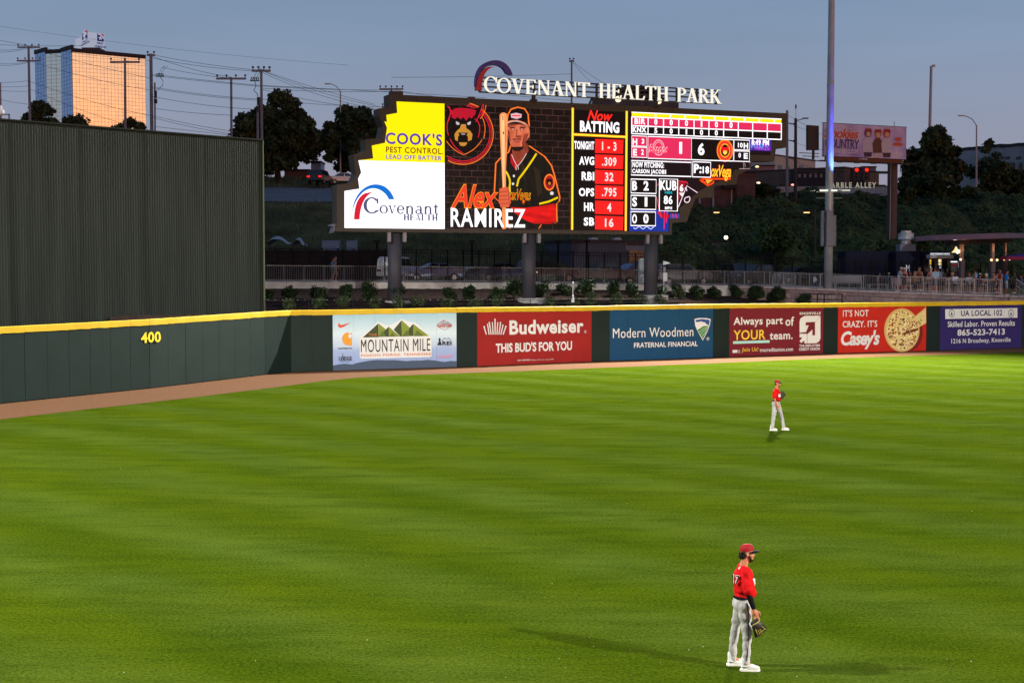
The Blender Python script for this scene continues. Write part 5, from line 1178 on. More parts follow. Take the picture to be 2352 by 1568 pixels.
def street_lamp(label, px, yt, yb, Y, hx, hy, m=None, lit=False, zbase=None, group='street lamps'):
    t = pole('street_lamp', label, px, yt, yb, Y, .12, .08, m=m or m_galv, cat='street lamp', group=group, zbase=zbase)
    a = at(px, yt, Y)-t.location; b_ = at(hx, hy, Y)-t.location
    MB().tube([a-Vector((0, 0, .1)), a.lerp(b_, .3)+Vector((0, 0, (b_.z-a.z)*.3)), a.lerp(b_, .75)+Vector((0, 0, abs(b_.z-a.z)*.2)), b_], .05, 6).build('arm', m or m_galv, t)
    s = 1 if hx > px else -1
    MB().cbox(b_.x+s*.2, 0, b_.z, .7, .25, .12).build('lamp_head', m or m_galv, t)
    if lit: MB().cbox(b_.x+s*.2, 0, b_.z-.09, .5, .2, .07).build('lens', emit((255, 190, 120), 3.0), t)
    return t
street_lamp('grey street lamp with curved arm between the two dark trees at left', 782, 210, 400, 180, 756, 193)
street_lamp('grey street lamp with long curved arm in front of the old building at right', 2243, 287, 470, 168, 2211, 266)
street_lamp('dark post street lamp with a warm lit head on the ivy slope', 1872, 480, 640, 126, 1858, 486, m=m_dark, lit=True, zbase=4.0)
street_lamp('slim dark lamp post rising behind the low grey building, head lit', 1625, 483, 620, 131, 1641, 486, m=m_dark, lit=True, zbase=4.5)
t = pole('street_lamp', 'black post with a bright round globe lamp beside the low grey building', 1672, 548, 640, 126, .08, .06, m=m_dark, cat='street lamp', zbase=4.2)
gl = at(1667.5, 545.5, 126)-t.location; MB().ball(gl, .17, 14).build('globe', emit((255, 232, 190), 6), t, smooth=True); MB().tube([(0, 0, gl.z), gl], .03, 5).build('arm', m_dark, t)
# traffic signal poles
t = pole('traffic_pole', 'brown traffic pole with luminaire between scoreboard and billboard', 1827.5, 272, 440, 150, .2, .15, m=m_dark, cat='traffic pole')
def rel(px, py, Y, t): return at(px, py, Y)-t.location
MB().tube([rel(1828, 278, 150, t), rel(1845, 273, 150, t)], .05, 6).cbox(*rel(1850, 272, 150, t), .6, .25, .12).build('luminaire', m_dark, t)
MB().tube([rel(1828, 273, 150, t), rel(1828, 246, 150, t)], .02, 4).cbox(*rel(1828, 245, 150, t), .15, .1, .4).build('antenna', m_dark, t)
MB().tube([rel(1828, 394, 150, t), rel(1946, 394, 150, t)], [.13, .06], 8).build('mast_arm', m_dark, t)
for x in (1870, 1926): MB().cbox(*rel(x, 397, 150, t), .35 if x > 1900 else .9, .15, .9 if x > 1900 else .25).build('signal_back', m_dark, t)
t = thing('traffic_signal', 'traffic signal arm with two red lights and a green sign left of the billboard pole', 'traffic signal', tuple(at(2048, 397, 145)))
MB().tube([rel(2060, 396.5, 145, t), rel(1958, 393, 145, t)], [.11, .05], 8).build('mast_arm', m_dark, t)
for x in (1967.5, 1990.5):
    c = rel(x, 399, 145, t); h = MB(); h.cbox(c.x, 0, c.z, .6, .25, 1.35); o = h.build('signal_head', m_dark, t)
    MB().ball((c.x-.02, -.14, c.z+.38), .17, 10).build('red_light', emit((255, 30, 20), 3), o, smooth=True)
    for k in (0, -.38): MB().ball((c.x-.02, -.13, c.z+k), .14, 8).build('dark_lens', m_black, o)
MB().cbox(*rel(2027.5, 396.5, 145, t), 1.25, .05, .28).build('street_sign', mat('sign_green', (.02, .14, .10), .5), t)

# wires (each a sagging cable)
def wire(label, pts, Y0, Y1, sag=0.0, r=.014, grp='overhead wires strung between the utility poles'):
    mb = MB(); P = []
    n = 20
    for k in range(n+1):
        t = k/n; 
        if len(pts) == 2: x = pts[0][0]+(pts[1][0]-pts[0][0])*t; y = pts[0][1]+(pts[1][1]-pts[0][1])*t+sag*4*t*(1-t)
        else: (x, y) = bez(*pts, n=n)[k]
        P.append(at(x, y, Y0+(Y1-Y0)*t))
    o = P[0].copy(); mb.tube([p-o for p in P], r, 4); ob = mb.build('power_line', m_wire); ob.location = o
    return tag(ob, label, 'wire', grp)
ORD = 'topmost second third fourth fifth sixth seventh eighth ninth tenth eleventh twelfth thirteenth'.split()
WL = []
i_ = 0
def wires(lst, Y0, Y1, r, desc):
    for n_, (p0, p1, sag) in enumerate(sorted(lst, key=lambda q: q[0][1]+q[1][1])): wire((ORD[n_]+' '+desc) if len(lst) > 1 else desc, [p0, p1], Y0, Y1, sag, r)
wires([((-5, 92), (350, 140), 6), ((-5, 115), (65, 109), 3), ((-5, 120), (65, 111), 3), ((-5, 146), (65, 142), 3), ((-5, 150), (65, 144), 3), ((-5, 103), (190, 105), 2)], 190, 190, .022, 'thin black wire reaching the far left crossarm pole from the left')
wires([((65, 110), (346, 180), 3), ((65, 140), (346, 208), 5), ((65, 186), (346, 266), 6), ((70, 205), (346, 300), 8)], 190, 155, .022, 'thin black wire crossing the glass tower')
wires([((-5, 190), (65, 186), 1), ((-5, 200), (65, 198), 1), ((-5, 208), (65, 210), 1), ((-5, 228), (65, 240), 1)], 190, 190, .02, 'thin black wire low at the left picture edge')
wires([((350, 126), (600, 162), 4), ((350, 134), (600, 164), 5), ((350, 130), (532, 178), 5), ((372, 155), (532, 180), 3), ((350, 171), (600, 197), 1), ((350, 174), (600, 199), 1), ((350, 200), (600, 228), 4), ((350, 203), (600, 231), 4), ((350, 222), (600, 252), 5), ((358, 250), (530, 265), 2), ((350, 266), (532, 302), 2), ((350, 270), (532, 308), 3), ((355, 291), (532, 311), 0)], 155, 140, .02, 'thin black wire between the thick pole and the tall pale pole')
wires([((600, 162), (870, 245), 8), ((600, 166), (860, 250), 9), ((604, 163), (860, 240), 3), ((604, 198), (899, 207), 3), ((604, 203), (899, 210), 4), ((604, 228), (899, 246), 4), ((604, 197), (1115, 225), -1), ((604, 265), (850, 320), 4), ((604, 206), (870, 252), 6)], 138, 172, .02, 'thin black wire between the tall pale pole and the scoreboard')
wires([((899, 205), (1060, 228), 3), ((1110, 212), (1312, 232), 1), ((899, 178), (1313, 170), 2), ((1316, 145), (1400, 228), 4), ((1316, 142), (1480, 230), 12)], 175, 190, .022, 'thin black wire above the scoreboard')
wires([((1810, 283), (1890, 310), 2), ((1810, 322), (1890, 345), 2), ((1810, 362), (1890, 395), 2), ((1810, 265), (1880, 300), 2)], 158, 150, .016, 'thin black wire right of the scoreboard')
wires([((-5, 60), (800, 150), 8)], 240, 240, .018, 'faint high wire across the sky at upper left')
wires([((2075, 400), (2110, 415), 0), ((2075, 385), (2115, 402), 0), ((2075, 372), (2118, 388), 0)], 170, 160, .016, 'thin black wire between the billboard and the layered tree')
# switch gear on the two poles
for (px, Y, y0, lab) in ((367, 154, 176, 'cluster of black cable terminals on an outrigger beside the thick utility pole'), (585, 134, 186, 'cluster of black cable terminals on an outrigger beside the tall pale pole')):
    t = thing('cable_terminals', lab, 'power equipment', tuple(at(px, y0, Y)))
    for k in range(5):
        x = -.35+.17*k; MB().tube([(x, 0, .05), (x+.05, 0, .35)], .05, 6).build('insulator', m_dark, t)
    MB().box(-.45, -.04, -.04, .45, .04, .05).build('bracket', m_dark, t)
    MB().tube([(0, 0, 0), (.12, 0, -.5), (-.1, 0, -.9), (.25, 0, -1.25), (.3, 0, -1.5)] if px > 500 else [(0, 0, 0), (.35, 0, -.45), (.3, 0, -1.0), (-.1, 0, -1.3), (-.3, 0, -1.5)], .035, 5).build('cable', m_dark, t)
    MB().tube([(-.1, 0, .2), (.2, 0, .9), (.6, 0, 1.2)], .02, 4).tube([(.1, 0, .2), (.5, 0, .85), (.9, 0, 1.15)], .02, 4).build('cable', m_dark, t)
    xx = .35 if px > 500 else -.5
    MB().cbox(xx, 0, -1.95, .28, .2, .8).cbox(xx, 0, -2.7, .34, .2, .5).build('fuse_box', m_dark, t)
t = thing('globe_lamp', 'white bulbous camera housing on a bracket at the extreme left edge above the green screen', 'camera', tuple(at(4, 262, 74)))
MB().ball((-.05, 0, .1), .20, 12).tube([(-.05, 0, .2), (-.05, 0, .45)], .08, 8).build('housing', paint((205, 205, 210)), t, smooth=True)
MB().box(.0, -.03, -.05, .42, .03, .0).box(.36, -.03, -.55, .42, .03, .0).build('bracket', m_dark, t)

# ------------------------------------------------------------------ buildings behind
def far_building(label, x0, x1, yt, yb, Y, m, name='building', cat='building', wins=None, depth=20, Y1=None, wm=None, ztb=None, frm=None):
    a = pos(x0, Y); b_ = pos(x1, Y1 or Y); pl = Plane((a.x, a.y), (b_.x, b_.y)); zt = at(x0, yt, Y).z; zb0 = at(x0, yb, Y).z
    t = thing(name, label, cat, (a.x, a.y, zb0), pl.rz); h = zt-zb0
    MB().box(0, 0, 0, pl.len, depth, h).build('wall', m, t); MB().box(-.1, -.12, h, pl.len+.1, depth, h+.25).build('roof', m_par, t)
    for (wx0, wy0, wx1, wy1, nx_, nz_) in (wins or []):
        u0, z1 = pl.uv(wx0, wy0); u1, _ = pl.uv(wx1, wy0); _, z0 = pl.uv(wx0, wy1); z0 -= zb0; z1 -= zb0
        for i in range(nx_):
            for j in range(nz_):
                cw, chh = (u1-u0)/nx_, (z1-z0)/nz_; xa = u0+cw*(i+.22); za = z0+chh*(j+.2)
                w_ = MB().box(xa, -.06, za, xa+cw*.56, .08, za+chh*.62).build('window', frm or mat('frame_pale', (.3, .3, .3), .6), t)
                MB().box(xa+cw*.05, -.075, za+chh*.05, xa+cw*.51, .0, za+chh*.57).build('pane', wm or mat('pane_dark', (.02, .025, .03), .15, spec=.8), w_)
    return t, pl, zb0
m_brick = mat('brick_dark', (.115, .062, .058), .85, var=.22, scale=1.0, bump=.15, bscale=8); m_beige = mat('beige_wall', (.42, .40, .35), .8, var=.08, scale=.4)
t, pl, z0 = far_building('dark red brick blockhouse behind the lower right of the scoreboard', 1590, 1733, 398, 500, 148, m_brick, depth=14)
MB().box(pl.uv(1658, 430)[0], -1.1, pl.uv(1658, 434)[1]-z0, pl.uv(1690, 430)[0], 0, pl.uv(1658, 426)[1]-z0).build('canopy', m_par, t)
MB().box(pl.uv(1687, 430)[0], -.15, 0, pl.uv(1692, 430)[0], .1, pl.uv(1687, 432)[1]-z0).build('doorway', m_black, t)
MB().box(pl.uv(1679, 430)[0], -.12, 0, pl.uv(1681.3, 430)[0], .1, pl.uv(1687, 434)[1]-z0).build('lit_jamb', mat('jamb_pale', (.55, .42, .28), .6), t)
for x in (1605, 1636): MB().box(pl.uv(x, 460)[0], -.2, 0, pl.uv(x+3.5, 460)[0], .0, pl.uv(x, 437)[1]-z0).build('pipe', mat('pipe_pale', (.3, .32, .33), .5), t)
far_building('low red brown brick wall building right of the blockhouse', 1733, 1790, 440, 500, 165, mat('brick_red', (.12, .05, .03), .85, var=.2, scale=1), depth=10)
far_building('dull pink grey block behind the scoreboard corner', 1735, 1777, 382, 445, 262, mat('pinkish_wall', (.26, .15, .155), .85, var=.1, scale=.3), depth=15)
far_building('beige apartment building with pairs of tall windows right of the scoreboard', 1776, 1870, 357, 450, 270, m_beige, Y1=285, wins=[(1782, 374, 1818, 394, 2, 1), (1782, 402, 1818, 424, 2, 1), (1830, 374, 1850, 394, 1, 1)])
t, pl, z0 = far_building('dark rooftop apartments with small windows behind the traffic pole', 1825, 1985, 389, 450, 240, mat('dark_clad', (.035, .03, .035), .8, var=.2, scale=.5), wins=[(1830, 396, 1905, 412, 6, 1)], frm=m_par, wm=mat('pane_grey', (.10, .12, .14), .2))
far_building('brown brick warehouse behind the lit white lettering', 1936, 2016, 386, 450, 238, mat('brick_brown', (.12, .085, .07), .85, var=.15, scale=.6), Y1=250)
far_building('plain grey stair tower above the brown brick warehouse', 1978, 2009, 385, 410, 252, mat('grey_block', (.16, .15, .15), .8), depth=6)
far_building('low flat pale blue grey building behind the billboard column', 2003, 2110, 429, 450, 320, mat('blue_grey_wall', (.22, .26, .30), .7), depth=20)
t, pl, z0 = far_building('pale flat roofed building with parapet below the lit white lettering', 1790, 2030, 428, 445, 232, mat('pale_parapet', (.33, .33, .35), .7, var=.12, scale=.6), depth=12, wins=[(1790, 431, 1890, 441, 7, 1)])
t = thing('lit_lettering', 'glowing white roof letters beside the blue lit pole', 'sign', tuple(at(1900, 432, 231)))
pl2 = Plane((pos(1900, 231).x, 231), (pos(2030, 231).x, 231)); u0, zz0 = pl2.uv(1896, 432); u1, _ = pl2.uv(2012, 432); _, zz1 = pl2.uv(1896, 419)
mb = MB(); serif_line(mb, 'MARBLE ALLEY'.replace('M', 'N').replace('Y', 'V'), u0, zz0, u1, zz1-zz0, 0, gap=.12) if False else place_text(mb, (u0, u1, zz0, zz1), -.1, 'MARBLE ALLEY', .02, 0, 1.3)
mb.v = [(a-0, b_, c) for a, b_, c in mb.v]
o = mb.build('lettering', emit((225, 215, 190), .5), t); o.data.transform(Matrix.Translation(-Vector(t.location)) @ Matrix.Translation(pl2.o) @ Matrix.Rotation(pl2.rz, 4, 'Z'))
# parking deck lights near the ground
for (x, y, l_) in ((1881, 437.5, 'left bright strip light below the white lettering'), (1927, 437.5, 'right bright strip light below the white lettering')):
    o = MB().box(-1.6, -.1, -.1, 1.6, .1, .12).build('strip_light', emit((235, 240, 225), .7)); o.location = at(x, y, 200); tag(o, l_, 'light')
for (x, y, c, l_) in ((1739, 383, (255, 215, 150), 'small warm round lamp on the pink grey block'), (1742, 420, (255, 225, 180), 'small lamp low behind the brick wall right of the scoreboard'), (1821, 424.5, (255, 150, 130), 'small reddish white light beside the traffic pole foot')):
    o = MB().ball((0, 0, 0), .15, 8, sz=(1.5, 1, .7)).build('lamp', emit(c, 2.5)); o.location = at(x, y, 160); tag(o, l_, 'lamp')
# old grey building far right
m_old = mat('old_grey_stone', (.26, .26, .29), .9, var=.28, scale=.35, bump=.2)
t, pl, z0 = far_building('old weathered grey building with arched windows and stepped roofline at far right', 2188, 2420, 428, 470, 205, m_old, Y1=185, depth=25)
for k, (xa, xb, y) in enumerate([(2188, 2227, 427), (2227, 2247, 424), (2247, 2298, 421), (2298, 2317, 418), (2317, 2341, 415), (2341, 2425, 411)]):
    pass
wl = t.children[0]; wl.data = wl.data
bpy.data.objects.remove([c for c in t.children if c.name.startswith('wall')][0]); bpy.data.objects.remove([c for c in t.children if c.name.startswith('roof')][0])
# stepped wall slabs: top heights read off the roofline
for k, (xa, xb, y) in enumerate([(2188, 2227, 349), (2227, 2247, 345), (2247, 2298, 343.5), (2298, 2317, 340), (2317, 2341, 338), (2341, 2425, 336)]):
    u0 = pl.uv(xa, 400)[0]; u1 = pl.uv(xb, 400)[0]; zt = pl.uv(xa, y)[1]-z0
    MB().box(u0, -.0-.003*k, 0, u1, 18, zt).build('wall', m_old, t); MB().box(u0-.05, -.15, zt, u1+.05, 18, zt+.4).build('cornice', m_par, t)
m_ow = mat('old_window_dark', (.012, .014, .02), .3)
for x in (2249, 2286, 2304, 2318, 2328, 2345, 2362):
    u0 = pl.uv(x, 400)[0]; w_ = .42; a_ = pl.uv(x, 380)[1]-z0; b_ = pl.uv(x, 398)[1]-z0
    P = [(u0-w_, b_), (u0+w_, b_)]+[(u0+w_*math.cos(q), a_+w_*math.sin(q)) for q in np.linspace(0, math.pi, 9)]
    fr = MB().prism([(u0+(p[0]-u0)*1.28, b_+(p[1]-b_)*1.05-.06) for p in P], -.09, .05).build('window_surround', mat('old_stone_pale', (.25, .25, .27), .9), t)
    MB().prism(P, -.12, -.02).build('window', m_ow, t)
for x in (2300, 2314, 2339): u0 = pl.uv(x, 400)[0]; MB().box(u0-.5, -.08, pl.uv(x, 366)[1]-z0, u0+.5, .05, pl.uv(x, 360)[1]-z0).build('window', m_ow, t)
# lit shop front glimpsed through the trees at right
t = thing('shop_front', 'pale lit shop front with a blue sign glimpsed under the trees at far right', 'shop', tuple(at(2250, 450, 176)))
m_sf = emit((150, 150, 165), .9)
for (xa, ya, xb, yb, m_) in ((2265, 428, 2325, 440, mat('shop_pale', (.5, .5, .5), .6)), (2265, 417, 2325, 421, emit((190, 200, 190), .9)), (2264, 421, 2271, 438, emit((205, 150, 150), .9)), (2274, 428, 2281, 440, mat('shop_blue', (.05, .10, .32), .5)), (2284, 430, 2294, 439, m_sf), (2300, 434, 2312, 440, m_sf), (2220, 441, 2232, 445, m_sf), (2245, 440, 2255, 444, m_sf), (2312, 424, 2318, 437, m_sf)):
    a = rel(xa, yb, 176, t); b_ = rel(xb, ya, 176, t); MB().box(a.x, -.05-.02*(xa % 5), a.z, b_.x, .3, b_.z).build('panel', m_, t)
# tower under construction behind the rooftop letters
t = thing('unfinished_building', 'unfinished high building with stacked open floors behind the white rooftop letters', 'building', (pos(1360, 400).x, 400, 12))
m_uc = mat('raw_concrete_dark', (.07, .065, .075), .8, var=.15, scale=.2); m_ug = mat('blue_glass_dark', (.035, .05, .09), .25)
def ub(nm, x0, y0, x1, y1, m_, dy=0, d=16):
    a = at(x0, y1, 400)-t.location; b_ = at(x1, y0, 400)-t.location; return MB().box(a.x, dy, a.z, b_.x, dy+d, b_.z).build(nm, m_, t)
ub('lower_block', 1360, 226, 1478, 300, m_ug); ub('parapet', 1358, 224, 1480, 227, m_uc, -1)
ub('middle_block', 1478, 233, 1560, 300, m_uc, 1)
for k in range(5): ub('floor_slab', 1404+k*4, 229-k*8, 1545-k*9, 231-k*8, m_uc, 3)
for k in range(5):
    for j in range(7): ub('pillar', 1410+k*4+j*(20-k*2), 223-k*8, 1414+k*4+j*(20-k*2), 229-k*8, m_uc, 4, 8)
ub('core', 1445, 190, 1475, 232, m_uc, 6); ub('core', 1380, 214, 1404, 226, m_uc, 6)
for j in range(16): ub('curtain_panel', 1362+j*7.2, 229, 1364+j*7.2, 250, m_uc, -.4, .5)
for (x, y) in ((1420, 228), (1513, 232)): 
    c = at(x, y, 398)-t.location; MB().ball(c, .9, 8).build('work_light', emit((255, 225, 185), 2), t)
for x in (1494, 1499, 1505): ub('mast', x, 184+(x % 3)*2, x+.7, 195, m_uc, 5, .3)
ub('lit_floor', 1488, 218, 1530, 227, emit((190, 165, 150), .6), 7)

# ------------------------------------------------------------------ billboard
b0, b1 = pos(1889, 125), pos(2077, 129); pl = Plane((b0.x, b0.y), (b1.x, b1.y))
bb = thing('billboard', 'violet and pink billboard on a thick brown column behind the blue lit pole', 'billboard', tuple(pl.pt(0, 0)), pl.rz)
zt, zb0 = (pl.uv(1889, 283)[1]+pl.uv(2076, 292)[1])/2, (pl.uv(1889, 358)[1]+pl.uv(2076, 366)[1])/2
m_bf = bpy.data.materials.new('billboard_print'); m_bf.use_nodes = True; tt = m_bf.node_tree; b = tt.nodes['Principled BSDF']
c = tt.nodes.new('ShaderNodeTexCoord'); nz = tt.nodes.new('ShaderNodeTexNoise'); nz.inputs['Scale'].default_value = .45; nz.inputs['Detail'].default_value = 5; tt.links.new(c.outputs['Object'], nz.inputs[0])
r_ = tt.nodes.new('ShaderNodeValToRGB'); tt.links.new(nz.outputs[0], r_.inputs[0]); e = r_.color_ramp.elements; e[0].position = .3; e[0].color = S(112, 84, 150); e[1].position = .7; e[1].color = S(176, 160, 185)
tt.links.new(r_.outputs[0], b.inputs['Base Color']); tt.links.new(r_.outputs[0], b.inputs['Emission Color']); b.inputs['Emission Strength'].default_value = .12
MB().box(0, -.02, zb0, pl.len, .25, zt).build('face', m_bf, bb)
MB().box(-.05, -.06, zb0-.05, pl.len+.05, .28, zb0).box(-.05, -.03, zt, pl.len+.05, .28, zt+.05).build('frame', m_dark, bb)
lo = mat('board_orange', (.55, .10, .05), .6); lw = mat('board_white', (.62, .6, .66), .6); lv = mat('board_purple', (.08, .04, .20), .6)
def BT(s, x0, y0, y1, x1, m_, d=.04, bold=.05, shear=0): return lettering(pl, bb, s, x0, y0, y1, x1, m_, d, cE, bold, shear, .92)
BT('Smokies', 349, 250, 338, 620, lw, .035, .085, .3); BT('Smokies', 352, 256, 332, 614, lo, .045, .045, .3)
BT('COUNTRY', 360, 330, 415, 622, lw, .035, .075, .06); BT('COUNTRY', 363, 335, 410, 618, lv, .045, .045, .06)
BT('SMOKIESBASEBALL.COM', 372, 410, 440, 608, lw, .04, .03, .1)
BT('Modelo', 835, 425, 468, 936, lw, .04, .04)
for (x, y, rx, ry, m_) in ((903, 345, 26, 16, lo), (900, 382, 38, 14, lo)): MB().flat(pl.poly(circ(x, y, rx, ry, 16), cE), -.04).build('badge_print', m_, bb)
# plain generic figures added in place of the cartoon ones
for k, (x, y, hc_, jc, lc) in enumerate([(680, 300, (84, 56, 88), (182, 176, 194), (60, 36, 60)), (752, 306, (150, 104, 66), (92, 58, 46), (188, 176, 180)), (818, 304, (168, 60, 48), (186, 180, 196), (70, 40, 66))]):
    for pts, cc, d_ in ((circ(x, y, 27, 32, 18), hc_, .048), ([(x-18, y+30), (x+18, y+30), (x+40, y+70), (x+34, y+140), (x-34, y+140), (x-40, y+70)], jc, .042), ([(x-30, y+138), (x+30, y+138), (x+26, y+174), (x-26, y+174)], lc, .040), ([(x-26, y-10), (x-20, y-34), (x+20, y-34), (x+34, y-12)], (150, 44, 40), .052), (circ(x+3, y+8, 16, 18, 14), (196, 160, 130), .050)):
        MB().flat(pl.poly(pts, cE), -d_-k*.0005).build('print_shape', paint(cc), bb)
# lower apron, catwalk, lights
MB().box(.2, .0, zb0-.42, pl.len-.35, .15, zb0-.06).build('apron', mat('apron_brown', (.20, .075, .03), .7, var=.2, scale=6, stretch=(8, 1, .5)), bb)
mb = MB()
for k in range(44): x = .3+k*(pl.len-.75)/44; mb.box(x, -.03, zb0-.42, x+.05, .0, zb0-.07)
mb.build('apron_ribs', mat('apron_rib', (.10, .04, .02), .7), bb, kind='stuff')
BT('LAMAR', 615, 483, 494, 678, lw, .06, .04); 
MB().box(-.9, -.9, zb0-.52, pl.len+.5, -.1, zb0-.45).build('catwalk', m_dark, bb)
for k in range(5): x = .9+k*1.9; MB().box(x, -.95, zb0-.62, x+.5, -.7, zb0-.52).build('flood_housing', m_dark, bb)
ucol_ = pl.uv(2058, 480)[0]; Yp = pl.pt(ucol_, 0, -.5).y
zg = 4.2
MB().tube([(ucol_, .55, zg), (ucol_, .55, zb0-.1)], 11.2/FPX*Yp, 20).build('column', mat('column_brown', (.085, .055, .048), .6, var=.15, scale=1), bb)
MB().tube([(ucol_-.5, .2, zg+4), (ucol_-.5, .2, zb0-.3)], .03, 5).build('conduit', mat('conduit_pale', (.4, .38, .35), .6), bb)
# side view of the second face, seen from its dark back
a = rel(1864, 343, 127, bb); q = [pl.uv(1864, 286), pl.uv(1889, 288), pl.uv(1889, 344), pl.uv(1864, 344)]
MB().prism(q, .5, .8).build('second_face', m_dark, bb)
MB().box(pl.uv(1876, 345)[0], .55, zb0-.3, pl.uv(1880, 345)[0], .7, pl.uv(1870, 344)[1]).box(pl.uv(1845, 345)[0], .5, pl.uv(1870, 352)[1], pl.uv(1889, 345)[0], .6, pl.uv(1870, 350.5)[1]).box(pl.uv(1852, 345)[0], .5, pl.uv(1870, 359)[1], pl.uv(1889, 345)[0], .6, pl.uv(1870, 357.5)[1]).build('bracket', m_dark, bb)
MB().tube([(pl.uv(2057, 300)[0], .2, zt), (pl.uv(2057, 300)[0], .2, pl.uv(2057, 279)[1])], .03, 5).build('mast', m_dark, bb)
# ------------------------------------------------------------------ floodlight towers
m_tow = mat('tower_galvanised', (.30, .32, .36), .45, metal=.25, var=.14, scale=1.2, bump=.05)
def head(parent, z, aim, energy, col, n=5, rows=4, tgt=(0, 0, 0), spot=70, radius=.28, shield=None):
    """a rack of floodlight heads at height z aimed at tgt, and the light they give"""
    base = Vector(parent.location)+Vector((0, 0, z)); d = (Vector(tgt)-base); yaw = math.atan2(d.x, -d.y)*-1
    az_ = math.atan2(d.y, d.x)-math.pi/2   # local +y toward target
    Rz = Matrix.Rotation(az_, 4, 'Z'); mb = MB()
    for r_ in range(rows): mb.box(-n*.45, -.08, r_*1.1-.06, n*.45, .06, r_*1.1+.06)
    mb.box(-.12, -.15, -.6, .12, .1, rows*1.1-.4)
    o = mb.build('rack', m_tow, parent); o.data.transform(Matrix.Translation((0, 0, z)) @ Rz)
    for r_ in range(rows):
        for k in range(n):
            x = (k-(n-1)/2)*.85; h = MB(); h.tube([(x, .05, r_*1.1), (x, .42, r_*1.1-.16)], [.16, .33], 12); o = h.build('floodlight', m_tow, parent); o.data.transform(Matrix.Translation((0, 0, z)) @ Rz)
            g_ = MB(); g_.tube([(x, .421, r_*1.1-.161), (x, .43, r_*1.1-.164)], .30, 12); o2 = g_.build('lens', emit((255, 250, 235), 8), o); o2.data.transform(Matrix.Translation((0, 0, z)) @ Rz)
    if shield:  # added plate, out of view, that keeps the beam off the hill
        sd_, ang = shield; zz = 1.2-sd_*math.tan(R(ang)); W_ = sd_*2.6
        pts = [(sd_*1.0*math.sin(q), .9+sd_*math.cos(q)) for q in np.linspace(-1.35, 1.35, 13)]; mb = MB()
        for (x, y) in pts: mb.v += [(x, y, zz), (x, y, zz+3.2)]
        for i in range(12): mb.f.append((2*i, 2*i+2, 2*i+3, 2*i+1)); mb.m.append(0)
        mb.tube([(0, .1, zz+3), (0, .9+sd_, zz+3)], .08, 6); o = mb.build('added_beam_shield', m_dark, parent); o.data.transform(Matrix.Translation((0, 0, z)) @ Rz)
    ld = bpy.data.lights.new('floodlight_beam', 'SPOT'); ld.energy = energy; ld.color = col; ld.spot_size = R(spot); ld.spot_blend = .7; ld.shadow_soft_size = radius
    lo_ = bpy.data.objects.new('floodlight_beam', ld); COL.objects.link(lo_)
    f = Rz @ Vector((0, .9, 0)); lo_.location = base+Vector((f.x, f.y, 1.2)); lo_.rotation_euler = (Vector(tgt)-lo_.location).to_track_quat('-Z', 'Y').to_euler()
def tower(label, x, y, z0, H, r0, r1, energy, tgt, col=(1, .97, .88), **k):
    t = thing('floodlight_tower', label, 'light tower', (x, y, z0), 0)
    P = [(0, 0, H*q) for q in np.linspace(0, 1, 7)]; MB().tube(P, [r0+(r1-r0)*q for q in np.linspace(0, 1, 7)], 20).build('shaft', m_tow, t, smooth=True)
    for q in (.22, .52): MB().tube([(0, 0, H*q), (0, 0, H*q+.12)], r0+(r1-r0)*q+.03, 20).build('collar', m_tow, t)
    head(t, H-3.8, None, energy, col, tgt=tgt, **k); return t
tb = at(1902, 668, 106.8)
TA = tower('tall galvanised floodlight pole lit blue in its middle, standing on the patio walkway', tb.x, 106.8, curbZ(1902), 34-curbZ(1902), .335, .20, FLOOD_A, (11, 50, 0), spot=104)
def relA(px, py, dy=0): return at(px, py, 106.8)-TA.location
for (xa, xb, dy) in ((333, 362, 0), (363, 416, -.42), (415, 447, 0)):
    a, b_ = cE(xa, 1130), cE(xb, 868 if xa < 400 else 900)
    p0, p1 = relA(*a), relA(*b_); zt = p1.z
    n = 2
    for k in range(n):
        z0 = p0.z+(zt-p0.z)*k/n+.02; z1 = p0.z+(zt-p0.z)*(k+1)/n-.02
        MB().box(p0.x+.01, dy-.18, z0, p1.x-.01, dy+.18, z1).build('cabinet', mat('cabinet_grey', (.15, .15, .19), .5, var=.08, scale=2), TA)
for (xa, xb) in ((1882, 1899), (1907, 1926)):
    p0, p1 = relA(xa, 438), relA(xb, 436)
    MB().box(p0.x, -.5, p0.z-.05, p1.x, -.1, p0.z+.05).build('light_bar', emit((235, 240, 225), 1.2), TA)
p0, p1 = relA(1873, 441.5), relA(1930, 441.5); MB().box(p0.x, -.3, p0.z-.02, p1.x, -.24, p0.z+.03).build('bracket', m_tow, TA)
p0, p1 = relA(1874, 455), relA(1934, 455); MB().tube([p0, p1], .03, 6).build('bracket', m_tow, TA)
# blue uplights fixed on the bracket, washing the pole above it
for sx in (.62,):
    MB().box(sx-.12, -1.02, relA(1902, 440).z, sx+.12, -.28, relA(1902, 436).z).build('blue_uplight', m_tow, TA)
    ld = bpy.data.lights.new('blue_uplight_beam', 'SPOT'); ld.energy = 26000; ld.color = (.03, .07, 1); ld.spot_size = R(30); ld.spot_blend = .8; ld.shadow_soft_size = .05
    lo_ = bpy.data.objects.new('blue_uplight_beam', ld); COL.objects.link(lo_); lo_.location = Vector(TA.location)+Vector((sx+.02, -.9, relA(1902, 436).z+.05)); tgt = Vector(TA.location)+Vector((.08, 0, relA(1902, 330).z)); lo_.rotation_euler = (tgt-lo_.location).to_track_quat('-Z', 'Y').to_euler()
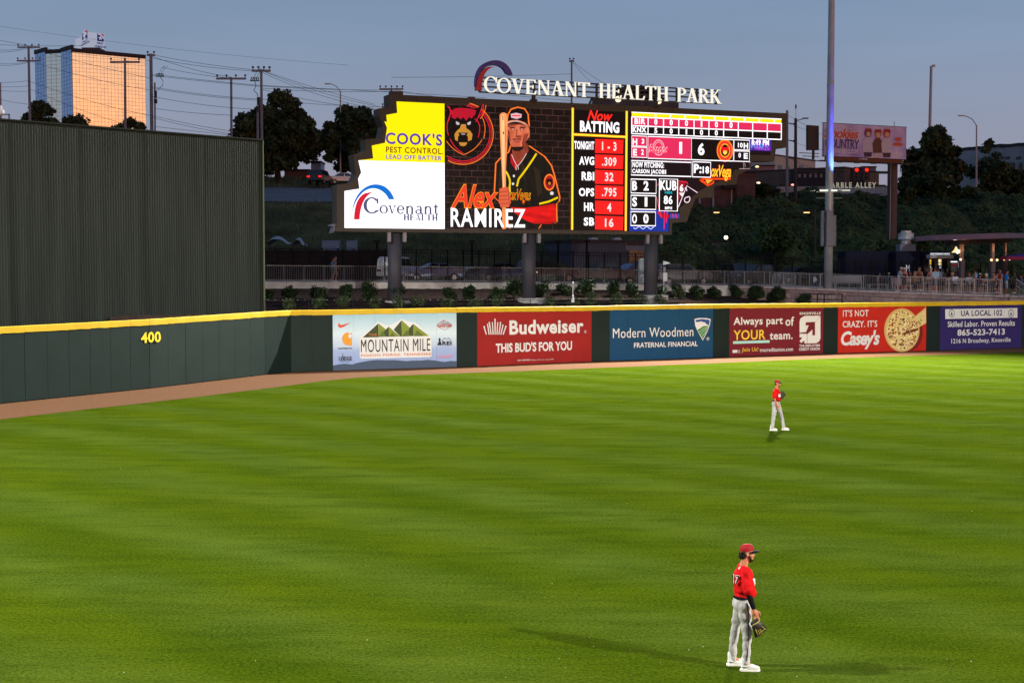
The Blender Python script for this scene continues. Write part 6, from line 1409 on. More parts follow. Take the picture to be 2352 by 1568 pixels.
# the other two towers whose light and shadows fall on the field (behind the viewer)
tower('floodlight pole beyond the left foul side, outside the picture', -42, 20, 0, 36.5, .4, .22, FLOOD_C, (4, 45, 0), spot=105, shield=(2.6, 17))
tower('floodlight pole beyond the right foul side, outside the picture', 60, -17, 0, 34.5, .4, .22, FLOOD_B, (6, 52, 0), spot=85, shield=(2.6, 11.8))

# ------------------------------------------------------------------ railings and fences
m_rail_g = mat('railing_grey', (.13, .13, .145), .5, metal=.2); m_blackf = mat('fence_black', (.009, .008, .009), .8)
def fence_run(name, label, cat, pxs, fY, fZ, H, m, post=.05, pick=.009, gap=.12, rails=(.08, 1.0), pickH=None, group=None, spike=0):
    """a picketed fence along picture stations; one bay between neighbouring stations"""
    P = [pos(p, fY(p), fZ(p)) for p in pxs]; t = thing(name, label, cat, tuple(P[0]), 0, group); o = P[0]
    for i, p in enumerate(P):
        q = p-o; MB().box(q.x-post/2, q.y-post/2, q.z-.05, q.x+post/2, q.y+post/2, q.z+H).build('post', m, t)
    for i in range(len(P)-1):
        a, b_ = P[i]-o, P[i+1]-o; L_ = (b_-a); n = max(1, int(Vector((L_.x, L_.y)).length/gap)); mb = MB()
        for k in range(1, n):
            c = a.lerp(b_, k/n); mb.box(c.x-pick, c.y-pick, c.z+.06, c.x+pick, c.y+pick, c.z+(pickH or H)+spike)
        mb.build('picket_panel', m, t, kind='stuff')
        for r_ in rails:
            z = H*r_; mb = MB(); s = .022
            v = []
            for c in (a, b_): v += [(c.x, c.y-s, c.z+z-s), (c.x, c.y+s, c.z+z-s), (c.x, c.y+s, c.z+z+s), (c.x, c.y-s, c.z+z+s)]
            mb.add(v, [(0,1,5,4), (1,2,6,5), (2,3,7,6), (3,0,4,7)]); mb.build('rail', m, t)
    return t
rl = list(np.arange(560, 1765, 46.0))+[1768]
rl = [p for p in rl if not 1465 < p < 1478]
fence_run('railing', 'grey metal railing along the walkway under the scoreboard, left of the blue lit pole', 'railing', rl, lambda p: curbY(p)+.22, lambda p: curbZ(p)+.02, 1.09, m_rail_g, rails=(.1, 1.0))
fence_run('railing', 'grey metal railing in front of the benches beside the blue lit pole', 'railing', list(np.arange(1885, 2062, 33.0))+[2057], lambda p: curbY(p)+.3, lambda p: curbZ(p)+.04, 1.10, m_rail_g, post=.06, rails=(.1, 1.0))
fence_run('railing', 'grey metal railing in front of the patio crowd at far right', 'railing', list(np.arange(2062, 2300, 29.5))+[2302], lambda p: curbY(p)+.3, lambda p: curbZ(p)+.04, 1.14, mat('railing_painted_pink_light', (.27, .22, .235), .5, metal=.2), post=.06, rails=(.1, 1.0))  # pinkish light on the grey rails is put into their colour
fence_run('railing', 'short grey railing between the curved gate and the blue lit pole', 'railing', [1768, 1800, 1838, 1860, 1884], lambda p: curbY(p)+.25, lambda p: curbZ(p)+.02, 1.09, m_rail_g, rails=(.1, 1.0))
# stair rail at extreme right
t = thing('stair_railing', 'sloping pale handrail going down at the extreme right of the patio', 'railing', tuple(pos(2304, 103.8, curbZ(2304))))
for dy in (0, 1.3):
    a = rel(*cL(1985, 1030), 104+dy, t); b_ = rel(*cL(2260, 1230), 101.5+dy, t)
    MB().tube([a, b_], .035, 6).tube([a-Vector((0, 0, .5)), b_-Vector((0, 0, .5))], .02, 6).build('handrail', mat('handrail_pale', (.42, .42, .45), .4, metal=.3), t)
    for k in range(5):
        c = a.lerp(b_, k/4); MB().tube([c, c-Vector((0, 0, 1.1))], .025, 6).build('post', m_rail_g, t)
# movable barrier with rounded corners
t = thing('crowd_barrier', 'grey steel crowd barrier with rounded corners left of the blue lit pole', 'barrier', tuple(pos(1810, curbY(1810)+.6, curbZ(1810))))
a = rel(*cH(272, 490), curbY(1805)+.55, t); b_ = rel(*cH(466, 490), curbY(1850)+.55, t); W_ = b_.x-a.x
mb = MB(); mb.tube([(a.x, 0, .1), (a.x, 0, .95), (a.x+.12, 0, 1.07), (b_.x-.12, 0, 1.07), (b_.x, 0, .95), (b_.x, 0, .1)], .03, 6).tube([(a.x, 0, .2), (b_.x, 0, .2)], .02, 6)
mb.build('frame', m_galv, t); mb = MB()
for k in range(1, 22): mb.tube([(a.x+W_*k/22, 0, .2), (a.x+W_*k/22, 0, 1.06)], .011, 5)
mb.build('bars', m_galv, t, kind='stuff'); MB().tube([(a.x+.2, -.3, .03), (a.x+.2, 0, .12), (a.x+.2, .3, .03)], .02, 5).tube([(b_.x-.2, -.3, .03), (b_.x-.2, 0, .12), (b_.x-.2, .3, .03)], .02, 5).build('foot', m_galv, t)
# tall black picket fence behind
def fZ(p): return curbZ(p)
fence_run('picket_fence', 'tall black steel picket fence between the walkway and the parked cars', 'fence', list(np.arange(560, 2470, 36.0)), fenceY, fZ, 2.42, m_blackf, post=.11, pick=.013, gap=.135, rails=(.06, .88, .96), spike=.12)
t = thing('screen_fence', 'dark brown solid screen fence behind the black pickets at left', 'fence', tuple(pos(560, fenceY(560)+6.5, 4.6)))
for k in range(9):
    x0, x1 = 560+k*38, 597.5+k*38; a = pos(x0, fenceY(x0)+6.5)-t.location; b_ = pos(x1, fenceY(x1)+6.5)-t.location; h = at(x0, 575, fenceY(x0)+6.5).z-4.6
    MB().add([(a.x, a.y, 0), (b_.x, b_.y, 0), (b_.x, b_.y, h), (a.x, a.y, h), (a.x, a.y+.06, 0), (b_.x, b_.y+.06, 0), (b_.x, b_.y+.06, h), (a.x, a.y+.06, h)], [(0,1,2,3), (7,6,5,4), (3,2,6,7), (0,3,7,4), (1,5,6,2)]).build('board_panel', mat('board_brown', (.022, .014, .014), .8, var=.2, scale=2), t)
    MB().cbox(a.x, a.y-.04, h/2, .1, .08, h+.1).build('post', m_blackf, t)
# rows of low wire fence just behind the outfield wall
lw_t = thing('wire_fence', 'low dark wire fence on thin posts at the foot of the mulch bank', 'fence', tuple(pos(603, wallY(603)+1.3, wallZ(603)-.9)))
def wpt(p): q = pos(p, wallY(p)+1.6); return Vector((q.x, q.y, at(p, 690 if p < 1000 else float(np.interp(p, [1000, 1500, 1900, 2400], [690, 686, 680, 676])), q.y).z))
wp_ = list(np.arange(606, 1560, 34.0))
for i in range(len(wp_)-1):
    a, b_ = wpt(wp_[i])-lw_t.location, wpt(wp_[i+1])-lw_t.location
    if i % 3 == 0: MB().tube([(a.x, a.y, a.z-1.0), (a.x, a.y, a.z+.04)], .022, 5).build('post', m_blackf, lw_t)
    mb = MB().tube([a, b_], .014, 4)
    for k in range(1, 3): mb.tube([a-Vector((0, 0, .22*k)), b_-Vector((0, 0, .22*k))], .006, 3)
    mb.build('wire', m_blackf, lw_t)
    for k in range(2): c = a.lerp(b_, .25+.5*k); MB().ball((c.x, c.y, c.z+.03), .032, 6).build('cap', mat('wire_cap', (.14, .15, .14), .9), lw_t)
fence_run('low_fence', 'short black wire fence section in front of the stone wall', 'fence', [1850, 1878, 1893.7, 1935], lambda p: wallY(p)+2.2, lambda p: at(p, 706, wallY(p)+2.2).z, .95, m_blackf, post=.07, pick=.004, gap=.3, rails=(.25, .6, 1.0))
# white sprinkler riser
o = MB().tube([(0, 0, 0), (0, 0, .5)], .045, 8).tube([(0, 0, .5), (0, 0, 1.2)], .025, 6).ball((0, 0, 1.25), .06, 8).cbox(0, 0, .1, .2, .12, .25).build('standpipe', paint((205, 205, 210))); q = at(1316, 690, wallY(1316)+3.2); o.location = q-Vector((0, 0, .1)); tag(o, 'slim white standpipe among the shrubs on the mulch bank', 'pipe')

# ------------------------------------------------------------------ shrubs on the bank
def shrub(label, px, pyc, w_, h_, seed, col, lf=.075, s=None, n=1500):
    Yc = wallY(px)+(curbY(px)-wallY(px))*s; Yb, z = bank(px, s); p = pos(px, Yb, z)
    # slide along the bank until the crown's foot sits on it at the right picture height
    best = min([k/40 for k in range(2, 40)], key=lambda q: abs((lambda Yz: (CAM_H-Yz[1])/Yz[0]*FPX+HORIZ)(bank(px, q))-(pyc+h_*.42)))
    Yb, z = bank(px, best); p = pos(px, Yb, z); k = Yb/FPX; g_ = np.random.default_rng(seed)
    t = thing('shrub', label, 'shrub', tuple(p), 0, 'young shrubs planted along the mulch bank'); W_, H_ = w_*k*.5, h_*k
    C = g_.normal(size=(10, 3)); C /= np.linalg.norm(C, axis=1, keepdims=True); C *= np.array([W_*.62, W_*.62, H_*.34])*g_.uniform(.6, 1.25, (10, 1)); C[:, 2] += H_*.5
    kk = g_.integers(0, 10, n); d = g_.normal(size=(n, 3)); d /= np.linalg.norm(d, axis=1, keepdims=True)
    P = C[kk]+d*np.array([W_*.48, W_*.48, H_*.26])*(.35+.85*g_.random((n, 1)))
    link('foliage', leaf_mesh('foliage', P, lf, col, up=.5), None, t)
    mb = MB()
    for q in range(4): e_ = Vector(C[q]); mb.tube([(0, 0, -.08), e_*.5, e_], [.025, .018, .006], 5)
    mb.build('stem', BARK, t); return t
SH_D = leaf_mat('shrub_dark', (.009, .018, .007), (.03, .054, .017), 1.5); SH_L = leaf_mat('shrub_pale', (.03, .045, .016), (.075, .10, .04), 1.5)
big = [cF(345,665)+(1.0,), cF(590,672)+(1.0,), cF(805,655)+(1.0,), cF(1000,650)+(1.15,), cF(1225,655)+(1.0,), cF(140,670)+(.8,), cF(1648,668)+(.85,), cF(1820,672)+(.85,), cF(2035,675)+(.85,), cF(2210,640)+(1.05,),
       cG(375,630)+(1.0,), cG(565,630)+(.9,), cG(745,628)+(1.05,), cG(960,640)+(.95,), cG(1105,655)+(.85,), cG(1330,660)+(.9,), cG(1470,650)+(.85,), cG(1632,660)+(.8,), cG(1812,650)+(.85,), cG(1970,648)+(.9,), cG(2140,648)+(.85,), cG(2315,650)+(.9,),
       cH(140,530)+(.85,), cH(310,530)+(.85,), cH(538,570)+(.85,)]
what = ['left of the walking couple', 'under the walking couple', 'right of the walking couple', 'tall one left of the first column', 'in front of the first round column', 'beside the edge of the green screen', 'first right of the first column footing', 'midway between the first two columns', 'further right between the first two columns', 'tall one just left of the second column',
        'just right of the second column', 'left of the white standpipe', 'right of the white standpipe', 'left of the electrical box by the third column', 'just left of the third column footing', 'in front of the third round column', 'right of the third column', 'under the parked dark car right of the third column', 'third right of the third column', 'fourth right of the third column', 'fifth right of the third column', 'sixth right of the third column', 'under the rounded crowd barrier', 'below the seated person left of the blue lit pole', 'in front of the left end of the stone wall']
for i, ((x, y, k), wh) in enumerate(zip(big, what)): shrub('dark green rounded shrub '+wh, x+(i*37 % 9)-4, y, (37+(i*53 % 13))*k, (31+(i*29 % 11))*k, 40+i, SH_D, s=.6)
small = [cF(330,760), cF(575,750), cF(790,735), cF(1040,745), cF(1230,740), cF(1395,730), cF(1640,750), cF(1870,755), cF(2060,730), cG(430,735), cG(620,745), cG(770,720), cG(985,715), cG(1180,720), cG(1345,720), cG(1500,665)]
what = ['far left below the first shrub', 'lower row under the walking couple', 'third in the lower row from the left', 'lower row left of the first column', 'lower row before the first column', 'bright one right of the first column', 'lower row right of the column footing', 'lower row midway to the second column', 'lower row left of the second column', 'lower row right of the second column', 'beside the foot of the white standpipe', 'lower row right of the standpipe', 'lower row with yellowish tips left of the third column', 'lower row just left of the third column', 'lower row before the third column', 'bright one between two dark shrubs right of third column']
for i, ((x, y), wh) in enumerate(zip(small, what)): shrub('small pale green loose shrub, '+wh, x, y, 36, 27, 80+i, SH_L, lf=.06, s=.3, n=700)

# ------------------------------------------------------------------ parked cars
m_glass = mat('car_glass', (.012, .014, .018), .08, spec=.9); m_tyre = mat('tyre', (.012, .012, .012), .85); m_rim = mat('rim', (.25, .25, .26), .35, metal=.7)
PROF = {
 'sedan': ([(-2.3,.45),(-2.32,.85),(-2.15,1.0),(-1.55,1.05),(-.95,1.42),(.25,1.45),(1.05,1.02),(1.95,.92),(2.3,.74),(2.33,.45)], [(-1.42,1.04),(-.92,1.37),(.22,1.40),(.92,1.02)], 1.8),
 'suv': ([(-2.35,.5),(-2.38,1.1),(-2.2,1.68),(-1.9,1.78),(.35,1.76),(1.0,1.18),(2.1,1.08),(2.35,.85),(2.35,.5)], [(-2.1,1.15),(-1.98,1.66),(.30,1.68),(.86,1.17)], 1.92),
 'pickup': ([(-2.8,.6),(-2.82,1.2),(-.9,1.22),(-.75,1.82),(.75,1.85),(1.35,1.28),(2.6,1.2),(2.8,.95),(2.8,.55)], [(-.62,1.26),(-.55,1.74),(.68,1.77),(1.18,1.27)], 1.98),
 'van': ([(-2.3,.5),(-2.35,1.1),(-2.3,1.85),(-1.9,1.95),(.7,1.93),(1.15,1.28),(2.1,1.18),(2.3,.9),(2.3,.5)], [(-2.15,1.25),(-2.1,1.8),(.62,1.82),(1.0,1.27)], 1.9)}
def car(label, kind, px, pyroof, Y, rgb, flip=False, rz=0.0, metal=.3, zoff=0, light=None, group='cars parked behind the black fence', tail=False, zg=None):
    pr, gl_, w_ = PROF[kind]; H = max(p[1] for p in pr); ztop = at(px, pyroof, Y).z; z0 = (ztop-H) if zg is None else zg
    t = thing('parked_car', label, 'car' if kind != 'pickup' else 'pickup truck', (pos(px, Y).x, Y, z0), rz+(math.pi if flip else 0), group)
    m_ = mat('car_paint_%d_%d_%d' % rgb, S(*[min(215, c_*1.7+26) for c_ in rgb]), .3, metal=metal, spec=.6); mb = MB(); n = len(pr)
    # body: full width below the belt, tapered toward the roof
    rows_ = []
    for sgn in (-1, 1):
        for (x, z) in pr: k = 1-.16*max(0, (z-1.05)/.8); mb.v.append((x, sgn*w_/2*k, z))
    mb.f = [tuple(range(n))[::1], tuple(range(2*n-1, n-1, -1))]+[(i, n+i, n+(i+1) % n, (i+1) % n) for i in range(n)]; mb.m = [0]*len(mb.f)
    o = mb.build('body', m_, t); bevel(o, .05, 2)
    for sgn in (-1, 1):
        P = [(x, z) for x, z in gl_]; k0 = 1-.16*max(0, (P[0][1]-1.05)/.8); k1 = 1-.16*max(0, (P[1][1]-1.05)/.8)
        y0, y1 = sgn*(w_/2*k0+.012), sgn*(w_/2*k1+.012); xs = [P[0][0], (P[0][0]+P[3][0])/2-.05, (P[0][0]+P[3][0])/2+.05, P[3][0]]
        def top(x): return (min(max(x, P[1][0]), P[2][0]), P[1][1])
        for a, b_ in ((0, 1), (2, 3)):
            MB().add([(xs[a]+(.0), y0, P[0][1]), (xs[b_], y0, P[3][1]), (*[top(xs[b_])[0]], y1, P[2][1]), (top(xs[a])[0], y1, P[1][1])], [(0,1,2,3)]).build('side_window', m_glass, t)
    MB().add([(P[3][0]+.08, -w_*.42, P[3][1]+.02), (P[3][0]+.08, w_*.42, P[3][1]+.02), (P[2][0]+.10, w_*.36, P[2][1]), (P[2][0]+.10, -w_*.36, P[2][1])], [(0,1,2,3)]).build('windscreen', m_glass, t)
    xf = pr[-1][0]-.85
    for wx in (pr[0][0]+.85, xf):
        for sgn in (-1, 1):
            y = sgn*(w_/2-.10); wh = MB().tube([(wx, y-.11, .34), (wx, y+.11, .34)], .34, 16).build('wheel', m_tyre, t)
            MB().tube([(wx, y+sgn*.112, .34), (wx, y+sgn*.12, .34)], .21, 10).build('rim', m_rim, wh)
    for sgn in (-1, 1):
        MB().cbox(pr[-2][0]-.02, sgn*w_*.36, pr[-2][1]-.02, .12, .38, .14).build('headlight', emit((255, 205, 150), light) if light else mat('lamp_clear', (.35, .35, .37), .15), t)
        MB().cbox(pr[0][0]-.01, sgn*w_*.38, .92, .08, .32, .16).build('taillight', emit((255, 20, 20), 4) if tail else mat('lamp_red', (.25, .01, .01), .2), t)
    MB().cbox(pr[-1][0]+.0, 0, .72, .06, w_*.5, .18).build('grille', m_black, t)
    return t
def FY(p): return fenceY(p)
zc_ = lambda px: curbZ(px)-.05
CARS = [('white boxy off road car seen behind the first round column', 'van', 912, 590, (205, 208, 218), 3.2, False, .98, None), ('blue grey sedan between the white car and the second column', 'sedan', 995, 604, (52, 66, 92), 3.4, True, -.1, None),
 ('dark blue sports sedan left of the second column', 'sedan', 1165, 604, (26, 34, 56), 3.6, False, -.35, .9), ('black large car directly right of the second column', 'suv', 1258, 597, (16, 18, 26), 4.6, False, -.1, None),
 ('silver grey car nose left of the pickup, chrome grille', 'sedan', 1098, 612, (30, 34, 46), 7.5, False, .05, None), ('black pickup truck midway between second and third columns', 'pickup', 1385, 603, (12, 13, 18), 4.4, False, -.08, None),
 ('dark blue car behind the electrical box at the third column', 'sedan', 1452, 605, (28, 38, 66), 5.0, True, .1, None), ('dark charcoal minivan right of the third column', 'suv', 1568, 606, (26, 27, 33), 4.0, False, -.2, None),
 ('black pickup under the globe lamp, behind the bright headlight', 'pickup', 1745, 607, (10, 11, 14), 5.5, True, .12, None), ('dark low car behind the fence left of the blue lit pole', 'sedan', 1828, 613, (18, 20, 28), 5.5, True, .1, None)]
for (lab, kd, px, yr, rgb, dy, fl, rz, li) in CARS: car(lab, kd, px, yr, fenceY(px)+dy, rgb, fl, BP.rz+rz, light=li)
car('car with bright warm headlights glowing behind the fence, left of the black pickup', 'suv', 1700, 605, fenceY(1700)+8, (30, 30, 36), False, R(-75), light=9)
# car on the upper road with red tail lights
car('dark car with glowing red tail lights under the trees on the upper road', 'suv', 737, 392, 171, (12, 12, 16), False, R(80), tail=True, group='vehicles on the upper road')
car('white covered pale car beside the red tail lights under the trees', 'sedan', 796, 398, 174, (120, 130, 150), False, R(10), group='vehicles on the upper road')
t = far_building('white wall glimpsed between the trunks behind the red tail lights', 716, 738, 374, 410, 188, mat('white_wall', (.5, .52, .58), .7), depth=4)[0]
far_building('long low reddish wall glimpsed under the left dark tree', 655, 712, 393, 410, 187, mat('reddish_wall', (.16, .09, .085), .8), depth=4)
# pipes / white slabs lying beyond the fence at left
for (x0, x1, y, l_) in ((605, 668, 556, 'pile of pale sheeting lying on the slope beyond the fence at left'), (668, 698, 558, 'end of the pale sheeting pile beyond the fence, slumped')):
    a = at(x0, y, 121); b_ = at(x1, y, 121); mb = MB(); nn = 10
    for i in range(nn+1):
        for j in range(6):
            x = (b_.x-a.x)*i/nn; yy = j*.45; z = .75*math.sin(math.pi*min(1, i/nn+.1)*.9)*(1-.2*(j-2)**2/6)+.25*noise.noise(Vector((x*1.3, yy*1.6, 1))); mb.v.append((x, yy, z))
    for i in range(nn):
        for j in range(5): q = i*6+j; mb.f.append((q, q+6, q+7, q+1))
    mb.m = [0]*len(mb.f); o = mb.build('sheeting', mat('pale_sheet', (.38, .37, .40), .6, var=.2, scale=1.5)); o.location = (a.x, 121, a.z-.35); tag(o, l_, 'sheeting')
for (x, l_, w_) in ((929, 'left blue white utility cabinet beyond the black fence', .95), (990, 'right blue white utility cabinet beyond the black fence', .55)):
    x = cF(x if x < 950 else 848, 250)[0] if False else (cF(678, 250)[0] if w_ > .9 else cF(850, 250)[0])
    o = MB().box(-w_*.75, 0, -1.2, w_*.75, .8, .25).box(-w_*.78, -.03, .25, w_*.78, .83, .32).build('cabinet', mat('cabinet_blue_white', (.17, .21, .30), .5)); o.location = at(x, 561, 112); tag(o, l_, 'cabinet')

# low grey building behind the cars
t, pl, z0 = far_building('low dark grey building with two timber slatted gates behind the parked cars', 1313, 1655, 556.5, 660, 126, mat('grey_render', (.075, .072, .095), .8, var=.12, scale=.4), Y1=131, depth=7)
mw = mat('timber_slat', (.34, .17, .085), .7, var=.25, scale=3)
for (xa, xb, y) in ((cG(1080, 300)[0], cG(1246, 300)[0], cG(0, 305)[1]), (cG(1515, 300)[0], cG(1770, 300)[0], cG(0, 311)[1])):
    u0, u1 = pl.uv(xa, 580)[0], pl.uv(xb, 580)[0]; zt = pl.uv(xa, y)[1]-z0; n = int((u1-u0)/.17)
    mb = MB()
    for k in range(n): w_ = (u1-u0)/n; mb.box(u0+w_*k+.012, -.14-random.random()*.02, 0, u0+w_*(k+1)-.012, -.1, zt+random.uniform(-.03, .03))
    g_ = mb.build('slatted_gate', mw, t, kind='stuff')
    MB().box(u0-.3, -.06, zt, u1+.1, .02, zt+.95).build('lintel_panel', mat('panel_bluegrey', (.13, .135, .18), .7), t)
MB().box(pl.uv(cG(1066, 0)[0], 560)[0], -.1, pl.uv(1400, cG(0, 265)[1])[1]-z0, pl.uv(cG(1150, 0)[0], 560)[0], .05, pl.uv(1400, cG(0, 232)[1])[1]-z0).build('louvre', m_black, t)
MB().box(pl.uv(cG(1155, 0)[0], 560)[0], -.1, pl.uv(1400, cG(0, 265)[1])[1]-z0, pl.uv(cG(1210, 0)[0], 560)[0], .05, pl.uv(1400, cG(0, 232)[1])[1]-z0).build('louvre', m_black, t)
for (x, y0, y1) in ((cG(850, 0)[0], 545, 556), (cG(1048, 0)[0], 545, 556)):
    u = pl.uv(x, 556)[0]; MB().box(u-.35, 1.5, pl.uv(x, 557)[1]-z0, u+.35, 2.1, pl.uv(x, y0)[1]-z0).build('roof_vent', mat('vent_bluewhite', (.30, .34, .42), .5), t)
for (x, l_, y0) in ((cG(498, 0)[0], 'slim black post behind the fence left of the low grey building', 540), (cG(735, 0)[0], 'slim black post in front of the left part of the low grey building', 540), (cF(1062, 0)[0], 'slim black post behind the fence just left of the first column', 540), (cF(1845, 0)[0], 'slim black post behind the fence left of the second column', 540)):
    o = MB().tube([(0, 0, 0), (0, 0, 3.5)], .09, 8).cbox(0, 0, 3.6, .5, .5, .12).build('lamp_post', m_blackf); p = at(x, 650, 116); o.location = (p.x, 116, 4.5); tag(o, l_, 'lamp post')
# electrical box standing at the third column
t = thing('electrical_cabinet', 'tall rounded grey steel electrical cabinet beside the third round column', 'cabinet', tuple(at(*cG(1208, 588), 100.2)))
H_ = at(*cG(1208, 372), 100.2).z-t.location.z; MB().box(-.36, 0, 0, .36, .6, H_).build('body', mat('cabinet_steel', (.22, .26, .29), .45, metal=.2), t); bevel(t.children[0] if t.children else [o for o in bpy.data.objects if o.parent is t][0], .07, 3)
MB().tube([(.14, -.02, .1), (.14, -.02, H_-.2)], .02, 5).build('seam', m_rail_g, t)
t = thing('camera_mount', 'white wedge camera and pale box fixed to the third round column', 'camera', tuple(at(*cG(1375, 520), 97)))
MB().box(-.05, 0, -.35, .23, .2, .25).build('junction_box', paint((190, 192, 196)), t); MB().box(-.05, 0, .3, .12, .2, .65).build('bracket_box', paint((120, 122, 130)), t)
MB().prism([(-.05, .78), (.42, .90), (.42, .94), (-.05, 1.08)], 0, .22).build('camera_head', paint((205, 208, 214)), t); MB().tube([(0, .1, -1.0), (0, .1, -.35)], .025, 6).build('conduit', paint((180, 182, 186)), t)
# ------------------------------------------------------------------ kiosk containers and pavilion (right)
m_navy = mat('container_navy', (.008, .011, .035), .6, var=.1, scale=1, spec=.15)
def cont(label, x0, x1, yt, Y, Y1=None, depth=3):
    a, b_ = pos(x0, Y), pos(x1, Y1 or Y); pl = Plane((a.x, a.y), (b_.x, b_.y)); t = thing('shipping_container', label, 'container', (a.x, a.y, 4.1), pl.rz, 'dark blue kiosk containers')
    h = at(x0, yt, Y).z-4.1; MB().box(0, 0, 0, pl.len, depth, h).build('shell', m_navy, t); mb = MB()
    for k in range(int(pl.len/.28)): mb.box(.1+k*.28, -.035, .1, .22+k*.28, 0, h-.1)
    mb.build('corrugation', m_navy, t, kind='stuff'); MB().box(-.02, -.05, h-.12, pl.len+.02, .05, h+.02).build('top_rail', m_navy, t); return t, pl
cont('dark blue kiosk container at left, behind the patio benches', 1942, 2056, 577, 117.5)
t2, pl2 = cont('dark blue kiosk container marked with a white letter', 2058, 2112, 577, 116)
cont('dark blue kiosk container at right under the lit white roof letters', 2116, 2182, 577, 116.5)
o = thing('letter_sign', 'tall white standing letter M in front of the dark blue container', 'sign', tuple(pos(2084, 115.6, 4.1)))
u = rel(*cK(1770, 885), 115.5, o); v_ = rel(*cK(1840, 748), 115.5, o); mb = MB(); place_text(mb, (u.x, v_.x, u.z, v_.z), -.1, 'M', .0, depth=.03); mb.build('letter', emit((200, 205, 215), .75), o)
MB().box(u.x, -.1, 0, v_.x, .1, .08).build('base', m_dark, o)
t = thing('exhaust_fan', 'pale metal rooftop exhaust fan on the dark blue container', 'exhaust fan', tuple(at(*cK(1805, 505), 117)))
sc_ = 117/FPX/5.82
prof_ = [(105, 0), (105, 115), (110, 118), (70, 120), (70, 165), (100, 170), (108, 180), (100, 235), (102, 260), (70, 268), (68, 295)]
mb = MB(); mb.tube([(0, .6, z*sc_) for r_, z in prof_[3:]], [r_*sc_ for r_, z in prof_[3:]], 20); mb.build('fan_hood', mat('fan_metal', (.46, .48, .50), .4, metal=.3), t, smooth=False)
MB().box(-105*sc_, 0, 0, 105*sc_, 1.2, 115*sc_).build('curb', mat('fan_curb', (.20, .22, .28), .5), t)
# snack kiosk
t = thing('snack_kiosk', 'snack kiosk with pale awning, lit windows and small white roof letters', 'kiosk', tuple(pos(2157, 113.5, 4.1)))
def bxL(nm, x0, y0, x1, y1, m_, Y=113.5, d=.3, dy=0):
    a = rel(*cL(x0, y1), Y, t); b_ = rel(*cL(x1, y0), Y, t); return MB().box(a.x, a.y+dy, max(a.z, 0), b_.x, a.y+dy+d, b_.z).build(nm, m_, t)
bxL('awning', 205, 568, 665, 618, mat('awning_pale', (.42, .40, .40), .6), d=1.1, dy=-.8); bxL('awning_top', 215, 545, 660, 566, mat('awning_light', (.5, .5, .52), .6), d=1.1, dy=-.6)
bxL('back_wall', 200, 600, 680, 1000, m_black, d=.2, dy=1.0)
bxL('window_light', 490, 635, 548, 760, emit((255, 232, 170), 1.2), dy=.9, d=.05); bxL('window_light', 315, 640, 345, 740, emit((240, 190, 70), 1.2), dy=.9, d=.05); bxL('window_light', 515, 768, 545, 820, emit((190, 205, 225), .8), dy=.9, d=.05); bxL('window_light', 318, 768, 342, 800, emit((220, 225, 230), .8), dy=.9, d=.05)
bxL('window_dim', 385, 640, 480, 760, mat('inside_dim', (.12, .10, .07), .6), dy=.92, d=.05)
for x in (215, 350, 470, 650): bxL('post', x, 600, x+14, 1000, mat('kiosk_post', (.16, .13, .11), .6), dy=-.2, d=.12)
a = rel(*cL(258, 545), 112.9, t); b_ = rel(*cL(655, 508), 112.9, t); mb = MB(); place_text(mb, (a.x, b_.x, a.z, b_.z), a.y, 'WATERING HOLE', .05, depth=.08); mb.build('lettering', emit((205, 215, 225), .85), t)
t = thing('drinks_cooler', 'lit glass door drinks cooler beside the snack kiosk', 'cooler', tuple(pos(2205, 112.5, 4.1)))
bxL('body', 665, 660, 870, 1000, m_black, Y=112.5, d=.8); bxL('lit_header', 670, 672, 803, 698, emit((225, 235, 240), 1.3), Y=112.45, d=.04); bxL('side_light', 822, 695, 845, 805, emit((225, 235, 240), 1.2), Y=112.45, d=.04); bxL('side_light', 822, 850, 840, 885, emit((225, 235, 240), 1.0), Y=112.45, d=.04)
bxL('shelf_goods', 685, 712, 795, 770, emit((120, 40, 45), .6), Y=112.45, d=.04); bxL('shelf_goods', 685, 790, 795, 820, emit((70, 72, 80), .6), Y=112.45, d=.04); bxL('shelf_goods', 685, 838, 795, 870, emit((60, 62, 40), .6), Y=112.45, d=.04)
# pavilion
t = thing('pavilion', 'pavilion with thick purple brown flat roof, columns and warm uplights at far right', 'pavilion', tuple(pos(2270, 108, 3.9)))
m_pr = mat('pavilion_roof', (.36, .17, .22), .6, var=.12, scale=.5); m_pc = mat('pavilion_column', (.26, .15, .12), .7, var=.1, scale=2); m_pb = mat('pavilion_base', (.09, .06, .075), .7)
def slab(nm, x0, yt0, yb0, x1, yt1, yb1, Ya, Yb, m_, d=7):
    a0, a1, b0_, b1_ = rel(*cL(x0, yb0), Ya, t), rel(*cL(x0, yt0), Ya, t), rel(*cL(x1, yb1), Yb, t), rel(*cL(x1, yt1), Yb, t)
    V = [a0, b0_, b1_, a1]; V = [tuple(q) for q in V]+[(q.x, q.y+d, q.z) for q in V]
    return MB().add(V, [(0,1,2,3), (7,6,5,4), (0,4,5,1), (1,5,6,2), (2,6,7,3), (3,7,4,0)]).build(nm, m_, t)
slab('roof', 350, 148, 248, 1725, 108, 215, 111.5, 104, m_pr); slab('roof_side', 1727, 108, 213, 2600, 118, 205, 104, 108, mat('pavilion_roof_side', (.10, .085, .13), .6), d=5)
slab('beam', 870, 232, 335, 1895, 222, 300, 110.5, 107, mat('pavilion_soffit', (.10, .055, .055), .7), d=4)
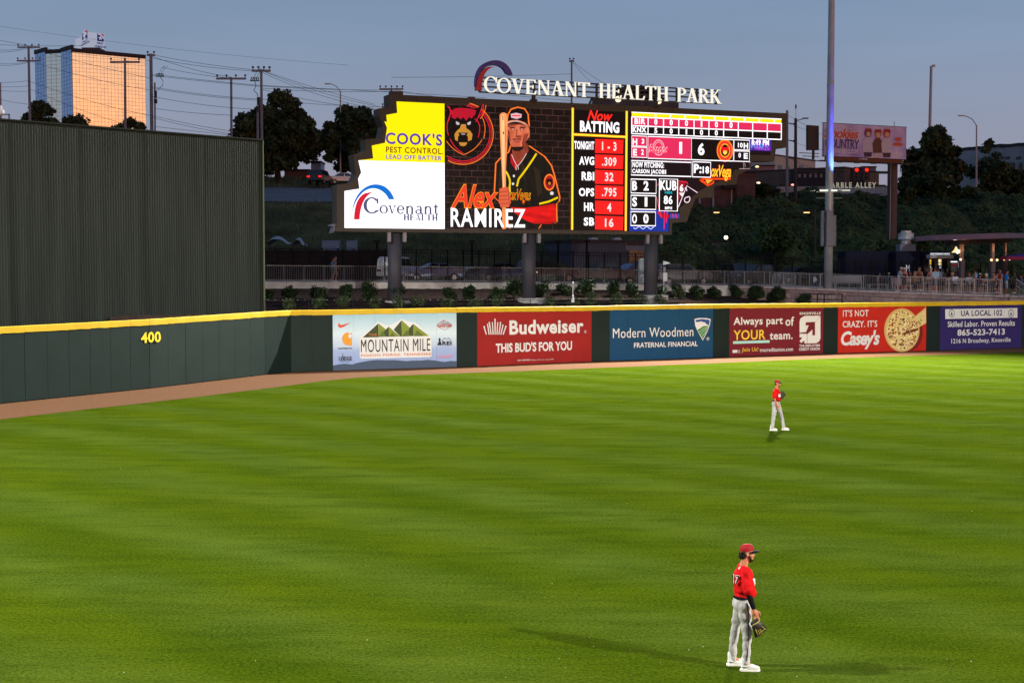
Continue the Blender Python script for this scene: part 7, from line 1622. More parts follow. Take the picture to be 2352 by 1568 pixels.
for (x, x2, yt, yb, Y) in ((880, 935, 335, 645, 109.5), (1495, 1552, 318, 655, 107), (1760, 1792, 300, 640, 110.5)):
    bxL('column', x, yt, x2, yb, m_pc, Y=Y, d=.45)
    bxL('column_base', x-14, yb, x2+20, 1040, m_pb, Y=Y-.1, d=.6)
    a = rel(*cL((x+x2)/2, yb), Y, t)
    for sx in ((-1, 1) if x > 1000 else (-1,)):
        MB().ball((a.x+sx*.22, a.y-.2, a.z+.02), .09, 10).build('sconce', emit((255, 205, 150), 3), t)
    ld = bpy.data.lights.new('sconce_uplight', 'SPOT'); ld.energy = 90; ld.color = (1, .55, .22); ld.spot_size = R(50); ld.spot_blend = .8; ld.shadow_soft_size = .05
    lo_ = bpy.data.objects.new('sconce_uplight', ld); COL.objects.link(lo_); lo_.location = Vector(t.location)+a+Vector((0, -.28, .12)); lo_.rotation_euler = (Vector((0, .12, 1))).to_track_quat('-Z', 'Y').to_euler()
MB().tube([rel(*cL(760, 235), 110, t), rel(*cL(765, 400), 110, t)], .02, 5).build('pendant_cord', m_dark, t)
tp_ = thing('pendant_lamp', 'glowing warm pendant lamp hanging under the left end of the pavilion roof', 'lamp', tuple(at(*cL(775, 470), 110)))
MB().tube([(0, 0, .35), (0, 0, .12), (0, 0, -.12)], [.05, .13, .34], 16).build('shade', emit((255, 205, 150), 1.5), tp_); MB().ball((.1, -.1, -.04), .15, 12).build('bulb', emit((255, 235, 205), 7), tp_)
o = MB().ball((0, 0, 0), .12, 8, sz=(1.3, 1, .4)).build('ceiling_light', emit((230, 235, 255), 1.6)); o.location = at(*cL(757, 241), 110.2); tag(o, 'small white light on the left soffit of the pavilion', 'light')
# patio umbrella
t = thing('patio_umbrella', 'violet and red patio umbrella at the far right edge under the pavilion', 'umbrella', tuple(pos(2368, 107, 3.9)))
zc = at(*cL(2100, 480), 107).z-3.9; zr = at(*cL(1800, 640), 107).z-3.9; rr_ = 2.3; mb = MB(); V = [(0, 0, zc)]
for k in range(8): a = 2*math.pi*(k+.5)/8; V.append((rr_*math.cos(a), rr_*math.sin(a), zr+.22))
mb.add(V, [(0, 1+k, 1+(k+1) % 8) for k in range(8)]); mb.build('canopy', mat('umbrella_violet', (.09, .05, .28), .7), t)
mb = MB(); V = []
for k in range(8):
    a = 2*math.pi*(k+.5)/8; V += [(rr_*math.cos(a), rr_*math.sin(a), zr+.215), (rr_*1.01*math.cos(a), rr_*1.01*math.sin(a), zr-.02)]
mb.add(V, [(2*k, 2*k+1, (2*k+3) % 16, (2*k+2) % 16) for k in range(8)]); mb.build('valance', mat('umbrella_red', (.32, .02, .07), .7), t); MB().tube([(0, 0, 0), (0, 0, zc)], .03, 8).build('mast', m_galv, t)
# benches
def bench(label, x0, x1, yt, ys, m_, back=True):
    Yb = curbY(x0)+1.6; t = thing('bench', label, 'bench', tuple(pos((x0+x1)/2, Yb, curbZ(x0))), 0, 'benches on the patio walkway'); W_ = (x1-x0)/FPX*Yb/2
    for k in range(5): MB().box(-W_, -.1+.13*k, .42, W_, .0+.13*k, .46).build('slat', m_, t)
    if back:
        for k in range(4): MB().box(-W_, .52+.02*k, .52+.13*k, W_, .56+.02*k, .62+.13*k).build('slat', m_, t)
    for x in (-W_*.85, W_*.85): MB().box(x-.04, -.05, 0, x+.04, .5, .42).box(x-.04, .50, .3, x+.04, .54, .95 if back else .44).build('leg', m_rail_g, t)
mgr = mat('bench_grey', (.22, .21, .235), .6); mpk = mat('bench_pinkish', (.34, .20, .22), .6)
bench('long grey slatted bench right beside the blue lit pole', 1916, 1984, 640, 650, mgr); bench('backless grey bench in the middle of the patio walkway', 1995, 2042, 650, 655, mgr, False)
bench('pinkish slatted bench left of the standing patio couple', 2052, 2098, 640, 650, mpk)
# high stools at the rail
for i, (x, l_) in enumerate([(cL(215, 0)[0], 'high back bar stool behind the couple at left'), (cL(845, 0)[0], 'high bar chair in front of the man in the white shirt'), (cL(905, 0)[0], 'high bar chair right of the man in the white shirt'), (cL(1340, 0)[0], 'high bar chair left of the woman in the black dress'), (cL(1090, 0)[0], 'high bar chair in front of the man in the pale polo'), (cL(620, 0)[0], 'high bar chair left of the man in the white shirt')]):
    Yb = curbY(x)+.85; t = thing('bar_chair', l_, 'bar chair', tuple(pos(x, Yb, curbZ(x))), 0, 'high bar chairs along the patio railing'); mch = mat('chair_taupe', (.26, .20, .17), .5)
    MB().box(-.22, -.22, .74, .22, .22, .79).build('seat', mch, t); MB().box(-.22, -.24, 1.02, .22, -.20, 1.2).build('backrest', mch, t)
    for sx in (-1, 1):
        for sy in (-1, 1): MB().tube([(sx*.24, sy*.24, 0), (sx*.2, sy*.2, .75 if sy > 0 else 1.15)], .018, 5).build('leg', mch, t)
    MB().box(-.23, -.25, .3, .23, -.22, .33).box(-.23, .22, .3, .23, .25, .33).build('stretcher', mch, t)
# bar counter along the rail
t = thing('drink_counter', 'long narrow drink counter behind the patio railing', 'counter', tuple(pos(2150, curbY(2150)+1.5, curbZ(2150))))
for k in range(5):
    a = rel(2180+k*26, 640, curbY(2200)+1.6, t); x0 = pos(2170+k*28, 106.6).x-t.location.x; x1 = pos(2196+k*28, 106.5).x-t.location.x
    MB().box(x0, .1, .95, x1, .55, 1.0).build('counter_top', mat('counter_brown', (.20, .12, .10), .5), t); MB().box(x0+.3, .3, -.2, x0+.36, .36, .95).build('leg', m_rail_g, t)
# ------------------------------------------------------------------ figures grown as one continuous surface
def blob_mesh(name, parts, voxel, m=None, sm=4, nz=0, ns=6, seg=12):
    mb = MB()
    for p in parts:
        if p[0] == 'c':
            _, a, ra, b_, rb = p; a, b_ = Vector(a), Vector(b_)
            mb.ball(a, ra, seg); mb.ball(b_, rb, seg)
            if (b_-a).length > 1e-4: mb.tube([a, b_], [ra, rb], seg)
        else:
            _, c, r_ = p[:3]; n0 = len(mb.v); mb.ball((0, 0, 0), 1, seg+4, sz=r_)
            M = Matrix.Translation(c) @ (p[3] if len(p) > 3 else Matrix())
            for i in range(n0, len(mb.v)): mb.v[i] = tuple(M @ Vector(mb.v[i]))
    me = bpy.data.meshes.new('tmp'); me.from_pydata(mb.v, [], mb.f); o = bpy.data.objects.new('tmp', me); COL.objects.link(o)
    r_ = o.modifiers.new('r', 'REMESH'); r_.mode = 'VOXEL'; r_.voxel_size = voxel; r_.use_smooth_shade = True
    dg = bpy.context.evaluated_depsgraph_get(); dg.update(); out = bpy.data.meshes.new_from_object(o.evaluated_get(dg)); out.name = name
    bpy.data.objects.remove(o); bpy.data.meshes.remove(me)
    bm = bmesh.new(); bm.from_mesh(out)
    for _ in range(sm): bmesh.ops.smooth_vert(bm, verts=bm.verts, factor=.5, use_axis_x=True, use_axis_y=True, use_axis_z=True)
    if nz:
        bm.normal_update()
        for v in bm.verts:
            q = v.co; f = noise.noise(Vector((q.x*ns, q.y*ns, q.z*ns*1.6)))+.5*noise.noise(q*ns*2.7); v.co += v.normal*f*nz
    bm.to_mesh(out); bm.free()
    for pl_ in out.polygons: pl_.use_smooth = True
    if m: out.materials.clear(); out.materials.append(m)
    return out
SKIN = lambda rgb=(196, 140, 112): mat('skin_%d_%d_%d' % rgb, S(*rgb), .55, var=.06, scale=12)
def RX(a): return Matrix.Rotation(R(a), 4, 'X')
def RY(a): return Matrix.Rotation(R(a), 4, 'Y')
def RZ(a): return Matrix.Rotation(R(a), 4, 'Z')

# ======================= near outfielder: seen from his right side, facing +x; origin on the turf between his feet
NP = gnd(1712, 1536)
def loc_thing(*a, **k): return thing(*a, **k)
pa = thing('person', 'baseball player nearest the viewer, red jersey and cap, grey trousers, black right sleeve', 'person', (NP.x-.03, NP.y+.05, 0), R(0), 'outfielders in red jerseys')
sk = SKIN((186, 120, 90)); cloth_r = mat('jersey_red', S(200, 14, 18), .75, var=.22, scale=7, bump=.3, bscale=12); cloth_g = mat('trousers_grey', S(176, 172, 166), .8, var=.12, scale=8, bump=.4, bscale=12); blk = mat('cloth_black', (.008, .008, .009), .85)
# joints (x forward, y away from the viewer: + is his left, z up)
SHR, ELR, WRR = (.02, -.19, 1.475), (.035, -.265, 1.16), (.115, -.235, .93)
SHL, ELL, WRL = (-.0, .19, 1.475), (.02, .25, 1.16), (.10, .20, .93)
HPR, KNR, ANR = (-.01, -.095, .97), (.04, -.10, .52), (.02, -.115, .12)
HPL, KNL, ANL = (-.03, .095, .97), (-.095, .13, .52), (-.125, .165, .12)
def hand(parts, w_, d, side, scale=1.0, curl=.5):
    """palm and five bent fingers hanging from the wrist w_, pointing along d; side is the direction of the thumb edge"""
    w_ = Vector(w_); d = Vector(d).normalized(); s_ = Vector(side).normalized(); n_ = d.cross(s_).normalized(); k = scale
    parts.append(('c', w_, .027*k, w_+d*.05*k, .030*k))
    for i, (o_, L_) in enumerate(((.030, .085), (.010, .094), (-.011, .087), (-.031, .070))):
        b_ = w_+d*.045*k+s_*o_*.8*k; kn = w_+d*.095*k+s_*o_*k; m_ = kn+(d*(1-curl*.4)+n_*curl*.5)*L_*.5*k; t_ = m_+(d*(1-curl)+n_*curl*1.1)*L_*.5*k
        parts += [('c', b_, .014*k, kn, .0125*k), ('c', kn, .0105*k, m_, .0095*k), ('c', m_, .0095*k, t_, .008*k)]
    a = w_+d*.02*k+s_*.022*k; b_ = a+(d*.6+s_*.8)*.045*k; c_ = b_+(d*.95+s_*.15+n_*.3)*.04*k
    parts += [('c', a, .015*k, b_, .013*k), ('c', b_, .012*k, c_, .0095*k)]
HC = Vector((.045, 0, 1.71))
def head_parts(HC, neck, k=1.0):
    v = lambda x, y, z: tuple(HC+Vector((x, y, z))*k)
    P = [('e', v(0, 0, .03), (.098*k, .078*k, .105*k)), ('e', v(.03, 0, -.04), (.068*k, .060*k, .085*k)), ('e', v(.055, 0, -.095), (.042*k, .043*k, .035*k)),
         ('c', v(.088, 0, .012), .012*k, v(.108, 0, -.028), .014*k), ('e', v(.105, 0, -.030), (.016*k, .017*k, .011*k)), ('c', v(.080, -.028, .020), .013*k, v(.080, .028, .020), .013*k),
         ('e', v(.088, 0, -.060), (.012*k, .024*k, .007*k)), ('e', v(.086, 0, -.072), (.012*k, .021*k, .007*k)), ('e', v(.055, -.046, -.025), (.03*k, .02*k, .03*k)), ('e', v(.055, .046, -.025), (.03*k, .02*k, .03*k)),
         ('e', v(-.005, -.080, -.015), (.020*k, .010*k, .032*k)), ('e', v(-.005, .080, -.015), (.020*k, .010*k, .032*k)),
         ('c', v(-.02, 0, -.06), .056*k, neck, .062*k)]
    return P
B_ = head_parts(HC, (-.005, 0, 1.51))
B_ += [('c', (-.01, -.12, 1.46), .055, (-.01, .12, 1.46), .055), ('e', (.02, 0, 1.33), (.11, .155, .18)), ('e', (.02, 0, 1.12), (.10, .13, .14)), ('e', (-.005, 0, 1.0), (.105, .14, .11)),
       ('c', SHR, .055, ELR, .040), ('c', ELR, .040, WRR, .026), ('c', SHL, .055, ELL, .040), ('c', ELL, .040, WRL, .026),
       ('c', HPR, .070, KNR, .050), ('c', KNR, .048, ANR, .036), ('c', HPL, .070, KNL, .050), ('c', KNL, .052, ANL, .038), ('c', ANR, .035, (.12, -.115, .05), .03), ('c', ANL, .035, (-.01, .165, .05), .03)]
hand(B_, WRR, (.10, .02, -.30), (1, 0, .2), 1.08, .65); hand(B_, WRL, (.10, .0, -.30), (1, 0, .2), 1.05, .5)
link('body', blob_mesh('body', B_, .0085, sk, sm=2), None, pa)
# jersey: loose blouse over the belt, short sleeves
J = [('c', (-.015, -.115, 1.475), .068, (-.015, .115, 1.475), .068), ('e', (.0, 0, 1.38), (.145, .178, .15)), ('e', (.005, 0, 1.26), (.150, .175, .17)), ('e', (.045, 0, 1.14), (.150, .168, .105)), ('e', (.02, 0, 1.10), (.150, .168, .06)), ('e', (.0, 0, 1.19), (.145, .17, .12)), ('e', (-.045, 0, 1.38), (.10, .15, .13)),
     ('c', (.012, -.175, 1.468), .082, (.036, -.245, 1.225), .092), ('c', (.005, .17, 1.465), .080, (.02, .225, 1.235), .088), ('e', (.088, 0, 1.135), (.10, .13, .055))]
link('jersey', blob_mesh('jersey', J, .011, cloth_r, sm=3, nz=.013, ns=7), None, pa)
SL = [('c', (.02, -.225, 1.25), .052, ELR, .050), ('c', ELR, .049, (.105, -.238, .965), .036)]
link('sleeve', blob_mesh('sleeve', SL, .009, blk, sm=2, nz=.004, ns=14), None, pa)
MB().tube([(-.005, 0, 1.055), (-.005, 0, 1.088)], [.140, .140], 24).build('belt', blk, pa); bel = [o for o in bpy.data.objects if o.parent is pa and o.name == 'belt'][0]; bel.scale = (1, 1.1, 1)
TR = [('e', (-.008, 0, 1.02), (.135, .160, .085)), ('e', (-.005, 0, .985), (.132, .172, .12)), ('e', (-.055, -.055, .965), (.105, .095, .115)), ('e', (-.055, .055, .965), (.105, .095, .115)), ('c', (.0, -.088, .95), .108, (.045, -.098, .55), .072), ('c', (.045, -.098, .55), .070, (.035, -.112, .30), .064), ('c', (.035, -.112, .30), .064, (.028, -.115, .125), .060),
      ('c', (-.02, .088, .95), .106, (-.092, .13, .55), .072), ('c', (-.092, .13, .55), .070, (-.12, .15, .30), .064), ('c', (-.12, .15, .30), .064, (-.122, .162, .125), .060)]
link('trousers', blob_mesh('trousers', TR, .011, cloth_g, sm=3, nz=.012, ns=6.5), None, pa)
MB().tube([(.02, -.198, 1.03), (.045, -.205, .80), (.055, -.178, .55), (.04, -.182, .30), (.03, -.178, .16)], .006, 6).build('piping', blk, pa)
def shoe(parent, x, y, m_, k=1.0, yaw=0):
    P = [('e', (0, 0, .045), (.055, .042, .045)), ('c', (-.02, 0, .05), .042, (.10, 0, .042), .040), ('c', (.10, 0, .042), .040, (.175, -.004, .030), .030), ('c', (-.01, 0, .06), .043, (-.012, 0, .15), .047)]
    me = blob_mesh('shoe', P, .009, m_, sm=2); me.transform(Matrix.Translation((x, y, .012)) @ RZ(yaw) @ Matrix.Scale(k, 4)); o = link('shoe', me, None, parent)
    s_ = MB(); pts = [(-.075, .0), (-.06, -.042), (.0, -.046), (.08, -.050), (.16, -.046), (.205, -.02), (.208, .01), (.17, .04), (.08, .048), (0, .046), (-.06, .042)]
    for z in (0, .022): s_.v += [(a, b_, z) for a, b_ in pts]
    n = len(pts); s_.f = [tuple(range(n))[::-1], tuple(range(n, 2*n))]+[(i, (i+1) % n, n+(i+1) % n, n+i) for i in range(n)]; s_.m = [0]*len(s_.f)
    me = s_.mesh('sole', paint((225, 222, 210))); me.transform(Matrix.Translation((x, y, .0)) @ RZ(yaw) @ Matrix.Scale(k, 4)); link('sole', me, None, o)
    w = MB(); w.add([(-.045, -.05, .052), (-.03, -.052, .040), (.02, -.050, .045), (.085, -.0465, .078), (.02, -.053, .055)], [(0,1,2,3,4)]); me = w.mesh('swoosh_mark', blk); me.transform(Matrix.Translation((x, y, .010)) @ RZ(yaw) @ Matrix.Scale(k, 4)); link('swoosh_mark', me, None, o)
white_l = mat('white_leather', (.78, .77, .72), .45)
shoe(pa, .015, -.115, white_l, 1.05, -6); shoe(pa, -.14, .165, white_l, 1.05, 4)
# cap, hair, beard
def cap(parent, HC, k=1.0, rgb=(150, 12, 20), brim=blk, tilt=0):
    cr = mat('cap_red_%d' % rgb[0], S(*rgb), .7, var=.1, scale=8)
    v = lambda x, y, z: HC+Vector((x, y, z))*k
    mb = MB(); rings = [(.098, 0), (.099, .028), (.092, .056), (.072, .080), (.042, .094), (.008, .099)]; n = 20
    for (r_, z) in rings:
        for q in range(n): a = 2*math.pi*q/n; fr = .012 if math.cos(a) > 0 else 0; mb.v.append(tuple(v(-.002+r_*1.04*math.cos(a), r_*.86*math.sin(a), .042+z*1.02+fr*math.cos(a)*(1-z*6))))
    for i in range(len(rings)-1):
        for q in range(n): mb.f.append((i*n+q, i*n+(q+1) % n, (i+1)*n+(q+1) % n, (i+1)*n+q))
    mb.f.append(tuple((len(rings)-1)*n+q for q in range(n))); mb.m = [0]*len(mb.f); c_ = mb.build('cap', cr, parent, smooth=True)
    br = MB(); m_ = 9
    for layer_ in (0, -.006):
        for i in range(m_):
            a = R(-78+156*i/(m_-1)); 
            for (rr, dz) in ((.094, .0), (.13, -.002), (.165*(.75+.25*math.cos(a)), -.012)):
                br.v.append(tuple(v((rr*1.04)*math.cos(a)+(.012 if rr > .1 else 0), rr*.72*math.sin(a) if rr > .12 else rr*.85*math.sin(a), .050+dz+layer_-.018*abs(math.sin(a))**2)))
    def ix(l_, i, j): return l_*m_*3+i*3+j
    for l_ in (0, 1):
        for i in range(m_-1):
            for j in (0, 1): br.f.append((ix(l_, i, j), ix(l_, i, j+1), ix(l_, i+1, j+1), ix(l_, i+1, j)))
    for i in range(m_-1): br.f.append((ix(0, i, 2), ix(1, i, 2), ix(1, i+1, 2), ix(0, i+1, 2)))
    br.m = [0]*len(br.f); br.build('brim', brim, c_, smooth=True)
    MB().ball(v(-.002, 0, .131), .007*k, 6).build('button', cr, c_)
    lg = MB(); lg.add([tuple(v(.098, -.02, .055)), tuple(v(.098, .02, .055)), tuple(v(.090, .018, .098)), tuple(v(.090, -.018, .098))], [(0,1,2,3)]); lg.build('emblem', mat('emblem_white', (.7, .65, .6), .6), c_)
    return c_
cap(pa, HC)
hair_m = mat('hair_dark', (.012, .008, .006), .75, var=.4, scale=30)
random.seed(5)
def curls(HC, pts, r_): return [('e', tuple(HC+Vector(p)+Vector([random.uniform(-.008, .008) for _ in range(3)])), (r_*random.uniform(.8, 1.2),)*3) for p in pts]
hp = [(-.075, y, z) for y in (-.05, -.02, .02, .05) for z in (.02, -.02, -.055)]+[(-.045, s*.072, z) for s in (-1, 1) for z in (.02, -.015, -.05)]+[(-.095, y, z) for y in (-.03, 0, .03) for z in (-.01, -.045)]
link('hair', blob_mesh('hair', curls(HC, hp, .021), .008, hair_m, sm=1, nz=.006, ns=40), None, pa)
bd_ = [('e', tuple(HC+Vector((.052, 0, -.098))), (.048, .048, .033)), ('c', tuple(HC+Vector((.05, -.052, -.075))), .018, tuple(HC+Vector((.015, -.066, -.01))), .012), ('c', tuple(HC+Vector((.05, .052, -.075))), .018, tuple(HC+Vector((.015, .066, -.01))), .012), ('c', tuple(HC+Vector((.094, -.022, -.051))), .006, tuple(HC+Vector((.094, .022, -.051))), .006)]
link('beard', blob_mesh('beard', bd_, .007, mat('beard_dark', (.03, .018, .012), .8), sm=1, nz=.003, ns=50), None, pa)
for s_ in (-1, 1): MB().ball(HC+Vector((.083, s_*.030, .004)), .011, 8).build('eye', mat('eye_dark', (.03, .02, .015), .3), pa)
# back number and chest letters (printed flashes on the cloth, cut to follow it)
def decal(parent, body, me_src, box3, m_, bold=.05, name='lettering', front=True, outline=None):
    """text laid on a vertical cylinder-like panel: box3=(center angle, z0, z1, arc width, radius_x, radius_y, cx, cy)"""
    a, fs = text_mesh(body, bold); ang, z0, z1, wd, rx, ry, cx, cy = box3; mn = a.min(0); mx = a.max(0); vs_ = []
    for p in a:
        t_ = (p[0]-mn[0])/(mx[0]-mn[0])-.5; z = z0+(p[1]-mn[1])/(mx[1]-mn[1])*(z1-z0); q = R(ang)+t_*wd; vs_.append((cx+rx*math.cos(q), cy+ry*math.sin(q), z))
    mb = MB().add(vs_, fs); return mb.build(name, m_, parent)
dw, dk = mat('flash_white', (.75, .72, .68), .6), blk
decal(pa, '17', None, (180+36, 1.28, 1.42, .85, .170, .205, -.0, 0), dw, .05); decal(pa, '17', None, (180+36, 1.285, 1.415, .83, .174, .209, -.0, 0), dk, .0)
decal(pa, 'B', None, (-38, 1.26, 1.37, .45, .176, .198, .0, 0), dw, .06)
MB().add([(-.085, -.06, 1.52), (-.055, -.075, 1.53), (-.06, -.085, 1.50), (-.09, -.07, 1.49)], [(0,1,2,3)]).build('collar_mark', dw, pa)
# fielding glove: fingers stalls, web and lacing, held by its heel
def glove(label, loc_, M, k=1.0, group=None):
    t = thing('baseball_glove', label, 'baseball glove', loc_, 0, group); gm = mat('glove_leather', (.020, .017, .012), .5, var=.3, scale=20); gy = mat('glove_tan', (.30, .23, .04), .5, var=.3, scale=25)
    P = [('e', (0, 0, -.02), (.085, .035, .075)), ('c', (-.05, 0, .05), .03, (.04, 0, .06), .03)]
    for i, x in enumerate((-.075, -.04, -.005, .03)): P.append(('c', (x*.8, .012, -.05), .024, (x*1.1-.005, .03, -.175+abs(i-1.5)*.012), .019))
    P.append(('c', (.06, .0, -.02), .026, (.105, .025, -.12), .020)); P.append(('e', (.07, .03, -.11), (.03, .012, .05)))
    me = blob_mesh('leather', P, .009, gm, sm=1); me.transform(M @ Matrix.Scale(k, 4)); link('leather', me, None, t)
    mb = MB()
    for i, x in enumerate((-.06, -.025, .01)): mb.tube([(x*.8, -.020, -.04), (x*1.05, -.004, -.16)], .008, 6)
    mb.tube([(-.07, -.03, .03), (.06, -.03, .035)], .011, 6); mb.tube([(.045, -.022, -.04), (.09, -.0, -.13)], .008, 6); mb.tube([(-.06, -.012, -.135), (.08, .0, -.115)], .006, 6)
    me = mb.mesh('lacing', gy, True); me.transform(M @ Matrix.Scale(k, 4)); link('lacing', me, None, t); return t
g1 = Vector(pa.location)+Vector((.15, -.27, .72))
glove('black and yellow fielding glove dangling from the near player right hand', tuple(g1), RY(-28) @ RZ(10), .98, None)

# ======================= far outfielder: facing right, glove held at his chest
FP = gnd(1783, 988)
pb = thing('person', 'baseball player farther out on the grass, red jersey, glove held against his chest', 'person', (FP.x-.0, FP.y+.05, 0), R(-14), 'outfielders in red jerseys')
HC2 = Vector((.03, 0, 1.70))
sR, eR, wR = (-.06, -.19, 1.46), (-.055, -.25, 1.17), (.03, -.22, .95); sL, eL, wL = (.02, .18, 1.46), (.06, .24, 1.16), (.20, .06, 1.20)
hR, kR, aR = (-.04, -.09, .96), (-.08, -.12, .52), (-.13, -.14, .12); hL, kL, aL = (.03, .09, .96), (.17, .10, .53), (.27, .12, .12)
B_ = head_parts(HC2, (-.0, 0, 1.50))+[('c', (-.01, -.12, 1.45), .055, (-.01, .12, 1.45), .055), ('e', (.02, 0, 1.32), (.11, .15, .18)), ('e', (.02, 0, 1.1), (.10, .13, .14)), ('e', (0, 0, 1.0), (.105, .14, .11)),
     ('c', sR, .055, eR, .044), ('c', eR, .042, wR, .030), ('c', sL, .055, eL, .044), ('c', eL, .042, wL, .030), ('c', hR, .085, kR, .055), ('c', kR, .052, aR, .038), ('c', hL, .085, kL, .055), ('c', kL, .052, aL, .038), ('c', aR, .035, (-.03, -.14, .05), .03), ('c', aL, .035, (.36, .12, .05), .03)]
hand(B_, wR, (.30, .03, -.45), (1, 0, .3), 1.1, .7); hand(B_, wL, (.5, -.4, .1), (0, 0, 1), 1.0, .6)
link('body', blob_mesh('body', B_, .011, SKIN((188, 118, 88)), sm=2), None, pb)
J = [('c', (-.015, -.115, 1.465), .066, (-.015, .115, 1.465), .066), ('e', (.0, 0, 1.37), (.142, .175, .15)), ('e', (.01, 0, 1.25), (.145, .17, .17)), ('e', (.03, 0, 1.13), (.140, .165, .09)), ('c', (-.05, -.17, 1.455), .076, (-.055, -.235, 1.235), .076), ('c', (.02, .17, 1.455), .076, (.07, .225, 1.245), .074)]
link('jersey', blob_mesh('jersey', J, .013, cloth_r, sm=3, nz=.012, ns=7), None, pb)
TR = [('e', (-.0, 0, 1.01), (.132, .155, .085)), ('e', (-.06, -.05, .96), (.10, .09, .11)), ('e', (-.04, .055, .96), (.10, .09, .11)), ('c', (-.035, -.085, .95), .108, (-.08, -.12, .55), .078), ('c', (-.08, -.12, .55), .074, (-.125, -.14, .12), .062), ('c', (.03, .085, .95), .108, (.165, .10, .55), .078), ('c', (.165, .10, .55), .074, (.265, .12, .12), .062)]
link('trousers', blob_mesh('trousers', TR, .013, cloth_g, sm=2, nz=.013, ns=9), None, pb)
MB().tube([(0, 0, 1.06), (0, 0, 1.09)], .138, 20).build('belt', blk, pb)
shoe(pb, -.15, -.14, white_l, 1.0, 0); shoe(pb, .26, .12, white_l, 1.0, 0)
cap(pb, HC2)
link('hair', blob_mesh('hair', curls(HC2, [(-.05, s*.062, z) for s in (-1, 1) for z in (.02, 0, -.02)]+[(-.078, y, z) for y in (-.03, 0, .03) for z in (.02, -.01, -.03)], .020), .010, hair_m, sm=1), None, pb)
link('beard', blob_mesh('beard', [('e', tuple(HC2+Vector((.052, 0, -.095))), (.047, .047, .032))], .009, mat('beard_dark', (.03, .018, .012), .8), sm=1), None, pb)
MB().ball(HC2+Vector((.088, 0, .005)), .02, 8, sz=(.7, 2.6, .8)).build('sunglasses', blk, pb)
decal(pb, 'B6', None, (-42, 1.22, 1.34, .7, .172, .198, .0, 0), dw, .06)
M = Matrix.Rotation(R(-14), 4, 'Z')
g2 = Vector(pb.location)+M @ Vector((.205, -.06, 1.24)); glove('dark fielding glove held at the chest of the farther player', tuple(g2), RZ(-14) @ RX(175) @ RY(-25) @ RZ(30), 1.0, None)

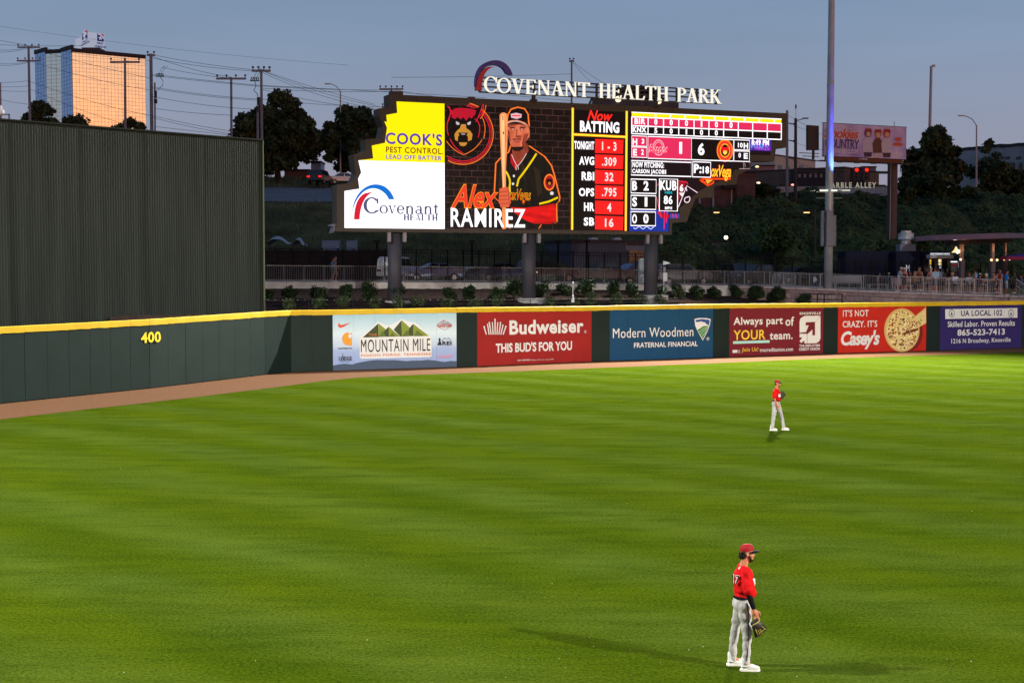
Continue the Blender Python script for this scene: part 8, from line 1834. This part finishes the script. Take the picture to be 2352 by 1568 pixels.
# ======================= people on the walkway and the patio
PC = {}
def pose_parts(pose, fem=False):
    k = pose; cached = PC.get((pose, fem))
    if cached: return cached
    sit = pose.startswith('sit'); lean = {'lean': .10}.get(pose, 0)
    zc = .62 if sit else 0; dz = -.30 if sit else 0        # high stools: hips a little lower than standing
    hc = Vector((.03+lean*1.3, 0, 1.62+dz-lean*.3)); W_ = .165 if fem else .185
    sh = lambda s: (lean, s*W_, 1.40+dz); 
    arms = {'stand': ((.0, .23, 1.12), (.05, .22, .88)), 'lean': ((.16, .22, 1.12), (.36, .12, 1.06)), 'fold': ((.10, .23, 1.12), (.26, .02, 1.14)), 'walk': ((-.10, .23, 1.13), (.0, .22, .9)), 'sit': ((.12, .22, 1.12), (.34, .10, 1.08)), 'sit_back': ((.05, .22, 1.12), (.25, .16, 1.04)), 'bend': ((.2, .22, 1.1), (.42, .1, 1.12)), 'up': ((.12, .2, 1.2), (.2, .08, 1.5))}[pose]
    B = head_parts(hc, (lean, 0, 1.44+dz), .97); limbs = []
    for s in (-1, 1):
        e_, w_ = [Vector((p[0]+lean, p[1]*s, p[2]+dz)) for p in arms]
        if pose == 'walk' and s == 1: e_.x += .18; w_.x += .28; w_.z += .05
        if pose == 'up' and s == 1: e_, w_ = Vector((.02, .22, 1.12)), Vector((.06, .2, .9))
        B += [('c', sh(s), .045, e_, .036), ('c', e_, .035, w_, .025), ('c', w_, .024, w_+(w_-e_).normalized()*.10, .026)]; limbs.append((sh(s), e_, w_))
    if sit:
        legs = [((0, s*.09, .62), (.40, s*.12, .60), (.42, s*.12, .22)) for s in (-1, 1)]
    elif pose == 'walk': legs = [((0, -.09, .92), (.12, -.09, .50), (.02, -.09, .09)), ((0, .09, .92), (-.02, .09, .50), (-.30, .09, .14))]
    elif pose == 'lean': legs = [((0, -.09, .92), (.02, -.10, .50), (-.05, -.10, .09)), ((0, .09, .92), (.10, .09, .50), (-.16, .09, .12))]
    else: legs = [((0, s*.09, .92), (.02, s*.10, .50), (0, s*.11, .09)) for s in (-1, 1)]
    for (h_, k_, a_) in legs: B += [('c', h_, .08, k_, .052), ('c', k_, .05, a_, .036), ('c', a_, .036, (a_[0]+.13, a_[1], a_[2]-.05), .028)]
    zt = dz; B += [('e', (lean*.7, 0, 1.26+zt), (.095, W_*.8, .18)), ('e', (lean*.3, 0, 1.06+zt), (.09, .13, .14)), ('e', (0, 0, .96+zt), (.10, .14, .11)), ('c', (lean, -W_*.7, 1.40+dz), .05, (lean, W_*.7, 1.40+dz), .05)]
    SHt = [('e', (lean*.8, 0, 1.30+zt), (.125, W_*.98, .17)), ('e', (lean*.4, 0, 1.12+zt), (.125, W_*.88, .18)), ('e', (.0, 0, 1.0+zt), (.12, .15, .08)), ('c', (lean, -W_*.75, 1.405+dz), .058, (lean, W_*.75, 1.405+dz), .058)]
    if not fem:
        for (s0, e_, w_) in limbs: SHt.append(('c', s0, .064, Vector(s0).lerp(Vector(e_), .75), .062))
    ST = [('e', (0, 0, .95+zt), (.115, .15, .10))]
    for (h_, k_, a_) in legs: ST.append(('c', h_, .098, Vector(h_).lerp(Vector(k_), .85), .088))
    LG = ST+[('c', k_, .072, a_, .058) for (h_, k_, a_) in legs]
    H = [('e', tuple(hc+Vector((-.012, 0, .045))), (.105, .086, .098)), ('e', tuple(hc+Vector((-.06, 0, -.02))), (.05, .07, .06))]
    HL = H+[('c', tuple(hc+Vector((-.06, 0, 0))), .07, tuple(hc+Vector((-.08, 0, -.22))), .055)]
    CP_ = [('e', tuple(hc+Vector((-.005, 0, .065))), (.108, .09, .075)), ('e', tuple(hc+Vector((.11, 0, .055))), (.075, .065, .012))]
    FT = [('c', (a_[0]-.01, a_[1], a_[2]-.04), .042, (a_[0]+.15, a_[1], a_[2]-.052), .036) for (h_, k_, a_) in legs]
    v = .026
    out = {'body': blob_mesh('body', B, .022, None, 1), 'shirt': blob_mesh('shirt', SHt, v, None, 1, .01, 7), 'shorts': blob_mesh('shorts', ST, v, None, 1, .006, 7), 'trousers': blob_mesh('trousers', LG, v, None, 1, .008, 7), 'hair': blob_mesh('hair', H, .022, None, 1), 'long_hair': blob_mesh('long_hair', HL, .022, None, 1, .008, 14), 'cap': blob_mesh('cap', CP_, .018, None, 1), 'shoes': blob_mesh('shoes', FT, .02, None, 1)}
    DR = [('e', (lean*.6, 0, 1.22+zt), (.11, W_*.85, .16)), ('e', (0, 0, 1.02+zt), (.115, .15, .16)), ('c', (0, 0, .92+zt), .15, (0.02, 0, .62+zt), .17)]
    out['dress'] = blob_mesh('dress', DR, v, None, 1, .008, 7); PC[(pose, fem)] = out
    for m_ in out.values():
        m_.materials.clear(); m_.materials.append(None)
    return out
def put(name, me, m_, parent):
    o = bpy.data.objects.new(name, me); COL.objects.link(o); o.parent = parent; o.material_slots[0].link = 'OBJECT'; o.material_slots[0].material = m_; return o
def cl(rgb): return mat('cloth_%d_%d_%d' % rgb, S(*rgb), .8, var=.1, scale=4)
def folk(label, x, ytop, Y, zfloor, yaw, pose, shirt, low=(60, 58, 66), kind='shorts', skin=(180, 120, 95), hair=(40, 26, 20), capc=None, fem=False, long_=False, group='people on the patio'):
    """head top at picture height ytop, feet on zfloor"""
    p = pos(x, Y, zfloor); ht = at(x, ytop, Y).z-zfloor; base = 1.755-(.30 if pose.startswith('sit') else 0)
    sc = ht/base; sc = min(1.12, max(.82, sc))
    t = thing('person', label, 'person', tuple(p), R(yaw), group); t.scale = (sc, sc, sc); D = pose_parts(pose, fem)
    put('body', D['body'], SKIN(skin), t)
    if kind == 'dress': put('dress', D['dress'], cl(shirt), t)
    else: put('shirt', D['shirt'], cl(shirt), t); put(kind, D[kind], cl(low), t)
    put('long_hair' if long_ else 'hair', D['long_hair' if long_ else 'hair'], mat('hair_%d_%d_%d' % hair, S(*hair), .7, var=.3, scale=25), t)
    if capc: put('cap', D['cap'], cl(capc), t)
    if not pose.startswith('sit') or True: put('shoes', D['shoes'], cl((190, 186, 182) if sum(shirt) > 200 else (40, 38, 40)), t)
    return t
# walking couple at left
folk('man in grey t-shirt and khaki shorts walking on the walkway at left', cF(710, 0)[0], cF(0, 350)[1], curbY(768)+2.2, curbZ(768), 20, 'walk', (96, 98, 112), (120, 110, 82), skin=(150, 100, 92), group='walkers on the walkway')
folk('person in light top with blue bag walking half hidden behind the grey t-shirt man', cF(690, 0)[0], cF(0, 366)[1], curbY(762)+2.9, curbZ(762), 25, 'stand', (120, 140, 165), (100, 100, 90), skin=(150, 105, 95), long_=True, fem=True, group='walkers on the walkway')
folk('person in white shirt sitting with legs stretched out left of the blue lit pole', cH(620, 0)[0], cH(0, 382)[1], curbY(1866)+1.4, curbZ(1866)-.1, 15, 'sit', (175, 180, 200), (60, 75, 115), 'trousers', skin=(140, 95, 85), group='people on the patio')
K = lambda x: cK(x, 0)[0]; Lx = lambda x: cL(x, 0)[0]; Ky = lambda y: cK(0, y)[1]; Ly = lambda y: cL(0, y)[1]
def F_(lab, x, yt, dy, yaw, pose, shirt, **kw): return folk(lab, x, yt, curbY(x)+dy, curbZ(x)-.02, yaw, pose, shirt, **kw)
F_('dark haired person seated low left of the person in the white cap', K(1240), Ky(905), 4.5, -90, 'sit', (60, 42, 48), skin=(110, 75, 70))
F_('person in white cap and navy top seated with back to the field', K(1430), Ky(905), 4.2, 90, 'sit', (30, 36, 62), capc=(170, 168, 160), skin=(110, 75, 70))
F_('man in pale blue grey t-shirt and white cap leaning at the crowd left end', K(1625), Ky(782), 1.0, -20, 'lean', (140, 152, 172), low=(128, 134, 145), capc=(190, 186, 180), skin=(150, 98, 84))
F_('woman in black tank top and white cap beside the leaning man', K(1735), Ky(800), 1.1, -110, 'stand', (18, 12, 14), kind='dress', capc=(205, 198, 194), fem=True, long_=True, skin=(156, 96, 84))
F_('bare shouldered person with reddish skin behind the black tank top woman', K(1870), Ky(830), 2.4, 200, 'sit', (90, 60, 66), skin=(165, 100, 84))
F_('blonde woman in ochre top seated right of the black tank top woman', K(1950), Ky(860), 1.8, 30, 'sit', (140, 100, 60), hair=(150, 110, 60), long_=True, fem=True, skin=(150, 96, 78))
F_('standing woman with light brown hair in front of the dark blue container', K(2040), Ky(752), 4.5, -100, 'up', (120, 80, 74), hair=(110, 80, 60), long_=True, fem=True, skin=(165, 115, 98))
F_('person in dark clothes standing left of the kiosk window', Lx(190), Ly(758), 5.0, -80, 'stand', (26, 22, 28), low=(26, 24, 30), kind='trousers', skin=(120, 84, 74))
F_('long haired blonde woman in pink top left of the man in blue grey shirt', Lx(275), Ly(795), 2.5, 60, 'stand', (170, 110, 110), hair=(190, 150, 120), long_=True, fem=True, skin=(170, 110, 92))
F_('man in pale blue grey t-shirt standing with back to the field at the railing', Lx(370), Ly(765), 1.2, 105, 'stand', (140, 168, 182), low=(70, 80, 96), skin=(165, 110, 92), hair=(70, 46, 40))
F_('second man in blue shirt half hidden behind the man in pale blue grey', Lx(425), Ly(800), 2.6, 80, 'stand', (96, 118, 150), skin=(150, 100, 86))
F_('person in dark brown top in front of the kiosk counter', Lx(520), Ly(830), 5.0, 95, 'stand', (64, 52, 44), low=(50, 44, 44), skin=(120, 84, 70))
F_('server in black standing by the kiosk window', Lx(600), Ly(755), 5.6, -90, 'stand', (20, 18, 22), low=(20, 18, 22), kind='trousers', skin=(110, 76, 66))
F_('dark skinned man in bright white shirt seated at the railing', Lx(765), Ly(845), 1.3, -70, 'sit', (215, 215, 225), skin=(70, 42, 36), hair=(16, 12, 12))
F_('person in violet top behind the man in the white shirt', Lx(705), Ly(890), 2.2, 0, 'sit', (120, 84, 130), hair=(170, 120, 96), skin=(150, 98, 84))
F_('man in pale grey polo and red cap seated with elbows on the counter', Lx(1040), Ly(850), 1.4, -80, 'sit', (150, 160, 170), capc=(160, 60, 60), skin=(150, 96, 80))
F_('long haired person in brown top right of the pale polo man', Lx(1140), Ly(880), 1.7, 90, 'sit', (110, 80, 60), hair=(120, 84, 56), long_=True, fem=True, skin=(150, 96, 80))
F_('man in light blue shirt bending under the pavilion, left one', Lx(1170), Ly(745), 5.5, 140, 'bend', (130, 165, 220), low=(60, 66, 80), skin=(120, 80, 70))
F_('man in teal shirt standing at the middle pavilion column', Lx(1440), Ly(745), 5.2, 120, 'stand', (20, 120, 130), low=(50, 54, 66), skin=(110, 72, 62))
F_('person in white cap and navy top with white trim seated at the railing', Lx(1262), Ly(878), 1.2, 70, 'sit', (26, 26, 52), capc=(205, 200, 205), skin=(150, 96, 84))
F_('blond person in black top seated beside the navy top person', Lx(1390), Ly(868), 1.3, 150, 'sit', (22, 20, 28), hair=(200, 170, 140), skin=(165, 106, 90), fem=True)
F_('woman in black dress at the railing leaning on the counter', Lx(1590), Ly(885), 1.0, 170, 'lean', (18, 14, 18), kind='dress', fem=True, skin=(185, 125, 100), hair=(60, 30, 24), long_=True)
F_('man in white cap and blue shirt standing behind the crowd under the right column', Lx(1655), Ly(735), 4.8, 100, 'stand', (96, 124, 168), capc=(205, 210, 225), skin=(120, 80, 72))
F_('person with reddish hair in orange top behind the black dress woman', Lx(1650), Ly(840), 2.0, -60, 'stand', (150, 64, 50), hair=(110, 40, 30), long_=True, fem=True, skin=(170, 96, 78))
F_('man in bright blue polo and navy cap at the right end of the railing', Lx(1790), Ly(835), .9, -15, 'fold', (40, 110, 190), low=(150, 150, 160), capc=(28, 34, 66), skin=(150, 92, 74))
F_('dim figure in dark green at the stairs right of the blue polo man', Lx(1950), Ly(885), 3.5, -90, 'stand', (54, 56, 48), low=(40, 40, 44), skin=(120, 80, 70))
F_('dim person in grey at the extreme right patio edge', Lx(2090), Ly(930), 3.2, 180, 'sit', (90, 90, 110), skin=(120, 84, 74))
